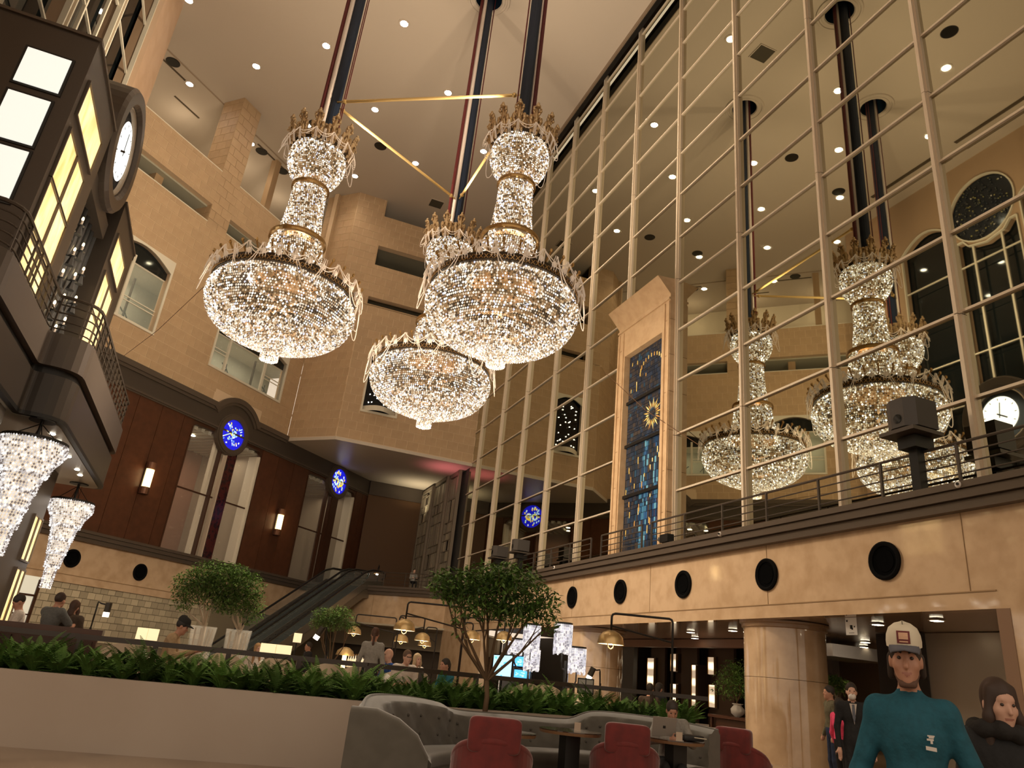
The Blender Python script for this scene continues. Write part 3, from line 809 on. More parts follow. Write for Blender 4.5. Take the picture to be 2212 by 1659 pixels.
# ceiling fittings ------------------------------------------------------------------------------
GRID = []
for i, x in enumerate([9.8, 6.22, 2.65, -.85, -4.3, -7.9]):
    for j in range(9):
        y = 18.85 + 3.57 * j + (3.57 / 2 * 0)
        if (i + j) % 2 == (1 if i % 2 == 0 else 1) * 0: GRID.append((x, y))
want = [(9.8, 22.5), (9.8, 29.6), (9.8, 36.9), (6.2, 33.1), (6.2, 40.3), (2.65, 22.6), (2.65, 29.5), (2.65, 36.6), (2.8, 43.8), (-.85, 18.9), (-.85, 26.1), (-.85, 33.0), (-.9, 40.1), (-.8, 46.9), (-4.3, 22.8), (-4.3, 29.5), (-4.3, 36.5), (-4.1, 43.9), (-7.9, 33.4), (-7.9, 40.0), (9.8, 15.4), (2.65, 15.4), (6.2, 12)]
def nth(i): return ['first', 'second', 'third', 'fourth', 'fifth', 'sixth', 'seventh', 'eighth', 'ninth', 'tenth', 'eleventh', 'twelfth', 'thirteenth', 'fourteenth', 'fifteenth', 'sixteenth', 'seventeenth', 'eighteenth', 'nineteenth', 'twentieth'][i]
ring_me = MB().lathe([(.20, 0), (.20, -.03), (.30, -.03), (.31, .0)], 20).mesh('trim_ring', PLASTER)
glow_me = MB().lathe([(0.001, -.02), (.20, -.02)], 20).mesh('lens', mat('downlight_glow', (1, .95, .85), .5, emit=(1, .92, .75), es=60, sample=False))
for (x, y) in want:
    t = thing('ceiling_downlight', 'small round recessed downlight shining in the high tan ceiling', 'downlight', (x, y, ZC), 0, 'recessed downlights in the high ceiling')
    inst('trim_ring', ring_me, t); inst('lens', glow_me, t)
    lamp('beam', 'SPOT', (x, y, ZC - .06), 450, (1, .85, .66), .2, t, spot=2.2, blend=.9)
spk_me = MB().lathe([(0.001, -.03), (.36, -.03), (.40, 0)], 24).mesh('grille', BLACK)
for (x, y) in [(-8.8, 38.6), (-3.4, 44.4), (-1.9, 45.9), (-.5, 39.8), (3.7, 39.8), (.9, 17.3), (1.0, 28.0), (-3.8, 29.1)]:
    t = thing('ceiling_speaker', 'dark round opening in the high tan ceiling', 'ceiling speaker', (x, y, ZC), 0, 'dark round ceiling openings')
    inst('grille', spk_me, t)
for (x, y), lb in (((8.75, 44.0), 'dark square vent in the ceiling near the far chandelier'), ((7.8, 22.5), 'dark square vent in the ceiling seen in the mirror wall')):
    t = thing('ceiling_vent', lb, 'vent', (x, y, ZC)); 
    MB().box(-.45, -.45, -.03, .45, .45, 0).build('grille', mat('vent_dark', (.06, .05, .035), .7), t, world=False)
    for a, b, c, d in ((-.5, -.5, .5, -.45), (-.5, .45, .5, .5), (-.5, -.45, -.45, .45), (.45, -.45, .5, .45)): MB().box(a, b, -.04, c, d, 0).build('frame', PLASTER, t, world=False)
SL = mat('slot_dark', (.07, .05, .03), .8)
for s, d, L, lb in ((21.4, -2.6, 3.0, 'thin dark slot diffuser in the gallery ceiling left of the square column'), (24.2, -4.3, 2.0, 'short dark slot diffuser in the gallery ceiling beside the clock'), (30.0, -2.2, 3.4, 'thin dark slot diffuser in the gallery ceiling right of the square column')):
    mb = MB(); slab45(mb, s - L / 2, s + L / 2, d - .06, d + .06, ZC - .02, ZC); tag(mb.build('slot_diffuser', SL), lb, 'vent')
mb = MB(); slab45(mb, 14, 36, -1.78, -1.7, ZC - .03, ZC); struct('trim_10', mb, mat('seam', (.30, .22, .15), .8))
for y0, lb in ((17.5, 'long dark slot vent in the ceiling beside the window wall, nearer one'), (23.5, 'long dark slot vent in the ceiling beside the window wall, farther one')):
    t = thing('slot_vent', lb, 'vent', (-6.4, y0, ZC))
    for x in (-6.0, -6.9): MB().box(x - .12, y0, ZC - .03, x + .12, y0 + 5, ZC).build('slot', SL, t)
# ================================================================== great chandeliers
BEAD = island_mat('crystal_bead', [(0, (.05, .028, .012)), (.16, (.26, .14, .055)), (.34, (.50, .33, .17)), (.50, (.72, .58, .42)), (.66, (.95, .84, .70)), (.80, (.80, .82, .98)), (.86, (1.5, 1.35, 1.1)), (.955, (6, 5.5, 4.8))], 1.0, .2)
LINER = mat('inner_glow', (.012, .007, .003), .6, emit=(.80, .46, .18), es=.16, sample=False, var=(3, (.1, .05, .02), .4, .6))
GILT = mat('crown_gilt', (.62, .44, .25), .35, .75)
BANDM = mat('gold_band', (.45, .27, .10), .3, .8)
STRAND = mat('crystal_strand', (.85, .72, .6), .25, .1, emit=(1, .8, .6), es=.10, sample=False)
def beads(prof, spacing, size, jit=.15, seed=1, pinch=None):
    """prof: list of (r,z) points; octahedra on rows along it; returns MB"""
    g = random.Random(seed); mb = MB()
    pts = [(Vector((r, z))) for r, z in prof]; L = [0]
    for a, b in zip(pts[:-1], pts[1:]): L.append(L[-1] + (b - a).length)
    n = max(2, int(L[-1] / spacing)); vs = []; fs = []
    for i in range(n + 1):
        t = L[-1] * i / n; k = max(j for j in range(len(L)) if L[j] <= t + 1e-9); k = min(k, len(pts) - 2)
        u = (t - L[k]) / max(1e-9, L[k + 1] - L[k]); p = pts[k].lerp(pts[k + 1], u)
        m = max(6, int(2 * PI * p.x / spacing)); off = g.random()
        for q in range(m):
            a = 2 * PI * (q + off * .2) / m
            sz = size * (1 + jit * (g.random() - .5) * 2)
            c = (p.x * math.cos(a), p.x * math.sin(a), p.y)
            o = len(vs); ca, sa = math.cos(a) * sz, math.sin(a) * sz
            vs += [(c[0] + ca, c[1] + sa, c[2]), (c[0] - sa, c[1] + ca, c[2]), (c[0] - ca, c[1] - sa, c[2]), (c[0] + sa, c[1] - ca, c[2]), (c[0], c[1], c[2] + sz * 1.25), (c[0], c[1], c[2] - sz * 1.25)]
            fs += [[o, o + 1, o + 4], [o + 1, o + 2, o + 4], [o + 2, o + 3, o + 4], [o + 3, o, o + 4], [o + 1, o, o + 5], [o + 2, o + 1, o + 5], [o + 3, o + 2, o + 5], [o, o + 3, o + 5]]
    mb.add(vs, fs); return mb
def smooth_prof(ctrl, n=6):
    out = []
    for i in range(len(ctrl) - 1):
        p0 = ctrl[max(i - 1, 0)]; p1 = ctrl[i]; p2 = ctrl[i + 1]; p3 = ctrl[min(i + 2, len(ctrl) - 1)]
        for k in range(n):
            t = k / n; out.append(tuple(.5 * (2 * p1[j] + (p2[j] - p0[j]) * t + (2 * p0[j] - 5 * p1[j] + 4 * p2[j] - p3[j]) * t * t + (3 * p1[j] - p0[j] - 3 * p2[j] + p3[j]) * t ** 3) for j in (0, 1)))
    out.append(ctrl[-1]); return out
bowl = smooth_prof([(2.16, 11.98), (2.30, 11.72), (2.31, 11.42), (2.18, 11.05), (1.92, 10.74), (1.58, 10.52), (1.30, 10.42)])
tier2 = smooth_prof([(1.30, 10.62), (1.28, 10.45), (1.10, 10.32), (.82, 10.22), (.58, 10.18)])
tier3 = smooth_prof([(.58, 10.36), (.57, 10.2), (.45, 10.1), (.27, 10.06)])
drum = [(.27, 10.3), (.27, 9.72)]
drum_b = [(.22, 9.72), (.05, 9.72)]
skirt = smooth_prof([(.84, 13.9), (.90, 13.4), (1.02, 12.9), (1.2, 12.35)])
neck = smooth_prof([(.55, 16.05), (.57, 15.4), (.62, 14.8), (.70, 14.15)])
cup = smooth_prof([(.90, 17.66), (.96, 17.35), (.94, 17.0), (.80, 16.66), (.60, 16.42), (.56, 16.2)])
innercup = smooth_prof([(.62, 17.1), (.60, 16.8), (.5, 16.5)])
ch = thing('crystal_chandelier', 'x', 'chandelier', (CH[0][0], CH[0][1], 9.7), 0, 'great crystal chandeliers')
Z0 = 9.7
def lz(mb): return mb
def dn(prof): return [(r, z - Z0) for r, z in prof]
for nm, pr, sp, sz in (('crystal_bowl', bowl, .078, .034), ('crystal_tier', tier2, .07, .03), ('crystal_tier', tier3, .06, .027), ('crystal_drum', drum, .06, .028), ('crystal_drum_base', drum_b, .06, .026), ('crystal_skirt', skirt, .07, .032), ('crystal_neck', neck, .062, .03), ('crystal_cup', cup, .062, .03), ('crystal_cup_core', innercup, .07, .03)):
    o = beads(dn(pr), sp, sz, seed=len(nm)).build(nm, BEAD, ch, world=False); o['kind'] = 'stuff'
def shrink(pr, k): return [(max(.01, r - k), z) for r, z in pr]
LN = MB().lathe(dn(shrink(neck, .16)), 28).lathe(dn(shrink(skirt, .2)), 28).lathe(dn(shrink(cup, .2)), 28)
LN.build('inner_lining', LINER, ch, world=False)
# inner ring frames in the bowl
for r, z in ((1.75, 11.2), (1.25, 11.0), (.7, 10.8)):
    MB().lathe(dn([(r - .06, z), (r + .06, z), (r + .06, z + .12), (r - .06, z + .12)]), 32, close=True).build('inner_ring', LINER, ch, world=False)
for k in range(6):
    a = 2 * PI * k / 6; MB().beam((.1 * math.cos(a), .1 * math.sin(a), 11.5 - Z0), (2.1 * math.cos(a), 2.1 * math.sin(a), 11.7 - Z0), .09, .07).build('inner_spoke', LINER, ch, world=False)
for r, z, h in ((.60, 16.1, .12), (.90, 13.98, .14)):
    MB().lathe(dn([(r - .03, z), (r + .035, z), (r + .045, z + h / 2), (r + .035, z + h), (r - .03, z + h)]), 40).build('gold_band', BANDM, ch, world=False)
rimo = MB().lathe(dn([(2.0, 12.0), (2.26, 12.0), (2.27, 12.1), (2.22, 12.28), (2.05, 12.34), (1.25, 12.36)]), 48).build('rim', mat('rim_dark', (.05, .035, .022), .4, .6), ch, world=False)
cbs = MB().lathe(dn([(.80, 17.66), (.94, 17.66), (.95, 17.78), (.01, 17.86)]), 36).build('crown_base', MATS['rim_dark'], ch, world=False)
# bulbs along the rim, lattice dots
bulb_me = MB().ell((0, 0, 0), .075, .075, .10, 8, 6).mesh('glass_drop', STRAND, True)
for k in range(32):
    a = 2 * PI * k / 32; inst('glass_drop', bulb_me, rimo, (2.30 * math.cos(a), 2.30 * math.sin(a), 12.27 - Z0))
fret = MB()
for k in range(96):
    a = 2 * PI * k / 96
    fret.beam((2.275 * math.cos(a), 2.275 * math.sin(a), 12.02 - Z0), (2.275 * math.cos(a + .05), 2.275 * math.sin(a + .05), 12.16 - Z0), .018, .018)
    fret.beam((2.275 * math.cos(a + .05), 2.275 * math.sin(a + .05), 12.02 - Z0), (2.275 * math.cos(a), 2.275 * math.sin(a), 12.16 - Z0), .018, .018)
fret.build('rim_fret', GOLD, rimo, world=False)['kind'] = 'stuff'
# swags round the rim (one mesh shared by 16) and the crown (12)
def swag(R0, R1, half, ztop, drop, n=10, k=3, r=.014):
    mb = MB()
    for q in range(k):
        f = 1 - q * .28; pts = []
        for i in range(n + 1):
            u = -1 + 2 * i / n; a = u * half
            R = R0 + (R1 - R0) * (1 - u * u)
            pts.append((R * math.cos(a), R * math.sin(a), ztop - drop * f * (1 - u * u)))
        mb.tube(pts, r, 4, False)
    for u in (-1, 1):
        for dx in (-.02, 0, .02): mb.tube([(R0 * math.cos(u * half + dx), R0 * math.sin(u * half + dx), ztop), ((R0 - .12) * math.cos(u * half + dx * 2), (R0 - .12) * math.sin(u * half + dx * 2), ztop - .42)], r * .8, 4, False)
    return mb
sm = swag(2.40, 2.50, PI / 16, 12.55 - Z0, .50, k=2).mesh('bead_swag', STRAND)
for k in range(16): inst('bead_swag', sm, rimo, (0, 0, 0), (0, 0, 2 * PI * k / 16))
sm3 = swag(2.40, 2.55, PI / 16, 12.5 - Z0, 1.25, k=2).mesh('long_bead_swag', STRAND)
for k in range(16): inst('long_bead_swag', sm3, rimo, (0, 0, 0), (0, 0, 2 * PI * (k + .5) / 16)) if k % 2 == 0 else None
arm_me = MB().tube([(2.15, 0, 12.3 - Z0), (2.28, 0, 12.42 - Z0), (2.40, 0, 12.55 - Z0)], .03, 5).ell((2.41, 0, 12.58 - Z0), .05, .05, .07, 6, 5).mesh('rim_arm', BANDM)
for k in range(32): inst('rim_arm', arm_me, rimo, (0, 0, 0), (0, 0, 2 * PI * (k + .5) / 32))
sm2 = swag(1.16, 1.28, PI / 12, 17.95 - Z0, .42, k=2, r=.012).mesh('crown_swag', STRAND)
for k in range(12): inst('crown_swag', sm2, cbs, (0, 0, 0), (0, 0, 2 * PI * k / 12))
sm4 = swag(1.16, 1.34, PI / 12, 17.95 - Z0, .95, k=1, r=.012).mesh('crown_swag_long', STRAND)
for k in range(0, 12, 3): inst('crown_swag_long', sm4, cbs, (0, 0, 0), (0, 0, 2 * PI * (k + .5) / 12))
# crown leaves: curved plume with scrolls
lf = MB()
zc = 17.75 - Z0
spine = [(.86, 0, zc - .05), (.98, 0, zc + .12), (1.06, 0, zc + .36), (1.07, 0, zc + .62), (1.13, 0, zc + .82)]
lf.tube(spine, [.07, .09, .11, .08, .05], 7)
for sgn in (-1, 1):
    lf.tube([(.92, .02 * sgn, zc), (1.02, .12 * sgn, zc + .16), (1.06, .2 * sgn, zc + .36), (1.05, .15 * sgn, zc + .48), (1.09, .09 * sgn, zc + .42)], [.05, .06, .055, .045, .03], 6)
    lf.tube([(1.05, .03 * sgn, zc + .5), (1.1, .11 * sgn, zc + .66), (1.15, .13 * sgn, zc + .8), (1.19, .08 * sgn, zc + .78)], [.04, .045, .035, .02], 6)
    lf.ell((.97, .1 * sgn, zc - .04), .06, .06, .08, 7, 5)
lf.ell((1.17, 0, zc + .84), .095, .10, .065, 9, 6); lf.ell((1.17, 0, zc + .95), .05, .05, .06, 7, 5)
for sgn in (-1, 1):
    lf.ell((1.09, .17 * sgn, zc + .40), .05, .07, .12, 8, 6); lf.ell((1.02, .13 * sgn, zc + .14), .06, .09, .12, 8, 6); lf.ell((1.15, .12 * sgn, zc + .70), .05, .055, .06, 7, 5)
    lf.tube([(1.08, .02 * sgn, zc + .3), (1.17, .08 * sgn, zc + .42), (1.22, .1 * sgn, zc + .34), (1.19, .07 * sgn, zc + .28)], [.03, .03, .025, .015], 6)
lf.ell((1.06, 0, zc + .5), .07, .12, .2, 9, 7)
lf.ell((1.12, 0, zc + .22), .05, .07, .09, 7, 6)
leaf_me = lf.mesh('crown_leaf', GILT, True)
for k in range(12): inst('crown_leaf', leaf_me, cbs, (0, 0, 0), (0, 0, 2 * PI * (k + .5) / 12))
leaf2 = MB().tube([(.75, 0, zc), (.80, 0, zc + .25), (.86, 0, zc + .5)], [.09, .1, .05], 6).ell((.88, 0, zc + .56), .07, .07, .07, 7, 5).mesh('inner_leaf', GILT, True)
for k in range(12): inst('inner_leaf', leaf2, cbs, (0, 0, 0), (0, 0, 2 * PI * k / 12))
# suspension: navy clad post, white and red cable sleeves, thin wire
NAVY = mat('navy_cloth', (.012, .018, .032), .7); WSL = mat('white_sleeve', (.62, .52, .44), .7); RSL = mat('red_sleeve', (.10, .018, .018), .7)
top = ZC + .9 - Z0; lo = 17.8 - Z0
MB().cyl((.12, .1, lo), (.12, .1, top), .20, n=14).build('suspension_post', NAVY, ch, world=False)
MB().cyl((-.14, .02, lo), (-.14, .02, top), .085, n=10).build('white_cable_sleeve', WSL, ch, world=False)
MB().cyl((-.30, .08, lo), (-.30, .08, top), .075, n=10).build('red_cable_sleeve', RSL, ch, world=False)
for x, y in ((.38, .0), (.44, .1)): MB().cyl((x, y, lo), (x, y, top), .022, n=6).build('cable', RSL, ch, world=False)
def clight(c):
    x, y = c.location.x, c.location.y
    lamp('bowl_light', 'POINT', (x, y, 9.2), 1500, (1, .85, .66), .5, c); lamp('inner_light', 'POINT', (x, y, 11.2), 900, (1, .85, .66), .8, c)
    lamp('neck_light', 'POINT', (x, y, 15.2), 1400, (1, .85, .66), .25, c)
    for k in range(3):
        a = 2 * PI * k / 3 + .5
        lamp('ceiling_fill', 'SPOT', (x + 1.15 * math.cos(a), y + 1.15 * math.sin(a), 19.0), 2400, (1, .84, .64), .15, c, rot=Vector((math.cos(a), math.sin(a), .8)).to_track_quat('-Z', 'Y').to_euler(), spot=2.6, blend=1.0)  # unseen spots added above the crown, tilted outward to brighten the ceiling
chs = [ch]
for k in (1, 2):
    c = copy_tree(ch); c.location = (CH[k][0], CH[k][1], 9.7); c.rotation_euler = (0, 0, (0, .25, PI + .3)[k]); chs.append(c)
for c, lb in zip(chs, ('great tiered crystal chandelier hanging leftmost, in front of the tan tile wall', 'great tiered crystal chandelier hanging farthest back and lowest in the photo', 'great tiered crystal chandelier hanging right, nearest the mirror wall edge')):
    c['label'] = lb; clight(c)
# brass spacer rods between the posts
BR = mat('brass_rod', (.72, .50, .20), .3, .7)
pz = 20.05; pp = [V(c[0], c[1], pz) for c in CH]
for (i, j, lb) in ((0, 2, 'brass spacer rod between the left and right chandelier posts'), (0, 1, 'brass spacer rod between the left and far chandelier posts'), (1, 2, 'brass spacer rod between the far and right chandelier posts')):
    a, b = pp[i], pp[j]; d = (b - a).normalized(); a2, b2 = a + d * .5, b - d * .45
    t = thing('spacer_rod', lb, 'rod', tuple(a2), 0, 'brass spacer rods between the chandelier posts')
    MB().cyl(a2, b2, .055, n=8).build('bar', BR, t)
    for p in (a2, b2): MB().ell(p, .09, .09, .09, 8, 6).build('end_fitting', BR, t)
    MB().cyl(a + d * .2, a2, .03, n=6).build('link', BR, t); MB().cyl(b - d * .2, b2, .03, n=6).build('link', BR, t)
# ================================================================== clock tower on the left with its balcony
X0 = -5.4
ONYX = mat('lit_onyx', (.8, .6, .3), .3, emit=(1.0, .72, .30), es=.95, sample=True)
_nt = ONYX.node_tree; _b = _nt.nodes['Principled BSDF']
_tc = _nt.nodes.new('ShaderNodeTexCoord'); _n = _nt.nodes.new('ShaderNodeTexNoise'); _r = _nt.nodes.new('ShaderNodeValToRGB'); _mp = _nt.nodes.new('ShaderNodeMapping')
_mp.inputs['Scale'].default_value = (1.2, 1.2, .35); _mp.inputs['Rotation'].default_value = (.5, .3, 0)
_nt.links.new(_tc.outputs['Object'], _mp.inputs['Vector']); _nt.links.new(_mp.outputs['Vector'], _n.inputs['Vector']); _n.inputs['Scale'].default_value = 2.2; _n.inputs['Detail'].default_value = 6; _n.inputs['Distortion'].default_value = 1.2
_r.color_ramp.elements[0].color = (.62, .34, .08, 1); _r.color_ramp.elements[1].color = (1.0, .84, .46, 1); _r.color_ramp.elements[0].position = .3; _r.color_ramp.elements[1].position = .68
_nt.links.new(_n.outputs['Fac'], _r.inputs['Fac']); _nt.links.new(_r.outputs['Color'], _b.inputs['Emission Color'])
SCRN = mat('lit_screen', (.8, .8, .75), .4, emit=(.86, .88, .80), es=.8)
tw = thing('clock_tower', 'dark bronze clock tower with lit amber panels and a round white clock at the left', 'clock tower', (-7.0, 22.15, 0))
def bx(nm, m, *a, par=tw): return MB().box(*a).build(nm, m, par)
for y0, y1, zt in ((16.65, 20.15, 14.5), (24.2, 27.9, 14.5)):
    bx('pylon', BRONZE, -9.4, y0, 0, X0, y1, zt)
    bx('pylon_cap', BRONZE2, -9.5, y0 - .06, zt, X0 + .05, y1 + .06, zt + .08)
    cy = y0 + .32
    # upper single pane and paired panes below, framed
    def pane(ya, yb, za, zb):
        lp_ = bx('lit_panel', ONYX, X0 - .02, ya, za, X0 + .015, yb, zb)
        for a in ((ya - .05, yb + .05, za - .05, za), (ya - .05, yb + .05, zb, zb + .05), (ya - .05, ya, za, zb), (yb, yb + .05, za, zb)):
            bx('panel_frame', BRONZE2, X0 - .01, a[0], a[2], X0 + .06, a[1], a[3], par=lp_)
    pane(cy, cy + 2.45, 12.55, 13.5)
    for za, zb in ((10.78, 12.1), (9.4, 10.7), (8.3, 9.32)):
        pane(cy, cy + 1.06, za, zb); pane(cy + 1.16, cy + 2.22, za, zb)
    for za, zb in ((3.2, 4.5), (1.3, 2.9)):
        pane(cy + 2.0, cy + 2.55, za, zb); pane(cy + 2.65, cy + 3.2, za, zb)
# white lit screens on the near end face
for xa, xb, za, zb in ((-6.66, -5.76, 12.7, 13.68), (-6.66, -5.82, 11.18, 12.42), (-6.66, -5.82, 9.7, 11.0)):
    ls_ = bx('lit_screen', SCRN, xa, 16.60, za, xb, 16.63, zb)
    bx('screen_frame', BLACK, xa - .06, 16.62, za - .06, xb + .06, 16.645, zb + .06, par=ls_)
# recessed middle with vertical fins and candle lamps
bx('back_wall', BLACK, -6.4, 20.15, 6.1, -6.0, 24.2, 13.2)
FIN = mat('fin_metal', (.16, .16, .16), .3, .7)
for k in range(9):
    y = 20.35 + k * .46; MB().cyl((-5.95, y, 6.2), (-5.95, y, 13.0), .13, n=10).build('fin', FIN, tw, smooth=True)
cand = mat('candle_glow', (1, .8, .5), .5, emit=(1, .72, .34), es=9, sample=False)
for i in range(5):
    for j in range(4):
        y = 20.5 + j * .92 + (i % 2) * .3; z = 12.3 - i * .85 - j * .35
        cb_ = MB().lathe([(.01, -.02), (.11, .0), (.09, .02)], 8, (-5.66, y, z)).cyl((-5.66, y, z - .02), (-5.66, y, z - .3), .05, .12, 8).build('candle_bracket', FIN, tw)
        MB().cyl((-5.66, y, z), (-5.9, y, z), .02, n=5).build('candle_arm', FIN, cb_)
        MB().cyl((-5.66, y, z), (-5.66, y, z + .16), .035, n=6).build('candle_tube', WSL, cb_)
        MB().ell((-5.66, y, z + .22), .035, .035, .07, 6, 5).build('candle_flame', cand, cb_)
# clock
cy, cz = 22.15, 15.15
def xring(nm, m, prof, n=40, smooth=True):      # lathe about the X axis; prof of (r, x)
    mb = MB(); k = len(prof); vs = []
    for r, x in prof:
        for i in range(n): t = 2 * PI * i / n; vs.append((x, cy + r * math.cos(t), cz + r * math.sin(t) * 1.0))
    fs = [[j * n + i, j * n + (i + 1) % n, ((j + 1) % k) * n + (i + 1) % n, ((j + 1) % k) * n + i] for j in range(k) for i in range(n)]
    mb.add(vs, fs); return mb.build(nm, m, tw, fix=True)
HOODM = mat('hood_metal', (.085, .066, .052), .32, .3)
xring('clock_hood', HOODM, [(1.95, -6.9), (1.95, -5.45), (1.85, -5.35), (1.5, -5.35), (1.40, -5.45), (1.40, -6.9)])
xring('clock_rim', CHAMP, [(1.39, -5.62), (1.39, -5.5), (1.33, -5.48), (1.31, -5.62)])
MB().add([(-5.9, cy, cz)] + [(-5.9, cy + 1.36 * math.cos(2 * PI * k / 36), cz + 1.36 * math.sin(2 * PI * k / 36)) for k in range(36)], [[0, k + 1, (k + 1) % 36 + 1] for k in range(36)]).build('clock_back', BLACK, tw)
dial = MB().add([(-5.50, cy, cz)] + [(-5.50, cy + .93 * math.cos(2 * PI * k / 36), cz + .93 * math.sin(2 * PI * k / 36)) for k in range(36)], [[0, k + 1, (k + 1) % 36 + 1] for k in range(36)]).build('clock_dial', mat('dial_glow', (1, 1, 1), .5, emit=(1, 1, .94), es=2.2), tw)
for k in range(12):
    a = 2 * PI * k / 12; d = V(0, math.sin(a), math.cos(a)); c = V(-5.49, cy, cz)
    MB().beam(c + d * .74, c + d * .84, .035, .01, (1, 0, 0)).build('hour_mark', BLACK, dial)
for a, l, w, nm in ((math.radians(-8), .62, .045, 'minute_hand'), (math.radians(239), .42, .07, 'hour_hand')):
    d = V(0, math.sin(a), math.cos(a)); c = V(-5.475, cy, cz); MB().beam(c - d * .15, c + d * l, w, .015, (1, 0, 0)).build(nm, BLACK, dial)
bx('clock_base', BRONZE, -7.2, 20.15, 12.9, -5.6, 23.9, 13.45)
for k in range(5): bx('louvre', BLACK, -7.6, 20.3, 13.6 + k * .22, -7.0, 24.1, 13.68 + k * .22)
# balcony
def round_poly(pts, rad, n=5):
    out = []; m = len(pts)
    for i in range(m):
        p0, p1, p2 = Vector(pts[i - 1]), Vector(pts[i]), Vector(pts[(i + 1) % m]); r = rad[i]
        if r == 0: out.append(tuple(p1)); continue
        a = (p0 - p1).normalized(); b = (p2 - p1).normalized(); s = p1 + a * r; e = p1 + b * r
        for k in range(n + 1):
            t = k / n; out.append(tuple((1 - t) ** 2 * s + 2 * t * (1 - t) * p1 + t * t * e))
    return out
def bal_outline(ins): return round_poly([(-9.4, 15.7 + ins), (-5.15 - ins, 15.7 + ins), (-5.15 - ins, 20.3 + ins), (-4.2 - ins, 20.3 + ins), (-4.2 - ins, 30.0 - ins), (-9.4, 30.0 - ins)], [0, .55, .12, .7, .5, 0])
bal = thing('tower_balcony', 'dark curved balcony with metal railing wrapped round the clock tower', 'balcony', (-6.5, 22.9, 6.1))
def prism(nm, m, ins, z0, z1, par=bal):
    ol = bal_outline(ins); n = len(ol)
    mb = MB().add([(x, y, z0) for x, y in ol] + [(x, y, z1) for x, y in ol], [list(range(n))[::-1], list(range(n, 2 * n))] + [[i, (i + 1) % n, n + (i + 1) % n, n + i] for i in range(n)])
    return mb.build(nm, m, par)
FASC = mat('fascia_metal', (.075, .058, .046), .5, .1); FASD = mat('fascia_dark', (.035, .027, .021), .4, .2)
prism('upper_fascia', FASC, 0, 7.42, 8.3); prism('shadow_gap', BLACK, .16, 7.22, 7.42); prism('lower_fascia', FASD, .06, 6.14, 7.22); prism('soffit', mat('soffit_grey', (.34, .31, .25), .28), .18, 6.08, 6.14)
prism('edge_lip', BLACK, .04, 6.1, 6.2)
ol = [p for p in bal_outline(.08)]; ol = ol[1:-1]
for k in range(5):
    z = 9.32 - k * .22; MB().tube([(x, y, z) for x, y in ol], .045 if k == 0 else .02, 6).build('rail', BRONZE, bal)
L = 0
for a, b in zip(ol[:-1], ol[1:]):
    d = Vector(b) - Vector(a); n = int((L + d.length) / .62) - int(L / .62)
    for q in range(n):
        t = ((int(L / .62) + 1 + q) * .62 - L) / d.length; p = Vector(a) + d * t
        MB().box(p.x - .022, p.y - .022, 8.3, p.x + .022, p.y + .022, 9.32).build('baluster', BRONZE, bal)
    L += d.length
for p in [(-4.69, 21.94), (-4.66, 22.74), (-4.67, 24.64), (-4.68, 26.53), (-4.71, 27.45), (-6.0, 28.97), (-5.8, 23.2), (-5.8, 26)]:
    MB().lathe([(.001, 0), (.06, 0), (.08, .02)], 10, (p[0], p[1], 6.06)).build('downlight', SPOTE, bal)
    lamp('soffit_beam', 'SPOT', (p[0], p[1], 6.0), 26, (1, .82, .6), .05, bal, spot=1.7, blend=.8)
# tiered crystal pendants below the balcony
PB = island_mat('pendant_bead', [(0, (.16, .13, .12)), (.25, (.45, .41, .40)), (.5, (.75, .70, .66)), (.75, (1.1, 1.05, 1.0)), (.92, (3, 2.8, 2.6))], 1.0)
def pendant(x, y, ztop, R, H, label):
    t = thing('crystal_pendant', label, 'chandelier', (x, y, ztop - H), 0, 'tiered crystal pendants under the balcony')
    MB().cyl((x, y, ztop), (x, y, 6.1), .04, n=8).build('stem', BLACK, t)
    MB().lathe([(.01, 0), (.3, 0), (.3, .03)], 14, (x, y, 6.05)).build('ceiling_plate', BLACK, t)
    for k in range(4):
        a = 2 * PI * k / 4 + .4; MB().cyl((x + R * .8 * math.cos(a), y + R * .8 * math.sin(a), ztop), (x, y, 6.0), .012, n=4).build('wire', BLACK, t)
    MB().lathe([(.01, .03), (R * 1.02, .03), (R * 1.02, -.05), (R * .9, -.05)], 24, (x, y, ztop)).build('top_ring', BLACK, t)
    z = ztop - .05
    for rr, hh in ((1.0, .17), (.80, .12), (.60, .16), (.50, .16), (.40, .16), (.27, .23)):
        h = H * hh; r = R * rr
        pr = [(r * 1.0, 0), (r * (1.04 if rr > .8 else 1), -h * .5), (r * (.85 if rr > .8 else .92), -h)] if rr > .8 else [(r, 0), (r * .86, -h * 1.12)]
        mb = beads([(a_, b_ + z) for a_, b_ in pr], .066, .03, .1, 3)
        mb.v = [(a_ + x, b_ + y, c_) for a_, b_, c_ in mb.v]
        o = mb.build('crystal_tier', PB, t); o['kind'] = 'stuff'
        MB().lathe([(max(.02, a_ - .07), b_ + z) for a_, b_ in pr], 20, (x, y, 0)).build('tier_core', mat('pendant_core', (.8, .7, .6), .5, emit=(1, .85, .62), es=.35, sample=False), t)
        z -= h
    lamp('pendant_light', 'POINT', (x, y, ztop - H - .15), 110, (1, .88, .7), .25, t)
pendant(-4.7, 20.6, 5.55, .72, 2.6, 'large tiered crystal pendant at the left edge under the balcony')
pendant(-4.95, 29.2, 5.45, .66, 2.75, 'smaller tiered crystal pendant hanging farther back under the balcony')
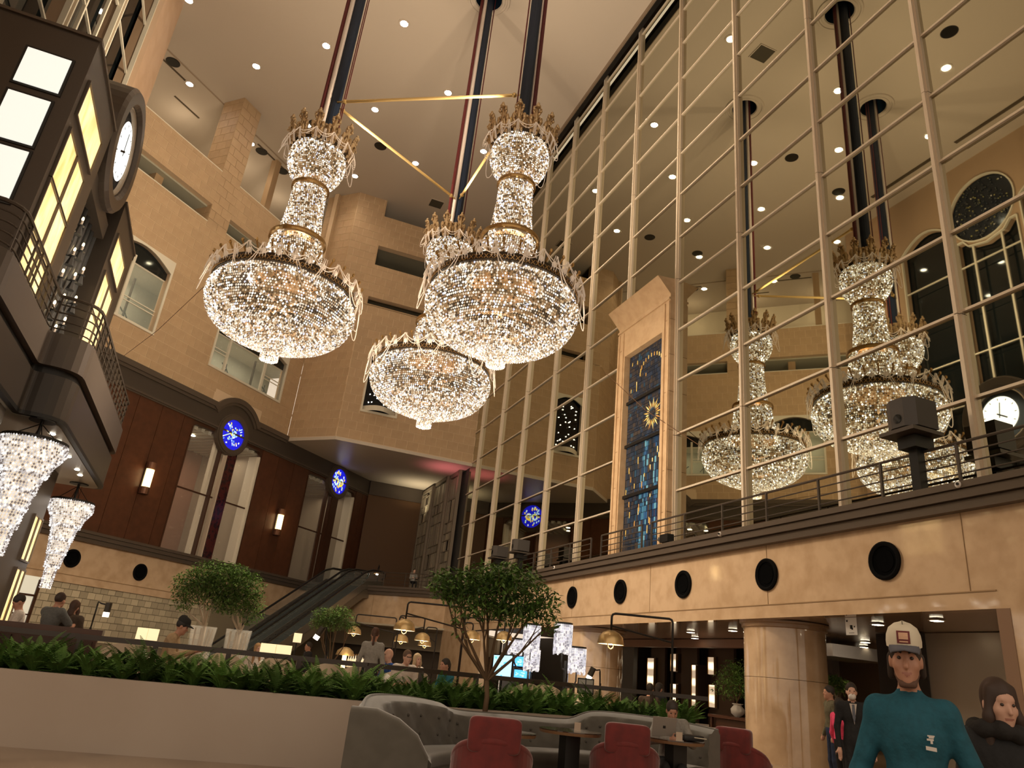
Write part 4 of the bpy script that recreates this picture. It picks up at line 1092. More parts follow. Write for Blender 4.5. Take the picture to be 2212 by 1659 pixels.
# ================================================================== rooms behind the right opening
struct('ceiling_lobby', MB().box(13.3, 5, 3.29, 30, 36.2, 3.45), mat('gloss_ceiling', (.30, .22, .16), .14, 0))
for (x, y) in [(14.2, 11.5), (14.6, 13.4), (15.2, 19.5), (15.4, 22.0), (17, 20.4), (17.2, 24.3), (16.2, 29), (18.5, 17.5), (20, 19), (21.5, 20.6)]:
    t = thing('lobby_downlight', 'small square downlight in the glossy lobby ceiling beyond the right opening', 'downlight', (x, y, 3.25), 0, 'lobby downlights beyond the right opening')
    MB().box(x - .09, y - .09, 3.245, x + .09, y + .09, 3.262).build('lens', mat('lobby_glow', (1, .9, .7), .5, emit=(1, .85, .6), es=12), t)
    MB().box(x - .12, y - .12, 3.255, x + .12, y + .12, 3.268).build('frame', CHAMP, t)
    lamp('beam', 'SPOT', (x, y, 3.2), 55, (1, .78, .5), .06, t, spot=2.0, blend=.8)
for k, (yc, lb) in enumerate(((16.05, 'thick round marble column right of the red armchair'), (26.35, 'round marble column behind the crystal floor lamps'))):
    t = thing('marble_column', lb, 'column', (14.15, yc, 0), 0, 'round marble columns of the right opening')
    MB().lathe([(1.02, 0), (1.02, 1.9)], 48, (14.15, yc, 0)).build('lower_drum', MARBLE, t, smooth=True)
    MB().lathe([(1.02, 1.91), (1.02, 3.12)], 48, (14.15, yc, 0)).build('upper_drum', MARBLE, t, smooth=True)
    MB().lathe([(1.02, 3.10), (1.07, 3.12), (1.07, 3.20), (1.12, 3.22), (1.12, 3.27)], 48, (14.15, yc, 0)).build('capital_ring', mat('col_ring', (.30, .19, .11), .3), t, smooth=False)
# panelled screen wall with tall lamps
BRN = mat('brown_panel', (.065, .038, .024), .45, rand=.2)
scr = struct('wall_right_screen', MB().box(19.6, 20, 0, 19.9, 37, 3.3), mat('screen_back', (.04, .024, .016), .6))
k = 0; y = 21.5
while y < 36:
    w = 1.15; x = 18.6 + .5 * (k % 2)
    MB().box(x, y + .03, 0, x + .12, y + w - .03, 3.25).build('panel', BRN, scr)
    y += w; k += 1
struct('wall_right_header', MB().box(17.6, 18.5, 2.98, 17.9, 36, 3.27), mat('header_brown', (.24, .13, .085), .5))
SLAMP = mat('strip_glow', (1, .9, .7), .4, emit=(1, .84, .58), es=1.3)
_nt = SLAMP.node_tree; _b = _nt.nodes['Principled BSDF']; _tc = _nt.nodes.new('ShaderNodeTexCoord'); _w = _nt.nodes.new('ShaderNodeTexWave'); _w.bands_direction = 'Z'; _w.inputs['Scale'].default_value = .55; _w.inputs['Distortion'].default_value = 1.5
_r = _nt.nodes.new('ShaderNodeValToRGB'); _r.color_ramp.elements[0].color = (.30, .22, .15, 1); _r.color_ramp.elements[1].color = (1.6, 1.3, .85, 1); _r.color_ramp.elements[0].position = .35
_nt.links.new(_tc.outputs['Object'], _w.inputs['Vector']); _nt.links.new(_w.outputs['Fac'], _r.inputs['Fac']); _nt.links.new(_r.outputs['Color'], _b.inputs['Emission Color'])
for i, (px, y0, y1, wd) in enumerate(((1373, 1393, 1490, .42), (1408, 1422, 1484, .55), (1457, 1413, 1450, .42), (1457, 1478, 1530, .42), (1501, 1437, 1525, .3), (1538, 1420, 1457, .4), (1540, 1480, 1528, .4))):
    a = atx(px, y0, 18.5); b = atx(px, y1, 18.5)
    t = thing('strip_lamp', ['tall amber strip lamp leftmost on the brown screen wall', 'pale frosted strip lamp second from the left on the brown screen wall', 'upper amber strip lamp behind the dome lamp post', 'lower amber strip lamp behind the dome lamp post', 'slim tall strip lamp right of the dome lamp post', 'upper strip lamp half hidden by the leafy plant', 'lower strip lamp half hidden by the leafy plant'][i], 'lamp', (18.5, a[1], max(.1, b[2])), 0, 'strip lamps on the brown screen wall')
    MB().box(18.46, a[1] - wd / 2, b[2], 18.52, a[1] + wd / 2, a[2]).build('glass', SLAMP, t)
    MB().box(18.52, a[1] - wd / 2 - .03, max(.02, b[2] - .03), 19.62, a[1] + wd / 2 + .03, a[2] + .03).build('housing', mat('lamp_housing', (.05, .03, .02), .5), t)
    for s in (-1, 1): MB().box(18.44, a[1] + s * wd / 2 - .02, b[2], 18.56, a[1] + s * wd / 2 + .02, a[2]).build('frame', GOLD, t)
# elevator lobby wall, corridor end
struct('wall_right_lobby', MB().box(16.5, 6, 0, 16.8, 13.75, 3.27), mat('metal_panel', (.34, .29, .24), .28, .6))
struct('wall_right_dark', MB().box(16.45, 13.75, 0, 16.8, 15.2, 3.27), mat('dark_panel', (.02, .015, .012), .4))
struct('wall_right_end', MB().box(23.5, 12, 0, 23.8, 32, 3.27), mat('end_wall', (.30, .19, .11), .4))
struct('door_3', MB().box(21.0, 15.2, 0, 21.2, 18.9, 3.27), mat('corr_wall', (.42, .29, .18), .4))
MB().box(20.94, 18.2, 0, 21.0, 18.9, 2.7).build('door_frame', mat('brass_frame', (.5, .32, .14), .3, .6), bpy.data.objects['door_3'])
struct('trim_11', MB().box(17.2, 17.5, 2.75, 19.6, 19.2, 3.1), mat('steel_beam', (.45, .42, .38), .25, .8))
struct('trim_12', MB().box(12.93, 9.0, 0, 13.3, 9.25, 3.27), mat('jamb_brown', (.20, .12, .075), .4))
nt_ = thing('paper_notice', 'white paper notice hanging under the soffit beside the marble column', 'notice', (13.4, 13.03, 2.88))
MB().box(13.39, 12.87, 2.9, 13.40, 13.19, 3.27).build('sheet', mat('paper', (.75, .72, .68), .6), nt_)
for (y0, z0, y1, z1) in ((13.12, 3.18, 13.16, 3.22), (12.99, 3.03, 13.06, 3.11), (12.92, 3.06, 12.95, 3.09), (12.95, 2.94, 13.1, 2.95), (12.98, 3.01, 13.02, 3.05)):
    MB().box(13.385, y0, z0, 13.389, y1, z1).build('print', BLACK, nt_)
# grey service room with blue screens at the far end
struct('wall_right_grey', MB().box(18, 30, 0, 18.2, 46, 3.4), mat('grey_wall', (.085, .075, .065), .5))
SCB = mat('screen_blue', (.05, .2, .4), .3, emit=(.10, .48, 1.0), es=1.5)
SCW = mat('screen_white', (.3, .5, .6), .3, emit=(.55, .85, 1.0), es=1.2)
for i, (p0, p1, m, lb) in enumerate((((1068, 1415), (1102, 1470), SCW, 'pale blue standing display screen left in the grey room'), ((1112, 1418), (1130, 1440), SCB, 'small blue screen on a stand right of the pale display'), ((1112, 1446), (1146, 1472), SCB, 'low blue display screen at the right in the grey room'))):
    a, b = atx(*p0, 15.8), atx(*p1, 15.8)
    t = thing('display_screen', lb, 'screen', (15.8, a[1], 0), 0, 'blue display screens in the grey room')
    MB().box(15.78, b[1], b[2], 15.80, a[1], a[2]).build('panel', m, t)
    MB().box(15.80, b[1] - .05, b[2] - .05, 15.86, a[1] + .05, a[2] + .05).build('case', BLACK, t)
    MB().box(15.8, (a[1] + b[1]) / 2 - .05, 0, 15.86, (a[1] + b[1]) / 2 + .05, b[2]).build('stand', BLACK, t)
    g = random.Random(i)
    for q in range(9):
        y = g.uniform(b[1] + .1, a[1] - .3); z = g.uniform(b[2] + .05, a[2] - .15); MB().box(15.765, y, z, 15.78, y + g.uniform(.1, .3), z + g.uniform(.03, .1)).build('window_tile', SCB if m is SCW else SCW, t)
# crystal floor lamps: cylinders of hanging rods on branched stems
CRY = island_mat('rod_crystal', [(0, (.30, .28, .32)), (.3, (.55, .53, .56)), (.6, (.85, .80, .78)), (.85, (.65, .62, .70))], 1.0)
def floor_lamp(x, y, shades, label):
    t = thing('crystal_floor_lamp', label, 'lamp', (x, y, 0), 0, 'branched crystal floor lamps')
    MB().lathe([(.01, 0), (.35, 0), (.35, .05), (.05, .08)], 20, (x, y, 0)).build('base', BLACK, t)
    MB().cyl((x, y, 0), (x, y, 2.0), .05, n=8).build('stem', BLACK, t)
    for dx, dy, z0, h, r in shades:
        MB().tube([(x, y, z0 - .55), (x + dx * .8, y + dy * .8, z0 - .5), (x + dx, y + dy, z0 - .3), (x + dx, y + dy, z0 + h)], .03, 6).build('branch', BLACK, t)
        MB().lathe([(.02, h), (r, h), (r + .015, h), (r + .015, h - .04), (r, h - .04)], 20, (x + dx, y + dy, z0)).build('shade_ring', BLACK, t)
        mb = MB(); g = random.Random(int(z0 * 100))
        n = 30
        for q in range(n):
            a = 2 * PI * q / n; e = g.uniform(-.09, .04)
            for j in range(9):
                za = z0 + e + (h - .05 - e) * j / 9; zb = z0 + e + (h - .05 - e) * (j + .86) / 9
                mb.cyl((x + dx + r * math.cos(a), y + dy + r * math.sin(a), za), (x + dx + r * math.cos(a), y + dy + r * math.sin(a), zb), .03, n=4)
        o = mb.build('crystal_shade', CRY, t); o['kind'] = 'stuff'
        MB().cyl((x + dx, y + dy, z0 + .1), (x + dx, y + dy, z0 + h - .08), r * .7, n=14).build('shade_core', mat('shade_core', (1, .95, .9), .5, emit=(1, .94, .86), es=.5, sample=False), t)
        lamp('shade_light', 'POINT', (x + dx, y + dy, z0 - .12), 22, (1, .9, .75), .12, t)
def px_shades(x, y, lst, dp=26.0):
    out = []
    f_ = RC[:, 2]
    for px, y0, y1, r in lst:
        rr = ray(px, y1); p = EYE + rr * dp / (rr @ f_); out.append((p[0] - x, p[1] - y, p[2], (y1 - y0) * dp / FPX, r))
    return out
_b1 = EYE + ray(1140, 1470) * 26 / (ray(1140, 1470) @ RC[:, 2]); _b2 = EYE + ray(1219, 1470) * 26 / (ray(1219, 1470) @ RC[:, 2])
floor_lamp(_b1[0], _b1[1], px_shades(_b1[0], _b1[1], [(1146, 1350, 1405, .29), (1112, 1380, 1410, .24), (1147, 1402, 1446, .27)]), 'crystal shaded floor lamp behind the tree branches, left one')
floor_lamp(_b2[0], _b2[1], px_shades(_b2[0], _b2[1], [(1214, 1348, 1411, .31), (1245, 1400, 1452, .30)]), 'crystal shaded floor lamp in front of the far marble column, right one')
# ------------------------------------------------------------------ round wall speakers
WSP = mat('speaker_black', (.004, .004, .004), .7, spec=.1)
def porthole(p, nx, label):
    t = thing('wall_speaker', label, 'speaker', tuple(p), 0, 'round black speakers in the marble walls')
    nx = Vector(nx).normalized(); u = nx.cross(V(0, 0, 1)).normalized(); w = V(0, 0, 1)
    def ring(nm, prof, m):
        mb = MB(); n = 32; vs = []
        for r, d in prof:
            for i in range(n): a = 2 * PI * i / n; vs.append(Vector(p) + u * r * math.cos(a) + w * r * math.sin(a) + nx * d)
        fs = [[j * n + i, j * n + (i + 1) % n, (j + 1) * n + (i + 1) % n, (j + 1) * n + i] for j in range(len(prof) - 1) for i in range(n)]
        mb.add(vs, fs).build(nm, m, t, fix=True)
    ring('bezel', [(.40, 0), (.40, .05), (.36, .07), (.31, .04), (.31, .0)], WSP)
    ring('cone', [(.31, .02), (.24, .005), (.23, .02), (.10, .008), (.001, .01)], mat('cone_black', (.003, .003, .003), .9, spec=.02))
for k, (y, lb) in enumerate(((26.22, 'round black wall speaker farthest left on the right marble wall'), (22.55, 'round black wall speaker second from the far end of the right wall'), (18.85, 'round black wall speaker middle of five on the right wall'), (15.2, 'round black wall speaker above the thick marble column'), (11.54, 'round black wall speaker nearest on the right wall, largest'))):
    porthole((12.935, y, 4.32), (-1, 0, 0), lb)
for s, z, lb in ((hit45(155, 1206)[0], hit45(155, 1206)[1], 'round black wall speaker behind the small crystal pendant'), (*hit45(302, 1236), 'round black wall speaker on left marble right of the pendant')):
    porthole(P45(s, .005, z), (1, -1, 0), lb)
# ------------------------------------------------------------------ projector and other gear on the ledge
def proj_unit(y, label, big=True):
    t = thing('ledge_projector', label, 'projector', (12.7, y, 5.56), 0, 'projectors on the right ledge')
    s = 1.0 if big else .8; z = 5.56
    MB().box(12.62, y - .1 * s, z, 12.82, y + .1 * s, z + 1.0 * s).build('post', BLACK, t)
    MB().box(12.45, y - .22 * s, z + .85 * s, 12.98, y + .2 * s, z + 1.1 * s).build('bracket', BLACK, t)
    MB().box(12.2, y - .42 * s, z + 1.12 * s, 13.05, y + .42 * s, z + 1.2 * s).build('tray', BRONZE, t)
    o = MB(); zz = z + 1.26 * s
    q = [(12.28, -.16), (12.42, -.36), (13.0, -.36), (13.0, .36), (12.42, .36), (12.28, .16)]
    vs = [(a, y + b * s, zz) for a, b in q] + [(a, y + b * s, zz + .62 * s) for a, b in q]
    o.add(vs, [[5, 4, 3, 2, 1, 0], [6, 7, 8, 9, 10, 11]] + [[i, (i + 1) % 6, 6 + (i + 1) % 6, 6 + i] for i in range(6)]).build('housing', mat('projector_case', (.05, .042, .036), .5), t)
    MB().cyl((12.27, y, zz + .18), (12.34, y, zz + .18), .10, n=14).build('lens', DARKGLASS, t)
    return t
a = atx(1968, 890, 12.7); proj_unit(a[1], 'large dark projector on a post in front of the mirror wall', True)
a = atx(1092, 1165, 12.9); proj_unit(a[1], 'dark projector far along the ledge before the mirror, left one', False)
a = atx(1135, 1175, 12.9); proj_unit(a[1], 'dark projector far along the ledge before the mirror, right one', False)
def cam_unit(px, py, label):
    p = atx(px, py, 12.62); t = thing('security_camera', label, 'camera', tuple(p), 0, 'white cameras on the ledge front'); p = Vector(p)
    MB().ell(p, .07, .07, .07, 12, 8).build('dome', mat('camera_white', (.6, .55, .5), .35), t, smooth=True)
    MB().cyl(p + V(.02, 0, -.02), p + V(.14, 0, -.1), .03, n=8).build('mount', BLACK, t)
    MB().cyl(p + V(-.06, -.02, 0), p + V(-.075, -.025, 0), .03, n=10).build('lens', BLACK, t)
cam_unit(2071, 1047, 'white dome camera on the ledge below the big projector')
cam_unit(1556, 1154, 'white dome camera on the ledge right of the stained glass')
cam_unit(1198, 1226, 'white dome camera on the ledge left of the stained glass')
p = Vector(atx(1440, 1172, 12.7)); t = thing('ledge_lamp', 'small black floodlight box on the ledge at the pilaster foot', 'floodlight', tuple(p))
MB().obox(p + V(0, 0, .12), V(.12, 0, 0), V(0, .22, 0), V(0, 0, .12)).build('body', BLACK, t); MB().cyl(p + V(-.05, .22, .12), p + V(-.05, .34, .13), .07, n=10).build('lens', FIN, t)
# ------------------------------------------------------------------ escalators
def escalator(off, label, z1=5.56):
    t = thing('escalator', label, 'escalator', (0.8, 41.2, 0), 0, 'pair of escalators up to the mezzanine')
    d = V(1 / R2, 1 / R2, 0); sd = V(1 / R2, -1 / R2, 0)
    top = V(7.2, 48.0, 0) + sd * off; bot = top - d * 9.6
    def L(u, w, z): return bot + d * u + sd * w + V(0, 0, z)
    # truss side panels
    for w in (-.62, .62):
        path = [(-1.2, 0.0), (.6, 0.05), (9.4, 5.35), (11.2, 5.56)]
        mb = MB()
        lower = [L(u, w, z - .05) for u, z in path]; upper = [L(u, w, z + .42) for u, z in path]; lo2 = [L(u, w + .05, z - .05) for u, z in path]; up2 = [L(u, w + .05, z + .42) for u, z in path]
        for i in range(3): mb.hexa([lower[i], lower[i + 1], lo2[i + 1], lo2[i], upper[i], upper[i + 1], up2[i + 1], up2[i]])
        mb.build('skirt_panel', mat('steel_skirt', (.30, .27, .22), .25, .8), t)
        mb = MB(); g0 = [L(u, w + .02, z + .42) for u, z in path]; g1 = [L(u, w + .02, z + 1.0) for u, z in path]
        mb.add(g0 + g1, [[i, i + 1, i + 5, i + 4] for i in range(3)]).build('glass_balustrade', mat('balustrade_glass', (.25, .3, .28), .03, alpha=.22), t)
        hp = [(-1.4, .75), (-1.5, .95), (-1.35, 1.05), (.5, 1.08), (1.2, 1.35), (9.2, 6.28), (9.9, 6.5), (11.1, 6.56), (11.35, 6.45), (11.3, 6.2), (11.1, 6.1)]
        MB().tube([L(u, w + .02, z) for u, z in hp], .055, 8).build('handrail', mat('rubber', (.012, .012, .012), .3), t, smooth=True)
        MB().tube([L(u, w + .02, z - .06) for u, z in hp[2:8]], .03, 6).build('rail_trim', mat('steel_trim', (.55, .5, .42), .2, .9), t)
    st_ = MB().box(-.2, -.55, -.1, .2, .55, .1).mesh('step', mat('step_dark', (.03, .03, .03), .4, .5))
    for k in range(24):
        u = .4 + k * .385; z = .1 + max(0, (u - .6)) * (5.3 / 8.8)
        inst('step', st_, t, L(u, 0, z) - Vector(t.location), (0, 0, PI / 4))
    mb = MB(); path = [(-1.2, -.05), (.6, -.05), (9.4, 5.25), (11.2, 5.5)]
    lo_ = [L(u, -.62, z - .5) for u, z in path]; lo2 = [L(u, .62, z - .5) for u, z in path]; up_ = [L(u, -.62, z) for u, z in path]; up2 = [L(u, .62, z) for u, z in path]
    for i in range(3): mb.hexa([lo_[i], lo_[i + 1], lo2[i + 1], lo2[i], up_[i], up_[i + 1], up2[i + 1], up2[i]])
    mb.build('truss', mat('truss_bronze', (.16, .13, .09), .35, .4), t)
escalator(0.0, 'left hand escalator rising behind the leafy trees to the mezzanine')
escalator(1.75, 'right hand escalator with bright steel edge rising to the mezzanine')
# ================================================================== lounge
FWD = RC[:, 2]; RGT = V(RC[0][0], RC[1][0], 0).normalized()
def pt(px, py, depth):
    r = ray(px, py); return Vector(EYE + r * depth / (r @ FWD))
HZ = lambda px: 1457 + .1017 * (px - 1129)
ZL = .4
VEIN = Vector
# raised lounge floor
lf_ = MB(); pl = [(-7, 12.6), (2.0, 11.7), (4.2, 12.1), (6.4, 12.4), (8.0, 12.2), (11.0, 16), (11.5, 24), (10.5, 34), (2, 37), (-7, 33)]
n = len(pl); lf_.add([(x, y, 0) for x, y in pl] + [(x, y, ZL) for x, y in pl], [list(range(n, 2 * n))] + [[i, (i + 1) % n, n + (i + 1) % n, n + i] for i in range(n)])
struct('floor_lounge', lf_, mat('lounge_carpet', (.16, .10, .07), .8))
# planter
FR = [(-6.5, 12.35), (-1.64, 11.52), (2.42, 10.86), (3.3, 11.0), (4.3, 11.25), (6.2, 11.5), (7.3, 11.25), (7.75, 10.9)]
BK = [(-6.3, 13.4), (-1.5, 12.6), (2.5, 11.95), (3.4, 12.1), (4.4, 12.3), (6.3, 12.55), (7.8, 12.3), (8.5, 11.6)]
pla = thing('planter_box', 'long pale beige planter wall with rounded end in front of the lounge', 'planter', (2.4, 11, 0))
PLM = mat('planter_beige', (.44, .365, .30), .55, var=(.6, (.41, .33, .265), .35, .65))
mb = MB()
for i in range(len(FR) - 1):
    mb.hexa([V(*FR[i], 0), V(*FR[i + 1], 0), V(*(Vector(FR[i + 1]).lerp(Vector(BK[i + 1]), .12)), 0), V(*(Vector(FR[i]).lerp(Vector(BK[i]), .12)), 0), V(*FR[i], .86), V(*FR[i + 1], .86), V(*(Vector(FR[i + 1]).lerp(Vector(BK[i + 1]), .12)), .86), V(*(Vector(FR[i]).lerp(Vector(BK[i]), .12)), .86)])
mb.build('front_wall', PLM, pla, fix=True)
mb = MB()
for i in range(len(FR) - 1):
    fa, fb = Vector(FR[i]).lerp(Vector(BK[i]), .06), Vector(FR[i + 1]).lerp(Vector(BK[i + 1]), .06)
    mb.hexa([V(*fa, .3), V(*fb, .3), V(*BK[i + 1], .3), V(*BK[i], .3), V(*fa, .80), V(*fb, .80), V(*BK[i + 1], .80), V(*BK[i], .80)])
mb.build('soil', mat('soil', (.02, .015, .01), .9), pla, fix=True)
mb = MB().hexa([V(*FR[-1], 0), V(8.0, 11.0, 0), V(8.75, 11.65, 0), V(*BK[-1], 0), V(*FR[-1], .86), V(8.0, 11.0, .86), V(8.75, 11.65, .86), V(*BK[-1], .86)]); mb.build('end_wall', PLM, pla, fix=True)
mb = MB()
for i in range(len(BK) - 1): mb.beam((*BK[i], .45), (*BK[i + 1], .45), .1, .9)
mb.build('back_wall', PLM, pla)
# rail behind the planter
RB = mat('rail_brown', (.035, .02, .014), .4)
rl_ = thing('lounge_rail', 'dark brown handrail running along the back of the fern planter', 'railing', (0, 12.9, .8))
for i in range(len(BK) - 1):
    a, b = V(*BK[i], 1.31), V(*BK[i + 1], 1.31); MB().beam(a, b, .07, .07).build('handrail', RB, rl_)
    L_ = (b - a).length; m_ = max(1, round(L_ / 1.15))
    for k in range(m_):
        p = a.lerp(b, k / m_); MB().box(p.x - .035, p.y - .035, .4, p.x + .035, p.y + .035, 1.3).build('post', RB, rl_)
# ferns
def fern_mesh(seed, nf=24, L=.62):
    g = random.Random(seed); mb = MB()
    for f in range(nf):
        a = 2 * PI * f / nf + g.uniform(-.3, .3); ln = L * g.uniform(.6, 1.1); up = g.uniform(.75, 1.35); n = 22
        d = V(math.cos(a), math.sin(a), 0); sp = []
        for i in range(n + 1):
            t = i / n; sp.append(d * (ln * (t * .55 + .35 * t * t) * (1.35 - .5 * up)) + V(0, 0, ln * (up * t * 1.1 - .55 * t * t)))
        side = V(-d.y, d.x, 0)
        for i in range(1, n):
            t = i / n; w = .052 * math.sin(PI * (t * .88 + .12)) ** .8 * (ln / L); p = sp[i]; fw = (sp[i + 1] - sp[i - 1]).normalized()
            for s in (-1, 1):
                tip = p + side * s * w + fw * w * .45 - V(0, 0, w * .25); b0 = p - fw * .0075; b1 = p + fw * .0075
                mb.add([b0, b0.lerp(tip, .6) - fw * .003, tip, b1.lerp(tip, .6) + fw * .006, b1], [[0, 1, 2, 3, 4]])
        mb.add([sp[0] - side * .006, sp[0] + side * .006, sp[n // 2] + side * .004, sp[n // 2] - side * .004], [[0, 1, 2, 3]])
        mb.add([sp[n // 2] - side * .004, sp[n // 2] + side * .004, sp[n], ], [[0, 1, 2]])
    return mb
FERN = mat('fern_green', (.075, .15, .03), .6, rand=.45, spec=.2)
fms = [fern_mesh(s, 30, l).mesh('fronds', FERN) for s, l in ((1, .46), (2, .54), (3, .42), (4, .50), (5, .45))]
fl = []
for i in range(len(FR) - 1):
    a0, a1, b0, b1 = Vector(FR[i]), Vector(FR[i + 1]), Vector(BK[i]), Vector(BK[i + 1]); L_ = (a1 - a0).length; m_ = max(1, round(L_ / .27))
    for k in range(m_):
        for r in (.26, .55, .82):
            t = (k + RND.random() * .8) / m_; p = a0.lerp(a1, t).lerp(b0.lerp(b1, t), r + RND.uniform(-.08, .08)); fl.append(p)
cw = ['leftmost', 'central', 'right']
for q, p in enumerate(fl):
    if p.x < -3.4: continue
    t = thing('fern', 'lush green fern clump growing in the long beige planter', 'fern', (p.x, p.y, .80), RND.uniform(0, 6.3), 'ferns in the long planter')
    inst('fronds', fms[q % 5], t, (0, 0, 0), (RND.uniform(-.15, .15), RND.uniform(-.15, .15), 0), [RND.uniform(.8, 1.15)] * 3)
# ------------------------------------------------------------------ trees
LEAF = mat('leaf_green', (.085, .17, .03), .45); LEAF2 = mat('leaf_light', (.13, .22, .05), .45); LEAF3 = mat('leaf_dark', (.035, .075, .022), .5)
BARK = mat('bark', (.14, .085, .045), .8); BARKL = mat('bark_pale', (.42, .34, .25), .7)
def tree(name, label, base, blobs, bark, leafs, nleaf, lsize, trunk_r=.04, fork=.45, seed=1, cat='tree', droop=.2, bare=None):
    """blobs: list of (dx,dy,z,rx,rz) crown masses relative to base xy and absolute z"""
    g = random.Random(seed); base = Vector(base); t = thing(name, label, cat, tuple(base))
    zs = [b[2] for b in blobs]; ztop = max(zs); fz = base.z + (min(zs) - base.z) * fork
    fk = V(base.x + g.uniform(-.04, .04), base.y, fz)
    MB().tube([base, base.lerp(fk, .5) + V(.02, 0, 0), fk], [trunk_r, trunk_r * .9, trunk_r * .8], 8).build('trunk', bark, t, smooth=True)
    br = MB(); ends = []
    for b in blobs:
        c = V(base.x + b[0], base.y + b[1], b[2])
        m1 = fk.lerp(c, .55) + V(g.uniform(-.08, .08), g.uniform(-.08, .08), -.08)
        br.tube([fk, m1, c], [trunk_r * .6, trunk_r * .38, trunk_r * .15], 6)
        for k in range(5):
            e = c + V(g.uniform(-1, 1) * b[3] * .8, g.uniform(-1, 1) * b[3] * .8, g.uniform(-.5, .8) * b[4])
            s = m1.lerp(c, g.uniform(.0, .9)); br.tube([s, s.lerp(e, .5) + V(0, 0, .05), e], [trunk_r * .25, trunk_r * .17, trunk_r * .07], 4)
    br.build('branches', bark, t)
    lv = MB(); tot = sum(b[3] ** 2 * b[4] for b in blobs)
    for b in blobs:
        c = V(base.x + b[0], base.y + b[1], b[2])
        for k in range(int(nleaf * b[3] ** 2 * b[4] / tot)):
            u = V(g.gauss(0, 1), g.gauss(0, 1), g.gauss(0, 1)).normalized() * (g.random() ** .45)
            p = c + V(u.x * b[3], u.y * b[3], u.z * b[4]); 
            d = V(g.uniform(-1, 1), g.uniform(-1, 1), g.uniform(-.6, .5) - droop).normalized(); s = d.cross(V(g.uniform(-.5, .5), g.uniform(-.5, .5), 1)).normalized(); l = lsize * g.uniform(.7, 1.25)
            lv.cur = 0 if g.random() < .6 else (1 if g.random() < .6 else 2)
            lv.add([p, p + d * l * .5 + s * l * .2, p + d * l, p + d * l * .5 - s * l * .2], [[0, 1, 2, 3]])
    o = lv.build('foliage', leafs, t); o['kind'] = 'stuff'
    return t
def blob_px(base, depth, lst):
    out = []
    for px, py, rx, rz in lst:
        p = pt(px, py, depth); s = depth / FPX; out.append((p.x - base[0], p.y - base[1], p.z, rx * s, rz * s))
    return out
LV = [LEAF, LEAF2, LEAF3]
b3 = pt(1048, 1530, 10.9); b3 = V(b3.x, b3.y, .8)
tree('leafy_tree', 'slender leafy tree with forked trunk rising from the middle of the fern planter', b3, blob_px(b3, 10.9, [(985, 1262, 62, 38), (1050, 1248, 60, 34), (1105, 1255, 70, 42), (1165, 1300, 50, 40), (1190, 1345, 26, 28), (1040, 1300, 70, 38), (1110, 1315, 62, 36), (990, 1345, 20, 24), (960, 1270, 40, 26)]), BARK, LV, 5600, .095, .045, .38, 4)
bt = pt(432, 1392, 17.2); bt = V(bt.x, bt.y, ZL)
tree('potted_tree', 'airy green tree with pale branches standing in the left glass vase', V(bt.x, bt.y, .75), blob_px(bt, 17.2, [(420, 1262, 48, 34), (455, 1245, 50, 38), (400, 1290, 30, 30), (470, 1285, 45, 34)]), BARKL, LV, 5200, .085, .05, .62, 5)
bt2 = pt(507, 1405, 17.2); bt2 = V(bt2.x, bt2.y, ZL)
tree('potted_tree', 'airy green tree with pale branches standing in the right glass vase', V(bt2.x, bt2.y, .75), blob_px(bt2, 17.2, [(500, 1250, 45, 36), (535, 1275, 38, 42), (545, 1315, 28, 36), (500, 1300, 40, 30)]), BARKL, LV, 5200, .085, .05, .62, 6)
GLS = mat('vase_glass', (.8, .75, .65), .05, 0, alpha=.16, emit=(1, .85, .6), es=.10)
for q, (b, lb) in enumerate(((bt, 'tall clear glass vase lit from below holding the left tree'), (bt2, 'tall clear glass vase lit from below holding the right tree'))):
    t = thing('glass_vase', lb, 'vase', (b.x, b.y, ZL), 0, 'lit glass vases with trees')
    MB().lathe([(.20, 0), (.24, .4), (.27, 1.0), (.30, 1.35), (.285, 1.35), (.25, .9), (.2, .05)], 20, (b.x, b.y, ZL)).build('vase', GLS, t, smooth=True)
    for k in range(7):
        a = 2 * PI * k / 7; MB().tube([(b.x + .14 * math.cos(a), b.y + .14 * math.sin(a), ZL + .05), (b.x + .2 * math.cos(a), b.y + .2 * math.sin(a), ZL + 1.3)], .022, 5).build('branch_stem', BARKL, t)
    lamp('vase_light', 'POINT', (b.x, b.y, ZL + .1), 5, (1, .88, .65), .1, t)
b5 = pt(716, 1425, 17.5); b5 = V(b5.x, b5.y, ZL)
tree('leafy_tree', 'small feathery green tree behind the black reading lamp', b5, blob_px(b5, 17.5, [(700, 1330, 30, 20), (735, 1328, 32, 20), (715, 1345, 42, 18), (755, 1350, 22, 14), (690, 1352, 22, 14)]), BARK, LV, 3600, .065, .03, .45, 7)
b6 = V(16.2, 20.6, .85)
tree('leafy_plant', 'bushy green plant in a vase beside the thick marble column', b6, [(0, .3, 1.9, .55, .5), (.1, -.2, 2.2, .45, .4), (-.2, .1, 1.6, .6, .35), (.2, .6, 2.25, .35, .3), (-.1, -.3, 1.75, .4, .4)], BARK, LV, 2000, .10, .04, .5, 8, cat='plant')
t = thing('plant_table', 'dark red wooden console table under the bushy plant', 'table', (16.2, 20.6, 0))
MB().box(15.8, 19.6, .72, 16.6, 21.6, .80).build('top', WOOD, t)
for x in (15.85, 16.5):
    for y in (19.7, 21.5): MB().box(x, y - .04, 0, x + .08, y + .04, .72).build('leg', WOODD, t)
MB().box(15.95, 19.8, .05, 16.4, 21.4, .7).build('cabinet', WOODD, t)
t = thing('plant_vase', 'white round vase of the bushy plant on the console', 'vase', (16.2, 20.6, .8))
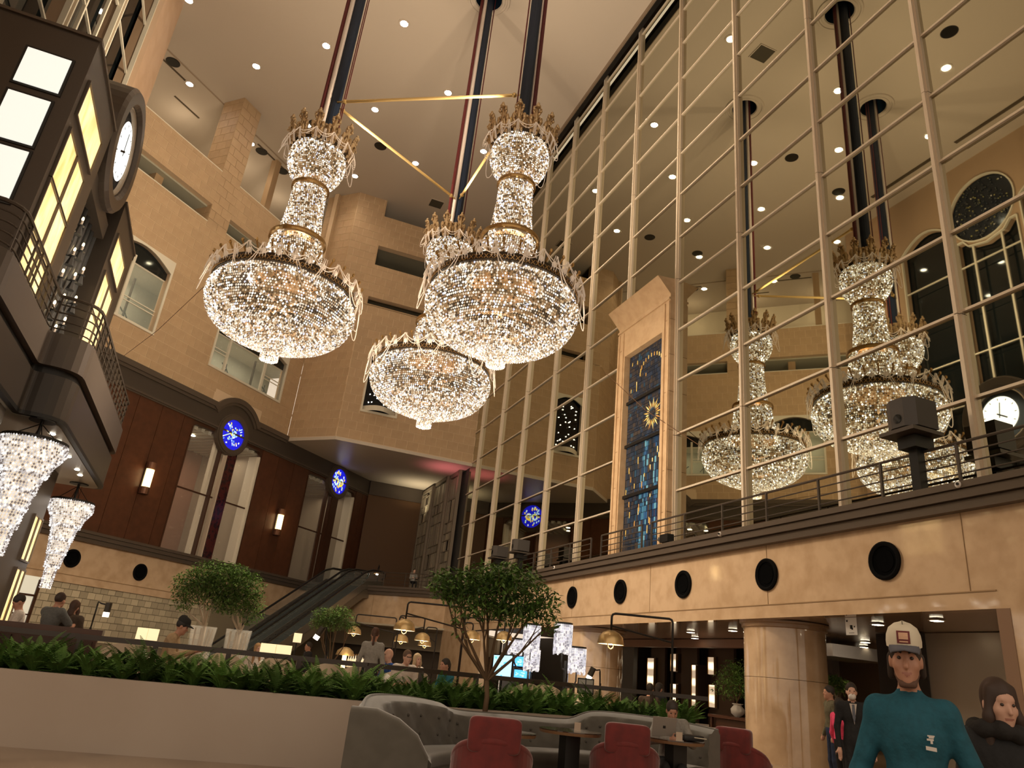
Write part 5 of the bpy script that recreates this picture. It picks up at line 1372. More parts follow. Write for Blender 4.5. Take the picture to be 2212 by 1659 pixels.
MB().lathe([(.08, 0), (.2, .1), (.22, .22), (.12, .34), (.14, .38)], 18, (16.2, 20.6, .8)).build('body', mat('vase_white', (.6, .55, .48), .3), t, smooth=True); MB().lathe([(.14, .36), (.17, .37), (.17, .39), (.13, .39)], 18, (16.2, 20.6, .8)).build('rim', MATS['vase_white'], t)
b7 = V(18.9, 19.2, 0)
tree('lobby_tree', 'small round headed tree with white trunk far down the lobby corridor', b7, [(0, 0, 2.05, .40, .30), (.2, .2, 2.15, .28, .22), (-.22, -.2, 2.1, .28, .22)], BARKL, [LEAF2, LEAF2, LEAF], 1100, .12, .05, .8, 9)
# ------------------------------------------------------------------ dome lamps on bent pipes
BRA = mat('brushed_brass', (.60, .42, .20), .3, .85); PIPE = mat('pipe_black', (.018, .015, .013), .4, .4)
def dome_lamp(cpx, cpy, wpx, label, post_px, top_px, dia=.55, zf=ZL):
    depth = dia * FPX / wpx; c = pt(cpx, cpy, depth); r = dia / 2
    t = thing('dome_lamp', label, 'lamp', (c.x, c.y, zf), 0, 'brass dome lamps on bent black pipes')
    sh_ = MB().lathe([(r, -.02), (r * .98, .03), (r * .88, r * .48), (r * .62, r * .75), (r * .3, r * .9), (.02, r * .95)], 28, tuple(c)).build('shade', BRA, t, smooth=True)
    MB().lathe([(r * .95, -.015), (r * .84, r * .44), (r * .3, r * .84), (.02, r * .88)], 24, tuple(c)).build('shade_inside', mat('shade_inner', (.8, .65, .4), .4), sh_, smooth=True)
    MB().ell(c + V(0, 0, .05), .06, .06, .08, 10, 8).build('bulb', mat('bulb_glow', (1, .9, .7), .5, emit=(1, .85, .55), es=8, sample=False), t)
    MB().tube([c + V(-.07, 0, .0), c + V(-.06, 0, -.07), c + V(0, 0, -.11), c + V(.06, 0, -.07), c + V(.07, 0, 0)], .012, 5).build('guard_loop', BRA, sh_)
    lamp('dome_light', 'POINT', c + V(0, 0, -.1), 38, (1, .84, .6), .06, t)
    zt = pt(cpx, top_px, depth).z; off = (post_px - cpx) * depth / FPX
    p = c + RGT * off; s = 1 if off > 0 else -1; q = .07
    MB().tube([c + V(0, 0, r * .9), V(c.x, c.y, zt - q), V(c.x, c.y, zt - q * .3) + RGT * s * q * .3, V(c.x, c.y, zt) + RGT * s * q, V(p.x, p.y, zt) - RGT * s * q, V(p.x, p.y, zt - q * .3) - RGT * s * q * .3, V(p.x, p.y, zt - q), V(p.x, p.y, zf)], .024, 7).build('pipe', PIPE, t, smooth=True)
    MB().tube([V(c.x, c.y, zt - (zt - c.z) * .42), V(p.x, p.y, zt - (zt - c.z) * .78)], .02, 6).build('brace', PIPE, t)
    MB().lathe([(.01, 0), (.18, 0), (.18, .03), (.03, .05)], 16, (p.x, p.y, zf)).build('foot', PIPE, t)
dome_lamp(1319, 1390, 58, 'brass dome lamp nearest, left of the marble column and above the sofa', 1452, 1322)
dome_lamp(873, 1360, 47, 'brass dome lamp under the tallest pipe, right of the standing woman', 1000, 1297)
dome_lamp(764, 1368, 32, 'brass dome lamp left of the standing woman beside the small tree', 852, 1325)
dome_lamp(866, 1385, 32, 'smaller brass dome lamp directly below the tallest pipe lamp', 856, 1332)
dome_lamp(912, 1383, 34, 'brass dome lamp right of the standing woman, upper of two', 857, 1333)
dome_lamp(917, 1394, 29, 'brass dome lamp right of the standing woman, lower of two', 940, 1353)
dome_lamp(1019, 1380, 38, 'brass dome lamp behind the tree branches, left of the central trunk', 1000, 1345)
dome_lamp(1088, 1382, 38, 'brass dome lamp behind the tree branches, right of the central trunk', 1000, 1340)
def reading_lamp(fx, fy, tx, ty, sx, sy, depth, label, tilt=0.0, zf=1.31):
    f_, t_, s_ = pt(fx, fy, depth), pt(tx, ty, depth), pt(sx, sy, depth); t = thing('reading_lamp', label, 'lamp', tuple(f_), 0, 'slim black reading lamps')
    MB().tube([f_, f_.lerp(t_, .9), t_, t_.lerp(s_, .3) + V(0, 0, .02), s_ + V(0, 0, .1)], .014, 6).build('arm', PIPE, t)
    d = (RGT * math.sin(tilt) + V(0, 0, math.cos(tilt)))
    MB().cyl(s_ - d * .02, s_ + d * .14, .055, n=14).build('shade', mat('shade_black', (.03, .022, .012), .4), t, smooth=False)
    MB().cyl(s_ - d * .10, s_ - d * .02, .052, n=14).build('diffuser', mat('diffuser_glow', (1, .95, .85), .5, emit=(1, .9, .72), es=2.5), t)
    MB().cyl(V(f_.x, f_.y, ZL), f_ + V(0, 0, .08), .02, n=8).build('socket', PIPE, t)
    lamp('reading_light', 'SPOT', s_ - d * .12, 30, (1, .85, .6), .05, t, spot=1.9, blend=.6)
reading_lamp(193, 1366, 213, 1300, 231, 1320, 12.9, 'slim black reading lamp at the left in front of the stone blocks')
reading_lamp(704, 1418, 706, 1355, 688, 1370, 13.5, 'slim black reading lamp tilted beside the small feathery tree', .45)
reading_lamp(1296, 1486, 1296, 1447, 1275, 1458, 13.5, 'slim black reading lamp with bare bulb beside the far marble column', .4)
# glowing stone wall patch lamp and lit menus
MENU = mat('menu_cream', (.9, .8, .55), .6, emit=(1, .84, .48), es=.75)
def menu(x0, y0, x1, y1, depth, label):
    a, b = pt(x0, y1, depth), pt(x1, y0, depth); w = (x1 - x0) * depth / FPX; h = (y1 - y0) * depth / FPX
    t = thing('menu_stand', label, 'menu', tuple(a), 0, 'cream menus standing open on the tables')
    z0 = a.z
    for s in (0, 1):
        p = a + RGT * (w * (.25 + .5 * s)); MB().obox(V(p.x, p.y, z0 + h / 2), RGT * (w * .245), V(.0, .006, 0), V(0, 0, h / 2)).build('leaf', MENU, t)
    MB().obox(V(*(a + RGT * w / 2)[:2], z0 + h / 2) + V(0, .01, 0), RGT * .012, V(0, .01, 0), V(0, 0, h / 2)).build('spine', mat('menu_spine', (.4, .28, .12), .6), t)
    MB().obox(V(*(a + RGT * w / 2)[:2], z0 - .01) + V(0, .02, 0), RGT * w / 2, V(0, .05, 0), V(0, 0, .01)).build('foot', WOODD, t)
    sp_ = a + RGT * w / 2; MB().cyl((sp_.x, sp_.y + .03, ZL), (sp_.x, sp_.y + .03, z0), .018, n=6).lathe([(.01, .02), (.14, .02), (.14, 0)], 14, (sp_.x, sp_.y + .03, ZL)).build('stand_pole', PIPE, t)
menu(291, 1356, 340, 1380, 13.2, 'open cream menu glowing on the table before the man in the black cap')
menu(559, 1390, 628, 1413, 15.0, 'wide open cream menu in front of the blonde woman')
menu(632, 1368, 650, 1387, 18.0, 'small cream menu card behind the wide open menu')
# ------------------------------------------------------------------ lounge seats and tables
CRM = mat('cream_leather', (.55, .45, .33), .5); TWH = mat('table_white', (.62, .56, .48), .5)
def tub_chair(p, rz, label, m=CRM):
    t = thing('tub_chair', label, 'chair', (p.x, p.y, ZL), rz, 'cream tub chairs in the lounge')
    MB().lathe([(.28, .28), (.32, .40), (.27, .46), (.01, .47)], 20).build('seat', m, t, smooth=True, world=False)
    mb = MB(); n = 16
    for k in range(n):
        a0, a1 = PI * 1.02 + PI * .96 * k / n, PI * 1.02 + PI * .96 * (k + 1) / n
        h0, h1 = .62 + .24 * math.sin(PI * k / n), .62 + .24 * math.sin(PI * (k + 1) / n)
        q = [(r * math.cos(a), r * math.sin(a), z) for (r, a, z) in ((.30, a0, .3), (.37, a0, .3), (.37, a1, .3), (.30, a1, .3), (.31, a0, h0), (.37, a0, h0), (.37, a1, h1), (.31, a1, h1))]
        mb.hexa(q)
    mb.build('backrest', m, t, world=False, fix=True)
    for a in range(4): MB().cyl((.2 * math.cos(a * PI / 2 + .8), .2 * math.sin(a * PI / 2 + .8), 0), (.17 * math.cos(a * PI / 2 + .8), .17 * math.sin(a * PI / 2 + .8), .3), .02, n=6).build('leg', WOODD, t, world=False)
    return t
chs_ = [((262, 1400), 12.9, 'cream tub chair beside the reading lamp at left'), ((395, 1412), 13.0, 'tan tub chair holding the man in the black cap'), ((495, 1420), 13.8, 'tan tub chair right of the man in the black cap'), ((600, 1425), 15.2, 'cream tub chair below the wide open menu'), ((700, 1440), 13.6, 'cream tub chair below the small feathery tree'), ((760, 1450), 14.2, 'cream tub chair left of the standing woman'), ((845, 1448), 13.9, 'cream tub chair of the bald man'), ((885, 1450), 14.0, 'cream tub chair of the man with glasses'), ((1120, 1488), 14.0, 'cream tub chair right of the central tree trunk'), ((1180, 1492), 14.4, 'cream tub chair left of the crystal lamps stem'), ((1250, 1500), 14.0, 'cream tub chair by the framed stand')]
for (px, py), dp, lb in chs_:
    p = pt(px, py, dp); tub_chair(p, RND.uniform(-.6, .6), lb)
def lounge_table(px, dp, r, z, label, items=True):
    p = pt(px, 1400, dp); t = thing('lounge_table', label, 'table', (p.x, p.y, ZL), 0, 'small round lounge tables')
    MB().lathe([(.01, z + .03), (r, z + .03), (r, z), (.01, z)], 24, (0, 0, 0)).build('top', TWH, t, world=False)
    MB().cyl((0, 0, .03), (0, 0, z), .04, n=8).build('stem', PIPE, t, world=False); MB().lathe([(.01, .04), (.25, .03), (.26, 0)], 18).build('base', PIPE, t, world=False)
    if items:
        for k, (dx, dy, nm) in enumerate(((-.15, 0, 'white teapot'), (.12, .1, 'white cup'), (.1, -.15, 'glass tumbler'))):
            q = thing(nm.split()[1], nm + ' on ' + label.replace('small round ', ''), nm.split()[1], (p.x + dx, p.y + dy, ZL + z + .03))
            if k == 0:
                MB().lathe([(.04, 0), (.075, .04), (.07, .09), (.03, .12), (.005, .13)], 14).build('body', mat('china', (.75, .72, .66), .2), q, smooth=True, world=False); MB().tube([(.06, 0, .05), (.11, 0, .07), (.13, 0, .11)], .012, 5).build('spout', MATS['china'], q, world=False)
            elif k == 1:
                MB().lathe([(.03, 0), (.045, .06), (.04, .06), (.027, .006)], 12).build('bowl', mat('china', (.75, .72, .66), .2), q, smooth=True, world=False); MB().tube([(.042, 0, .045), (.065, 0, .035), (.035, 0, .015)], .006, 4).build('handle', MATS['china'], q, world=False)
            else:
                MB().lathe([(.03, 0), (.035, .12), (.031, .12), (.026, .01)], 12).build('wall', mat('tumbler', (.8, .85, .8), .05, alpha=.3), q, smooth=True, world=False); MB().cyl((0, 0, .005), (0, 0, .05), .026, n=10).build('drink', mat('amber', (.5, .3, .1), .2), q, world=False)
for px, dp, lb in ((300, 13.4, 'small round white table before the man in the black cap'), (590, 15.4, 'small round white table with the wide open menu'), (720, 14.4, 'small round white table behind the fern planter middle'), (862, 13.6, 'small round white table between bald man and man with glasses'), (1150, 15, 'small round white table right of the central tree')):
    lounge_table(px, dp, .38, .62, lb)
# service counter at far left, and bottles cluster at the bar
bt_ = thing('high_counter', 'dark red wooden counter bench at the left behind the ferns', 'counter', (-2.5, 13.5, ZL))
MB().box(-4.6, 13.2, ZL, -1.35, 13.35, 1.32).build('back_panel', WOOD, bt_); MB().box(-4.6, 13.15, 1.3, -1.3, 13.45, 1.42).build('top_rail', WOOD, bt_)
for k in range(3): MB().box(-4.4 + k * 1.05, 13.12, .5, -3.5 + k * 1.05, 13.2, 1.25).build('panel', WOODD, bt_)
ct = thing('high_table', 'dark high table at the left edge in front of two guests', 'table', (-3.2, 14.2, ZL))
MB().box(-5.2, 13.9, 1.36, -2.55, 14.6, 1.42).build('top', WOODD, ct)
for x in (-5.0, -2.7): MB().box(x - .04, 14.1, ZL, x + .04, 14.4, 1.36).build('leg', WOODD, ct)
for k in range(9):
    p = pt(752 + k * 5, 1427, 24); q = thing('bar_bottle', 'white capped bottle standing in a row on the back bar', 'bottle', (p.x, p.y, p.z - .2), 0, 'bottles on the back bar')
    MB().lathe([(.05, 0), (.05, .2), (.02, .28), (.02, .36)], 8).build('body', mat('bottle_white', (.7, .66, .58), .3), q, smooth=True, world=False); MB().cyl((0, 0, .36), (0, 0, .40), .024, n=8).build('cap', GOLD, q, world=False)
p = pt(770, 1432, 24); t = thing('bar_counter', 'wooden back bar shelf carrying the bottles behind the standing woman', 'bar', (p.x, p.y, ZL))
MB().obox(V(p.x, p.y, (p.z - .2 + ZL) / 2), RGT * 1.8, V(.1, .25, 0), V(0, 0, (p.z - .2 - ZL) / 2 - .02)).build('front', WOOD, t); MB().obox(V(p.x, p.y, p.z - .22), RGT * 1.85, V(.12, .3, 0), V(0, 0, .02)).build('top', WOODD, t)
t = thing('table_lamp', 'glowing cylinder table lamp with brass dome on the back bar', 'lamp', tuple(pt(743, 1430, 23.6) - V(0, 0, .2))); o0 = pt(743, 1425, 23.6)
MB().cyl(o0 + V(0, 0, -.25), o0 + V(0, 0, .15), .07, n=12).build('glow_tube', MATS['sconce_glow'], t); MB().lathe([(.30, 0), (.26, .14), (.12, .24), (.01, .26)], 18, tuple(o0 + V(0, 0, .13))).build('dome', BRA, t, smooth=True); lamp('table_light', 'POINT', o0 + V(0, -.4, .1), 20, (1, .75, .4), .1, t)
# ------------------------------------------------------------------ sofa
SOFA = mat('grey_velvet', (.10, .088, .07), .8, var=(6, (.082, .072, .056), .35, .65)); SOFA.node_tree.nodes['Principled BSDF'].inputs['Sheen Weight'].default_value = .5
sf = thing('curved_sofa', 'long curved grey tufted banquette sofa in front of the planter', 'sofa', (4, 9.8, 0))
def catmull(P, n=8):
    out = []
    for i in range(len(P) - 1):
        p0, p1, p2, p3 = P[max(i - 1, 0)], P[i], P[i + 1], P[min(i + 2, len(P) - 1)]
        for k in range(n):
            t = k / n; out.append(.5 * (2 * p1 + (p2 - p0) * t + (2 * p0 - 5 * p1 + 4 * p2 - p3) * t * t + (3 * p1 - p0 - 3 * p2 + p3) * t ** 3))
    out.append(P[-1]); return out
path = catmull([V(*p) for p in ((1.92, 8.55, .90), (2.12, 9.15, 1.0), (2.6, 9.75, 1.0), (3.15, 10.15, .95), (3.5, 10.35, .86), (4.4, 10.6, .845), (5.35, 10.7, .845), (5.7, 10.65, .97), (6.2, 10.35, .99), (6.65, 9.85, .97), (6.9, 9.3, .93))], 8)
mb = MB(); st_ = MB(); n = len(path); rings = []; srings = []
for i, p in enumerate(path):
    d = (path[min(i + 1, n - 1)] - path[max(i - 1, 0)]); d.z = 0; d.normalize(); inn = V(d.y, -d.x, 0)   # towards the camera side
    b = V(p.x, p.y, 0); zt = p.z; prof = [(-.16, 0), (-.17, zt - .05), (-.12, zt), (-.02, zt + .01), (.05, zt - .04)]
    m = 8
    for k in range(m + 1):
        z = zt - .05 - (zt - .45) * k / m; tuft = .02 * (math.cos(i * 1.57) * math.cos(k * PI / 2)) + .016 * math.cos(i * .785 + k * .5); prof.append((.10 + .08 * k / m + tuft, z))
    prof.append((.2, 0))
    rings.append([b + inn * a + V(0, 0, z) for a, z in prof])
    sp = [(.14, 0), (.14, .44), (.18, .475), (.45, .49), (.66, .475), (.70, .44), (.69, .34), (.66, .32), (.64, 0.02)]
    srings.append([b + inn * a + V(0, 0, z) for a, z in sp])
def sweep(mb, rings, caps=True):
    k = len(rings[0]); mb.add([v for r in rings for v in r], [[i * k + j, i * k + j + 1, (i + 1) * k + j + 1, (i + 1) * k + j] for i in range(len(rings) - 1) for j in range(k - 1)])
    if caps: mb.add(rings[0], [list(range(k))]); mb.add(rings[-1], [list(range(k))[::-1]])
sweep(mb, rings); sbk = mb.build('backrest', SOFA, sf, smooth=True)
sweep(st_, srings); st_.build('seat', SOFA, sf, smooth=True)
MB().tube([r[2] + V(0, 0, .005) for r in rings], .018, 6).build('piping', SOFA, sbk)
btn = MB().ell((0, 0, 0), .018, .018, .018, 8, 6).mesh('button', mat('button_dark', (.06, .052, .042), .7), True)
for i in range(2, n - 2, 4):
    for k in (2, 5): inst('button', btn, sbk, rings[i][5 + k] - Vector(sf.location))
# left end arm
d0 = (path[1] - path[0]); d0.z = 0; d0.normalize(); i0 = V(d0.y, -d0.x, 0); b = V(path[0].x, path[0].y, 0)
ar = MB(); ar_r = []
for q, (u, h) in enumerate(((-.22, 0), (.05, 0), (.3, -.08), (.52, -.22), (.66, -.42))):
    zt = .92 + h; c = b + i0 * u; ar_r.append([c - d0 * .14 + V(0, 0, 0), c - d0 * .15 + V(0, 0, zt - .06), c - d0 * .08 + V(0, 0, zt), c + d0 * .06 + V(0, 0, zt), c + d0 * .12 + V(0, 0, zt - .06), c + d0 * .13 + V(0, 0, 0)])
sweep(ar, ar_r); ar.build('arm', SOFA, sf, smooth=True, fix=True)
# red armchairs
RED = mat('red_velvet', (.16, .014, .012), .8, var=(8, (.11, .01, .009), .35, .65)); RED.node_tree.nodes['Principled BSDF'].inputs['Sheen Weight'].default_value = .4
def soft_box(mb, c, hx, hy, hz, r=.05, taper=1.0):
    # rounded box by superellipsoid
    n, m = 20, 12; vs = []; fs = []
    sp = lambda v, e: math.copysign(abs(v) ** e, v)
    for j in range(m + 1):
        ph = -PI / 2 + PI * j / m
        for i in range(n):
            t = 2 * PI * i / n; k = sp(math.cos(ph), .28)
            z = sp(math.sin(ph), .28); s = 1 + (taper - 1) * (z * .5 + .5)
            vs.append((c[0] + hx * s * k * sp(math.cos(t), .28), c[1] + hy * k * sp(math.sin(t), .28), c[2] + hz * z))
    for j in range(m):
        for i in range(n): fs.append([j * n + i, j * n + (i + 1) % n, (j + 1) * n + (i + 1) % n, (j + 1) * n + i])
    mb.add(vs, fs); return mb
def armchair(px, depth, rz, label):
    p = pt(px, 1500, depth); t = thing('red_armchair', label, 'armchair', (p.x, p.y, 0), rz, 'red velvet armchairs')
    mb = MB(); n = 22
    for k in range(n):     # wrap-around low back and arms, open towards +y
        a0, a1 = PI * .93 + PI * 1.14 * k / n, PI * .93 + PI * 1.14 * (k + 1) / n
        def h(a): return .50 + .24 * max(0, -math.sin(a)) ** .6
        mb.hexa([(r * math.cos(a) * 1.02, r * math.sin(a) * .95, z) for r, a, z in ((.33, a0, .12), (.43, a0, .12), (.43, a1, .12), (.33, a1, .12), (.35, a0, h(a0)), (.42, a0, h(a0)), (.42, a1, h(a1)), (.35, a1, h(a1)))])
    wb_ = mb.build('wrap_back', RED, t, smooth=False, world=False, fix=True)
    MB().tube([(.385 * math.cos(a) * 1.02, .385 * math.sin(a) * .95, .50 + .24 * max(0, -math.sin(a)) ** .6) for a in [PI * .93 + PI * 1.14 * k / 26 for k in range(27)]], .042, 8).build('piping', RED, wb_, smooth=True, world=False)
    soft_box(MB(), (0, -.30, .80), .275, .085, .17).build('headrest', RED, t, smooth=True, world=False)
    soft_box(MB(), (0, .05, .40), .34, .34, .08).build('seat', RED, t, smooth=True, world=False)
    for x, y in ((-.28, -.25), (.28, -.25), (-.28, .28), (.28, .28)): MB().cyl((x, y, 0), (x, y, .2), .022, n=8).build('leg', WOODD, t, world=False)
armchair(1076, 7.9, -.35, 'red velvet armchair nearest, in front of the sofa left part')
armchair(1354, 9.3, -.45, 'red velvet armchair in front of the table with the laptop')
armchair(1602, 11.2, -1.1, 'red velvet armchair farthest right beside the marble column')
# tables
TOPM = mat('table_dark', (.05, .028, .018), .12, coat=.3); EDGE = mat('table_edge', (.22, .12, .06), .4)
def cafe_table(px, py, depth, r, label):
    p = pt(px, py, depth); z = p.z; t = thing('cafe_table', label, 'table', (p.x, p.y, 0), 0, 'dark round cafe tables at the sofa')
    MB().lathe([(.01, z), (r, z), (r, z - .012)], 36).build('top', TOPM, t, world=False); MB().lathe([(r, z - .012), (r - .01, z - .045), (.01, z - .045)], 36).build('edge', EDGE, t, world=False)
    MB().box(-.10, -.10, .02, .10, .10, z - .045).build('pedestal', BLACK, t, world=False); MB().box(-.24, -.24, 0, .24, .24, .02).build('foot', BLACK, t, world=False)
    return p
p1 = cafe_table(1100, 1580, 9.0, .34, 'dark round cafe table behind the nearest red armchair')
p2 = cafe_table(1232, 1577, 9.35, .40, 'dark round cafe table in the middle of the sofa with black pedestal')
p3 = cafe_table(1460, 1597, 9.35, .36, 'dark round cafe table carrying the laptop')
def card_holder(p, label):
    t = thing('card_holder', label, 'card holder', tuple(p), 0, 'acrylic card holders on the cafe tables')
    MB().obox(p + V(0, 0, .05), RGT * .04, V(.004, .006, 0), V(0, 0, .05)).build('card', mat('card_pale', (.5, .38, .28), .4), t); MB().obox(p + V(0, -.01, .005), RGT * .045, V(.01, .025, 0), V(0, 0, .005)).build('base', GLS, t)
card_holder(V(p2.x, p2.y, p2.z) + V(.05, -.1, 0), 'small acrylic card holder on the middle cafe table'); card_holder(V(p3.x, p3.y, p3.z) + V(-.12, -.25, 0), 'small acrylic card holder in front of the laptop')
lp = V(p3.x, p3.y, p3.z) - RGT * .16 + V(0, 0, 0); t = thing('laptop', 'open silver laptop seen from behind on the cafe table', 'laptop', tuple(lp))
fwd2 = V(FWD[0], FWD[1], 0).normalized()
ALU = mat('laptop_silver', (.33, .29, .25), .4, .3)
MB().obox(lp + fwd2 * .12 + V(0, 0, .008), RGT * .15, fwd2 * .11, V(0, 0, .008)).build('base', ALU, t)
tilt = (V(0, 0, 1) * .95 - fwd2 * .28).normalized()
MB().obox(lp + tilt * .12 + V(0, 0, .015), RGT * .15, tilt * .12, (RGT.cross(tilt)) * .005).build('screen_lid', ALU, t)
lg_ = lp + tilt * .12 + V(0, 0, .015) - fwd2 * .0075
for a, b in ((-1, -1), (1, -1), (-1, 1), (1, 1)): MB().obox(lg_ + RGT * a * .0085 + tilt * b * .0085, RGT * .0075, tilt * .0075, fwd2 * .002).build('logo_square', BLACK, t)
bg = V(p3.x, p3.y, p3.z) + RGT * .16 - fwd2 * .08; t = thing('laptop_pouch', 'black zipped pouch lying right of the laptop', 'pouch', tuple(bg))
soft_box(MB(), tuple(bg + V(0, 0, .04)), .16, .11, .035).build('body', mat('pouch_black', (.015, .014, .014), .6), t, smooth=True); MB().tube([bg - RGT * .15 + V(0, -.1, .07), bg + V(0, -.11, .05), bg + RGT * .15 + V(0, -.1, .045)], .006, 5).build('zip', CREAM, t)
# framed stand behind the planter
p = pt(1264, 1500, 13.2); t = thing('sign_stand', 'black framed easel sign behind the planter left of the dome lamp', 'sign', (p.x, p.y, ZL)); zc_ = pt(1264, 1482, 13.2).z
MB().obox(V(p.x, p.y, zc_), RGT * .14, V(.005, .01, 0), V(0, 0, .12)).build('board', mat('sign_grey', (.35, .34, .30), .5), t)
for a in (-1, 1): MB().obox(V(p.x, p.y, zc_) + RGT * a * .14, RGT * .01, V(.008, .015, 0), V(0, 0, .13)).build('frame', BLACK, t); MB().obox(V(p.x, p.y, zc_) + V(0, 0, a * .12), RGT * .15, V(.008, .015, 0), V(0, 0, .01)).build('frame', BLACK, t)
MB().cyl((p.x, p.y, ZL), (p.x, p.y, zc_ + .14), .015, n=6).build('pole', BLACK, t)
# ================================================================== people: one continuous surface per body
def surface_net(val, org, h):
    nx, ny, nz = val.shape; s = val < 0
    c = np.zeros((nx - 1, ny - 1, nz - 1), np.int8)
    for i in (0, 1):
        for j in (0, 1):
            for k in (0, 1): c += s[i:nx - 1 + i, j:ny - 1 + j, k:nz - 1 + k]
    act = (c > 0) & (c < 8); idx = np.argwhere(act); ids = -np.ones(act.shape, np.int64); ids[act] = np.arange(len(idx))
    acc = np.zeros((len(idx), 3)); cnt = np.zeros(len(idx))
    corners = [(i, j, k) for i in (0, 1) for j in (0, 1) for k in (0, 1)]
    for a in corners:
        for ax in range(3):
            if a[ax]: continue
            b = list(a); b[ax] = 1; b = tuple(b)
            va = val[idx[:, 0] + a[0], idx[:, 1] + a[1], idx[:, 2] + a[2]]; vb = val[idx[:, 0] + b[0], idx[:, 1] + b[1], idx[:, 2] + b[2]]
            m = (va < 0) != (vb < 0); t = np.where(m, va / np.where(m, va - vb, 1), 0)
            p = np.array(a, float)[None, :] + np.zeros((len(idx), 3)); p[:, ax] += t
            acc += p * m[:, None]; cnt += m
    V_ = (idx + acc / cnt[:, None]) * h + org
    F = []
    for ax in range(3):
        sl0 = [slice(None)] * 3; sl1 = [slice(None)] * 3; sl0[ax] = slice(0, -1); sl1[ax] = slice(1, None)
        a = s[tuple(sl0)]; b = s[tuple(sl1)]; e = np.argwhere(a != b)
        o1, o2 = [(1, 2), (2, 0), (0, 1)][ax]
        ok = (e[:, o1] > 0) & (e[:, o2] > 0) & (e[:, o1] < val.shape[o1] - 1) & (e[:, o2] < val.shape[o2] - 1); e = e[ok]
        def at(d1, d2):
            q = e.copy(); q[:, o1] += d1; q[:, o2] += d2; return ids[q[:, 0], q[:, 1], q[:, 2]]
        q = np.stack([at(-1, -1), at(0, -1), at(0, 0), at(-1, 0)], 1); flip = ~a[e[:, 0], e[:, 1], e[:, 2]]
        q[flip] = q[flip][:, ::-1]; F.append(q)
    return V_, np.concatenate(F)
class Body:
    def __init__(s): s.p = []
    def cap(s, a, b, ra, rb, m, k=.03): s.p.append(('c', np.array(a, float), np.array(b, float), ra, rb, m, k)); return s
    def ell(s, c, r, m, k=.03, R=None): s.p.append(('e', np.array(c, float), np.array(r, float), R, None, m, k)); return s
    def dist(s, q, X):
        if q[0] == 'c':
            a, b, ra, rb = q[1:5]; d = b - a; L = max(d @ d, 1e-9); t = np.clip(((X - a) @ d) / L, 0, 1)
            return np.linalg.norm(X - a - t[:, None] * d, axis=1) - (ra + (rb - ra) * t)
        Y = X - q[1]
        if q[3] is not None: Y = Y @ q[3]
        r = q[2]; k0 = np.linalg.norm(Y / r, axis=1); k1 = np.linalg.norm(Y / (r * r), axis=1); return k0 * (k0 - 1) / np.maximum(k1, 1e-6)
    def mesh(s, name, mats, h, smooth_it=1):
        lo = np.full(3, 1e9); hi = -lo
        for q in s.p:
            r = max(q[3], q[4]) if q[0] == 'c' else float(np.max(q[2]))
            for c in ((q[1], q[2]) if q[0] == 'c' else (q[1],)): lo = np.minimum(lo, c - r); hi = np.maximum(hi, c + r)
        lo -= 3 * h; hi += 3 * h; n = np.ceil((hi - lo) / h).astype(int) + 1
        val = np.full(n, 1.0); ax = [lo[i] + h * np.arange(n[i]) for i in range(3)]
        for q in s.p:
            r = (max(q[3], q[4]) if q[0] == 'c' else float(np.max(q[2]))) + max(q[6] * 1.5, 3 * h)
            cs = (q[1], q[2]) if q[0] == 'c' else (q[1],)
            a = np.maximum(0, np.floor((np.min(cs, axis=0) - r - lo) / h).astype(int)); b = np.minimum(n, np.ceil((np.max(cs, axis=0) + r - lo) / h).astype(int) + 1)
            G = np.stack(np.meshgrid(*[ax[i][a[i]:b[i]] for i in range(3)], indexing='ij'), -1); sh = G.shape[:3]
            d = s.dist(q, G.reshape(-1, 3)).reshape(sh); v = val[a[0]:b[0], a[1]:b[1], a[2]:b[2]]; k = q[6]
            if k > 0:
                u = np.clip(.5 + .5 * (v - d) / k, 0, 1); val[a[0]:b[0], a[1]:b[1], a[2]:b[2]] = v * (1 - u) + d * u - k * u * (1 - u)
            else: val[a[0]:b[0], a[1]:b[1], a[2]:b[2]] = np.maximum(v, -d)
        vs, fs = surface_net(val, lo, h)
        me = bpy.data.meshes.new(name); me.from_pydata(vs.tolist(), [], fs.tolist())
        cen = vs[fs].mean(1); best = np.full(len(cen), 1e9); mi = np.zeros(len(cen), int)
        for q in s.p:
            if q[6] <= 0: continue
            d = s.dist(q, cen); m = d < best; best[m] = d[m]; mi[m] = q[5]
        for m in mats: me.materials.append(m)
        me.polygons.foreach_set('material_index', mi.tolist()); me.polygons.foreach_set('use_smooth', [True] * len(fs)); me.update()
        return me
def rotm(yaw=0, pitch=0, roll=0):
    return np.array(Matrix.Rotation(yaw, 3, 'Z') @ Matrix.Rotation(pitch, 3, 'X') @ Matrix.Rotation(roll, 3, 'Y'))
SKIN = mat('skin', (.42, .21, .135), .5); SKIN2 = mat('skin_pale', (.55, .32, .23), .5); LIP = mat('lip', (.33, .14, .10), .5)
def cloth(n, c): return mat('cloth_' + n, c, .85, var=(30, tuple(x * .8 for x in c), .4, .7), bump=(7, .55))
STAND = dict(pelvis=(0, 0, .96), chest=(0, .0, 1.28), neck=(0, -.01, 1.47), head=(0, .03, 1.62), sh=(.19, 0, 1.42), el=(.25, -.02, 1.13), wr=(.26, .08, .89), hip=(.09, 0, .92), kn=(.10, .02, .50), an=(.10, -.02, .09))
SIT = dict(pelvis=(0, 0, .55), chest=(0, .02, .87), neck=(0, .03, 1.06), head=(0, .08, 1.21), sh=(.19, .02, 1.01), el=(.25, .10, .74), wr=(.14, .36, .76), hip=(.10, .04, .53), kn=(.12, .46, .52), an=(.12, .44, .09))
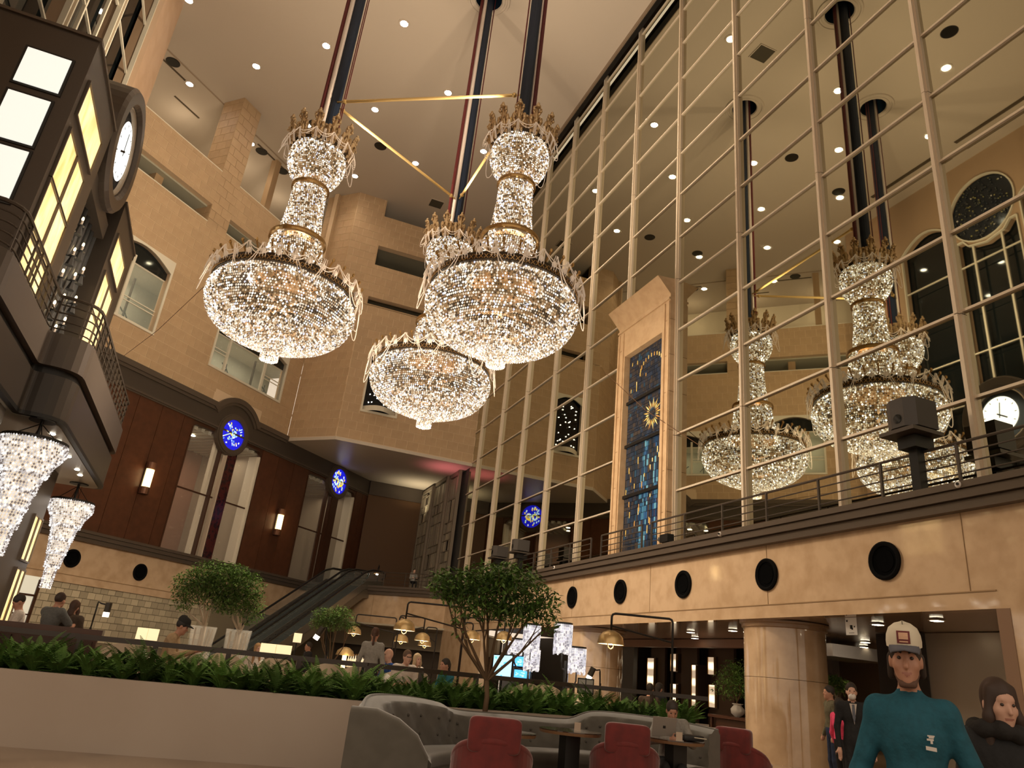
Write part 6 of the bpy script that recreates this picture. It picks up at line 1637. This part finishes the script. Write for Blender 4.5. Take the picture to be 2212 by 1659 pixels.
def person(label, loc, rz, base, top, legs, skin=SKIN, hair=(.02, .014, .01), style='short', h=.018, yaw=0, pitch=0, over=None, over_l=None, over_r=None, sleeve=1.0, bulk=1.0, scale=1.0, shoes=(.015, .013, .012), collar=None, lower=True, face=True, group=None, fingers=False, extra=None):
    P = dict(base); P.update(over or {})
    J = {}
    for k in ('pelvis', 'chest', 'neck', 'head'): J[k] = np.array(P[k], float)
    for sgn, nm, ov in ((-1, 'l', over_l or {}), (1, 'r', over_r or {})):
        for k in ('sh', 'el', 'wr', 'hip', 'kn', 'an'):
            if k in ov: J[k + nm] = np.array(ov[k], float)
            else: v = np.array(P[k], float); v[0] *= sgn; J[k + nm] = v
    B = Body(); TOP, SK, LEG, SHO, LP = 0, 1, 2, 3, 4; b = bulk
    pe, chs_, ne, he = J['pelvis'], J['chest'], J['neck'], J['head']
    B.ell(pe + [0, 0, .02], (.165 * b, .115 * b, .13), LEG, .04); mid = (pe + chs_) / 2
    B.ell(mid + [0, 0, -.02], (.155 * b, .112 * b, .17), TOP, .05); B.ell(chs_ + [0, 0, .03], (.18 * b, .122 * b, .17), TOP, .05)
    B.cap(J['shl'], J['shr'], .07 * b, .07 * b, TOP, .05); B.cap(chs_ + [0, -.01, .12], ne + [0, 0, -.02], .085, .065, TOP, .04)
    B.cap(ne + [0, 0, .0], he + [0, -.02, -.06], .054, .052, SK, .02)
    for s in 'lr':
        sh, el, wr, hip, kn, an = (J[k + s] for k in ('sh', 'el', 'wr', 'hip', 'kn', 'an'))
        B.cap(sh, el, .062 * b, .050 * b, TOP, .03)
        if sleeve >= 1: B.cap(el, el + (wr - el) * .93, .050 * b, .040 * b, TOP, .02)
        elif sleeve > .5: m_ = el + (wr - el) * (sleeve - .5) * 2; B.cap(el, m_, .052 * b, .052 * b, TOP, .02); B.cap(m_, wr, .038, .028, SK, .02)
        else: B.p[-1] = ('c', sh, sh + (el - sh) * .75, .066 * b, .060 * b, TOP, .03); B.cap(sh + (el - sh) * .6, el, .044, .040, SK, .02); B.cap(el, wr, .040, .028, SK, .02)
        d = wr - el; d = d / np.linalg.norm(d); sd = np.cross(d, [0, 0, 1.]); sd = sd / max(np.linalg.norm(sd), 1e-6); up = np.cross(sd, d)
        if s == 'l': sd_t = sd
        else: sd_t = -sd
        pc = wr + d * .05; B.cap(wr, wr + d * .075, .028, .034, SK, .02); B.ell(pc, (.036, .036, .036), SK, .02)
        if fingers or h < .02:
            across = up if abs(up[2]) > .5 else sd
            for q, (o, l) in enumerate(((-.03, .062), (-.01, .074), (.01, .07), (.03, .055))):
                r0 = wr + d * .085 + across * o; k1 = r0 + d * l * .55 + np.array([0, 0, -.008]); B.cap(r0, k1, .0105, .0095, SK, .006); B.cap(k1, k1 + (d * .7 + np.array([0, 0, -.55])) * l * .5, .0095, .0085, SK, .006)
            t0 = wr + d * .04 + across * .03; t1 = t0 + (d * .6 + across * .75) * .045; B.cap(t0, t1, .013, .011, SK, .008); B.cap(t1, t1 + d * .035, .011, .009, SK, .008)
        if lower:
            B.cap(hip, kn, .082 * b, .058 * b, LEG, .04); B.cap(kn, an, .056 * b, .042, LEG, .03); f = kn - an; fw = np.array([0, 1., 0])
            B.cap(an + [0, -.03, -.045], an + fw * .15 + [0, 0, -.06], .040, .032, SHO, .02)
    R = rotm(yaw, pitch); hp = lambda *a: he + R @ np.array(a, float)
    B.ell(hp(0, -.01, .025), (.076, .097, .10), SK, .02, R); B.ell(hp(0, .03, -.05), (.060, .066, .072), SK, .03, R); B.ell(hp(0, .072, -.092), (.026, .022, .022), SK, .02)
    if face:
        B.cap(hp(0, .088, .012), hp(0, .112, -.028), .009, .014, SK, .012); B.cap(hp(-.034, .079, .034), hp(.034, .079, .034), .013, .013, SK, .014)
        for s in (-1, 1): B.ell(hp(.044 * s, .06, -.022), (.024, .026, .024), SK, .02); B.ell(hp(.078 * s, -.008, -.008), (.011, .022, .032), SK, .01, R)
        B.cap(hp(-.020, .088, -.056), hp(0, .093, -.060), .005, .008, LP, .008); B.cap(hp(0, .093, -.060), hp(.020, .088, -.056), .008, .005, LP, .008)
        for s in (-1, 1): B.p.append(('e', hp(.032 * s, .100, .010), np.array((.016, .013, .010)), R, None, SK, -1))
    if extra: extra(B, J, hp, R)
    t = thing('person', label, 'person', tuple(loc), rz, group); t.scale = (scale * .90, scale * .95, scale)
    mats = [top, skin, legs, mat('shoe_dark', shoes, .4), LIP]
    inst('body', B.mesh('body', mats, h), t)
    if face:
        ey = MB()
        for s in (-1, 1): ey.ell(hp(.032 * s, .083, .010), .011, .009, .008, 8, 6, Matrix([list(x) for x in R]))
        ey.build('eyes', mat('eye_dark', (.03, .02, .015), .2), t, world=False)
    H = Body(); hm = mat('hair_%02d%02d%02d' % tuple(int(c * 255) for c in hair), hair, .6)
    if style != 'bald':
        H.ell(hp(0, -.018, .040), (.085, .102, .098), 0, .02, R)
        H.p.append(('e', hp(0, .105, -.035), np.array((.078, .075, .10)), R, None, 0, -1))
        if style in ('long', 'bob'):
            zl = -.30 if style == 'long' else -.12
            for s in (-1, 1):
                H.cap(hp(.058 * s, .02, .075), hp(.082 * s, .03, -.06), .028, .026, 0, .02); H.cap(hp(.082 * s, .03, -.06), hp(.085 * s, .02, zl), .028, .03, 0, .03)
            H.cap(hp(0, -.07, .0), hp(0, -.085, zl), .05, .055, 0, .04)
        if style == 'pony': H.ell(hp(0, -.10, .03), (.03, .03, .035), 0, .02); H.cap(hp(0, -.115, .02), hp(0, -.12, -.16), .03, .022, 0, .02); H.cap(hp(0, -.12, -.16), hp(.01, -.11, -.27), .022, .008, 0, .02)
        inst('hair', H.mesh('hair', [hm], max(.009, h * .6)), t)
    return t
def cap_hat(t, he, R, crown, brim, patch=False):
    hp = lambda *a: Vector(he + R @ np.array(a, float)); RM = Matrix([list(x) for x in R])
    mb = MB(); n = 24; prof = [(1.0, .02), (1.02, .05), (.98, .085), (.82, .125), (.5, .148), (.02, .155)]; vs = []
    for r, z in prof:
        for i in range(n): a = 2 * PI * i / n; vs.append(hp(.092 * r * math.cos(a), -.01 + .112 * r * math.sin(a), z * .8 + .045 - .01 * math.sin(a)))
    mb.add(vs, [[j * n + i, j * n + (i + 1) % n, (j + 1) * n + (i + 1) % n, (j + 1) * n + i] for j in range(5) for i in range(n)]).build('cap_crown', crown, t, smooth=True, world=False)
    mb = MB(); m = 12; vs = []
    for q in (0, 1, 2):
        for i in range(m + 1): a = PI * .12 + PI * .76 * i / m; k = q / 2; vs.append(hp((.09 + .0 * k) * math.cos(a) * (1 - .12 * k), -.005 + .105 * math.sin(a) + k * .085 * math.sin(a) ** 1.2, .058 - .018 * k - .012 * abs(math.cos(a)) * k))
    mb.add(vs + [v + RM @ V(0, 0, .008) for v in vs], [[q * (m + 1) + i, q * (m + 1) + i + 1, (q + 1) * (m + 1) + i + 1, (q + 1) * (m + 1) + i] for q in (0, 1) for i in range(m)] + [[3 * (m + 1) + q * (m + 1) + i, 3 * (m + 1) + (q + 1) * (m + 1) + i, 3 * (m + 1) + (q + 1) * (m + 1) + i + 1, 3 * (m + 1) + q * (m + 1) + i + 1] for q in (0, 1) for i in range(m)] + [[2 * (m + 1) + i, 2 * (m + 1) + i + 1, 5 * (m + 1) + i + 1, 5 * (m + 1) + i] for i in range(m)]).build('cap_brim', brim, t, smooth=True, world=False)
    if patch:
        def pp(x, z, d): return hp(x, -.01 + .112 * math.sqrt(max(0, 1 - (x / .094) ** 2)) * (1.0 if z < .1 else 1 - (z - .1) * 4.5) + d, z)
        def quad(nm, x0, x1, z0, z1, d, m):
            k = 4; mb = MB(); vs = [pp(x0 + (x1 - x0) * i / k, z, d) for z in (z0, (z0 + z1) / 2, z1) for i in range(k + 1)]; mb.add(vs, [[j * 5 + i, j * 5 + i + 1, (j + 1) * 5 + i + 1, (j + 1) * 5 + i] for j in (0, 1) for i in range(k)]).build(nm, m, t, world=False)
        quad('cap_patch', -.034, .034, .072, .128, .006, mat('patch_red', (.13, .012, .012), .6)); quad('patch_emblem', -.024, .024, .090, .120, .009, mat('patch_tan', (.55, .32, .20), .6)); quad('patch_text', -.022, .022, .077, .083, .009, MATS['patch_tan'])
def face_to(p, px, py=1450, dep=None):
    return 0
def yaw_cam(p): return math.atan2(-(0 - p[0]), (0 - p[1]))     # facing the camera: local +Y towards the eye
def faces(d): d = Vector(d); return math.atan2(-d.x, d.y)
TEAL = cloth('teal', (.008, .085, .125)); JEAN = cloth('jean', (.02, .03, .06)); BLK = cloth('black', (.012, .012, .013)); GREY = cloth('grey', (.10, .10, .095)); TAN = cloth('tan', (.40, .27, .15)); BROWN = cloth('brown', (.055, .036, .024)); WHT = cloth('white', (.60, .52, .45)); BLUE = cloth('blue', (.02, .07, .28)); PINK = cloth('pink', (.65, .06, .13)); LGREY = cloth('light_grey', (.27, .25, .22)); OLIVE = cloth('olive', (.10, .085, .05)); NAVYC = cloth('navy', (.015, .02, .035))
# --- man in teal sweater walking towards the camera
mp = pt(1957, 1424, 3.45); R0 = rotm(.05, -.05)
def chinbeard(B, J, hp, R):
    B.cap(hp(-.035, .055, -.1), hp(.035, .055, -.1), .022, .022, 5, .01)
man = person('man in teal sweatshirt and cream cap walking towards the camera at right', (mp.x, mp.y, 0), yaw_cam(mp) - .05, STAND, TEAL, JEAN, SKIN, (.025, .015, .010), 'short', .010, .05, -.05,
    over=dict(head=(0, .04, 1.63), sh=(.17, 0, 1.40), el=(.28, -.01, 1.14), chest=(0, 0, 1.28), neck=(0, -.01, 1.49)), over_l=dict(wr=(-.25, .14, .95), el=(-.30, -.02, 1.13)), over_r=dict(wr=(.24, .20, .97), el=(.29, .0, 1.13), kn=(.1, .16, .5), an=(.1, .12, .09)), sleeve=.82, bulk=1.04, fingers=True)
man.scale = (.82, .92, 1.0)
he = np.array((0, .04, 1.63))
cap_hat(man, he, R0, mat('cap_cream', (.62, .55, .42), .8), mat('cap_brim_grey', (.10, .10, .12), .8), True)
hh = Body()
hp_ = lambda *a: he + R0 @ np.array(a, float)
hh.cap(hp_(-.07, -.03, .01), hp_(-.080, -.06, -.06), .028, .02, 0, .03); hh.cap(hp_(.07, -.03, .01), hp_(.082, -.06, -.07), .028, .02, 0, .03); hh.cap(hp_(0, -.08, 0), hp_(0, -.1, -.12), .06, .05, 0, .04)
inst('back_hair', hh.mesh('back_hair', [bpy.data.materials['hair_060302']], .009), man)
bd_ = Body(); 
for s in (-1, 1): bd_.cap(hp_(.056 * s, .03, -.06), hp_(.034 * s, .062, -.098), .010, .014, 0, .012)
bd_.cap(hp_(-.03, .078, -.103), hp_(.03, .078, -.103), .016, .016, 0, .012)
inst('beard', bd_.mesh('beard', [mat('stubble', (.10, .05, .032), .8)], .006), man)
br_ = MB()
for s in (-1, 1): br_.tube([hp_(.018 * s, .096, .032), hp_(.034 * s, .094, .038), hp_(.05 * s, .082, .033)], .005, 5)
br_.build('eyebrows', bpy.data.materials['hair_060302'], man, world=False)
MB().lathe([(.066, 0), (.074, .012), (.070, .026), (.062, .03)], 24, (0, -.005, 1.46), sx=1.05, sy=1.0).build('collar_rib', TEAL, man, smooth=True, world=False)
EMB = mat('emblem_white', (.6, .55, .5), .7)
def chest_pt(x, z): return (-x, .132 * 1.0 * math.sqrt(max(.05, 1 - (x / .22) ** 2)) + .016, z)
em = MB()
for (x0, x1, z0, z1) in ((.070, .102, 1.300, 1.308), (.080, .104, 1.310, 1.320), (.086, .097, 1.288, 1.30), (.074, .108, 1.316, 1.322)):
    em.add([chest_pt(x0, z0), chest_pt(x1, z0), chest_pt(x1, z1), chest_pt(x0, z1)], [[0, 1, 2, 3]])
em.build('chest_emblem', EMB, man, world=False)
MB().add([chest_pt(.062, 1.262), chest_pt(.112, 1.258), chest_pt(.112, 1.274), chest_pt(.062, 1.278)], [[0, 1, 2, 3]]).build('chest_wordmark', EMB, man, world=False)
# --- woman behind him at the right edge
wp = pt(2152, 1532, 3.9); wf = yaw_cam(wp) + .35
wom = person('woman with long dark brown hair and black furry collar at the right edge', (wp.x, wp.y, 0), wf, STAND, BLK, BLK, SKIN2, (.035, .017, .010), 'long', .013, .15, -.12, over=dict(head=(0, .05, 1.49), neck=(0, 0, 1.35), chest=(0, 0, 1.17), sh=(.17, 0, 1.3), el=(.23, 0, 1.03), wr=(.2, .12, .85), pelvis=(0, 0, .88), hip=(.09, 0, .85)), bulk=1.0)
fc = Body()
for k in range(9):
    a = PI * 1.0 * k / 8; fc.ell((.15 * math.cos(a + PI) if 0 else .13 * math.cos(2 * PI * k / 9), .10 * math.sin(2 * PI * k / 9), 1.35 + .02 * math.sin(k)), (.055, .055, .05), 0, .03)
inst('fur_collar', fc.mesh('fur_collar', [cloth('fur', (.012, .010, .009))], .012), wom)
# --- suited man and others in the lobby
sp = pt(1840, 1510, 10.8); suit = person('man in black suit and grey tie wearing a white face mask in the lobby', (sp.x, sp.y, 0), yaw_cam(sp) + .1, STAND, BLK, BLK, SKIN2, style='short', h=.018, over=dict(sh=(.185, 0, 1.42)), over_r=dict(wr=(.24, .05, .86)))
hd = np.array(STAND['head'])
MB().ell(tuple(hd + [0, .062, -.062]), .058, .055, .05, 12, 8).build('face_mask', mat('mask_white', (.65, .6, .55), .7), suit, smooth=True, world=False)
MB().add([(-.055, .125, 1.46), (.055, .125, 1.46), (.0, .150, 1.18)], [[0, 1, 2]]).build('shirt_front', WHT, suit, world=False)
MB().add([(-.018, .135, 1.45), (.018, .135, 1.45), (.024, .150, 1.28), (0, .155, 1.2), (-.024, .150, 1.28)], [[0, 1, 2, 3, 4]]).build('necktie', cloth('tie', (.12, .13, .16)), suit, world=False)
kp = pt(1815, 1570, 12.0); person('person in bright pink jacket behind the suited man', (kp.x, kp.y, 0), yaw_cam(kp) + 2.2, STAND, PINK, BLK, style='bob', h=.022, scale=.88)
gp = pt(1797, 1555, 13.4); person('person in grey coat half hidden by the marble column', (gp.x, gp.y, 0), yaw_cam(gp) - 1.2, STAND, OLIVE, JEAN, style='short', h=.022)
# --- man with laptop on the sofa
lm = pt(1449, 1528, 9.75); laps = person('man in grey jacket working on a laptop at the sofa', (lm.x, lm.y, -.03), yaw_cam(lm) + .12, SIT, LGREY, BLK, SKIN, (.03, .022, .018), 'short', .015, .1, -.42, over=dict(head=(0, .15, 1.17), neck=(0, .08, 1.03)), over_l=dict(el=(-.30, .16, .80), wr=(-.16, .36, .84)), over_r=dict(el=(.32, .18, .80), wr=(.05, .36, .84)), bulk=1.08)
MB().add([(-.06, .135, 1.0), (.06, .135, 1.0), (.05, .175, .78), (-.05, .175, .78)], [[0, 1, 2, 3]]).build('inner_shirt', BLK, laps, world=False)
MB().lathe([(.075, 0), (.085, .04), (.075, .07)], 18, (0, .05, 1.0)).build('collar', BLK, laps, smooth=True, world=False)
# --- lounge guests
def guest(px, py, depth, label, pose, ang, top, legs, hc=None, zf=None, **k):
    p = pt(px, py, depth); hz = (pose if not k.get('over') else {**pose, **k['over']})['head']; sc = k.get('scale', 1.0)
    z = p.z - hz[2] * sc; return person(label, (p.x, p.y, z if zf is None else zf), yaw_cam(p) + ang, pose, top, legs, **k)
gm_ = guest(122, 1296, 12.6, 'man in grey t-shirt seated at the high table at left, seen from behind', SIT, 2.3, GREY, JEAN, hair=(.03, .015, .010), h=.018, sleeve=.4, yaw=.2, bulk=1.15, over_l=dict(wr=(-.12, .52, .86), el=(-.26, .26, .82)), over_r=dict(wr=(.05, .55, .86), el=(.26, .25, .80)))
gw_ = guest(157, 1312, 12.9, 'woman in dark brown coat seated at left, seen from behind', SIT, 2.8, BROWN, BLK, hair=(.05, .022, .013), h=.018, style='bob', bulk=1.12)
guest(52, 1302, 12.6, 'bald man at the left photo edge leaning over the table', SIT, -1.5, WHT, JEAN, style='short', h=.02, pitch=-.6, sleeve=.4)
capm = guest(378, 1352, 11.9, 'man in black cap and tan jacket reading at the planter', SIT, 1.45, TAN, BROWN, hair=(.015, .01, .008), h=.015, pitch=-.3, bulk=1.12, over=dict(head=(0, .12, 1.20), neck=(0, .05, 1.05)), over_l=dict(wr=(-.12, .40, .85)), over_r=dict(wr=(.12, .40, .85)))
cap_hat(capm, np.array((0, .12, 1.20)), rotm(0, -.3), mat('cap_black', (.012, .011, .010), .8), MATS['cap_black'])
guest(553, 1402, 16.5, 'blonde woman partly hidden behind the wide open menu', SIT, .5, WHT, BLK, hair=(.35, .20, .09), h=.02, style='long', skin=SKIN2)
guest(668, 1397, 17.0, 'waiter in black seen as a dark silhouette behind the rail', STAND, -1.2, BLK, BLK, h=.022, scale=.8)
guest(810, 1371, 13.8, 'standing waitress in grey top with long ponytail, seen from behind', STAND, PI - .1, LGREY, BLK, hair=(.06, .025, .014), h=.015, style='pony', over=dict(sh=(.165, 0, 1.42)))
guest(846, 1417, 13.9, 'bald man in bright blue shirt seated at the table', SIT, -1.1, BLUE, JEAN, style='bald', h=.016, skin=SKIN2, sleeve=.4)
gg = guest(876, 1420, 13.3, 'heavy man with glasses and white shirt facing the bald man', SIT, .45, WHT, BLK, hair=(.12, .07, .045), h=.015, skin=SKIN2, bulk=1.2, sleeve=.4, style='short')
hq = np.array(SIT['head']); MB().tube([tuple(hq + [-.06, .085, .012]), tuple(hq + [-.03, .108, .008]), tuple(hq + [.03, .108, .008]), tuple(hq + [.06, .085, .012])], .006, 5).build('glasses', BLACK, gg, world=False)
guest(897, 1425, 15.4, 'blond woman in white behind the man with glasses', SIT, .6, WHT, BLK, hair=(.45, .33, .2), h=.02, style='bob', skin=SKIN2)
guest(968, 1438, 14.2, 'dark haired person in teal shirt seated behind the rail', SIT, -1.0, cloth('teal2', (.02, .15, .20)), BLK, h=.018, style='pony')
guest(1402, 1490, 15.5, 'dark haired guest seated before the pale strip lamp', SIT, 2.8, BROWN, BLK, h=.022, style='short')
guest(1420, 1488, 16.0, 'second dark haired guest seated beside the pale strip lamp', SIT, 2.5, BLK, BLK, h=.022, style='bob')
pz_ = pt(945, 1224, 40); person('small figure with white headphones at the mezzanine railing', (11.3, 44.9, 5.4), yaw_cam((11.3, 44.9)) + .3, SIT, LGREY, BLK, h=.03, skin=SKIN2)
# mezzanine lamp and seats
t = thing('mezzanine_lamp', 'small swan neck lamp standing on the dark mezzanine', 'lamp', (9.9, 48.6, 5.4)); c = V(9.9, 48.6, 6.4)
MB().tube([V(9.9, 48.6, 5.4), V(9.9, 48.6, 7.0), V(9.85, 48.5, 7.1), V(9.8, 48.5, 6.7)], .03, 6).build('stem', PIPE, t); MB().lathe([(.25, 0), (.2, .12), (.05, .18)], 14, (9.8, 48.5, 6.5)).build('shade', BRA, t); MB().ell((9.8, 48.5, 6.5), .08, .08, .06, 8, 6).build('bulb', SPOTE, t)

# stay wires
for a, b, lb in ((P45(*((hit45(263, 770)[0]), .1, hit45(263, 770)[1])), V(CH[0][0] - 2.2, CH[0][1] + .4, 12.2), 'thin stay wire from the left wall moulding to the left chandelier'), (V(12.9, 24.6, 13.2), V(13.7, 19.2, 8.9), 'thin stay wire crossing the stained glass pilaster')):
    tag(MB().tube([a, (Vector(a) + Vector(b)) / 2 - V(0, 0, .25), b], .012, 4).build('stay_wire', mat('wire_brown', (.12, .06, .03), .6)), lb, 'wire')
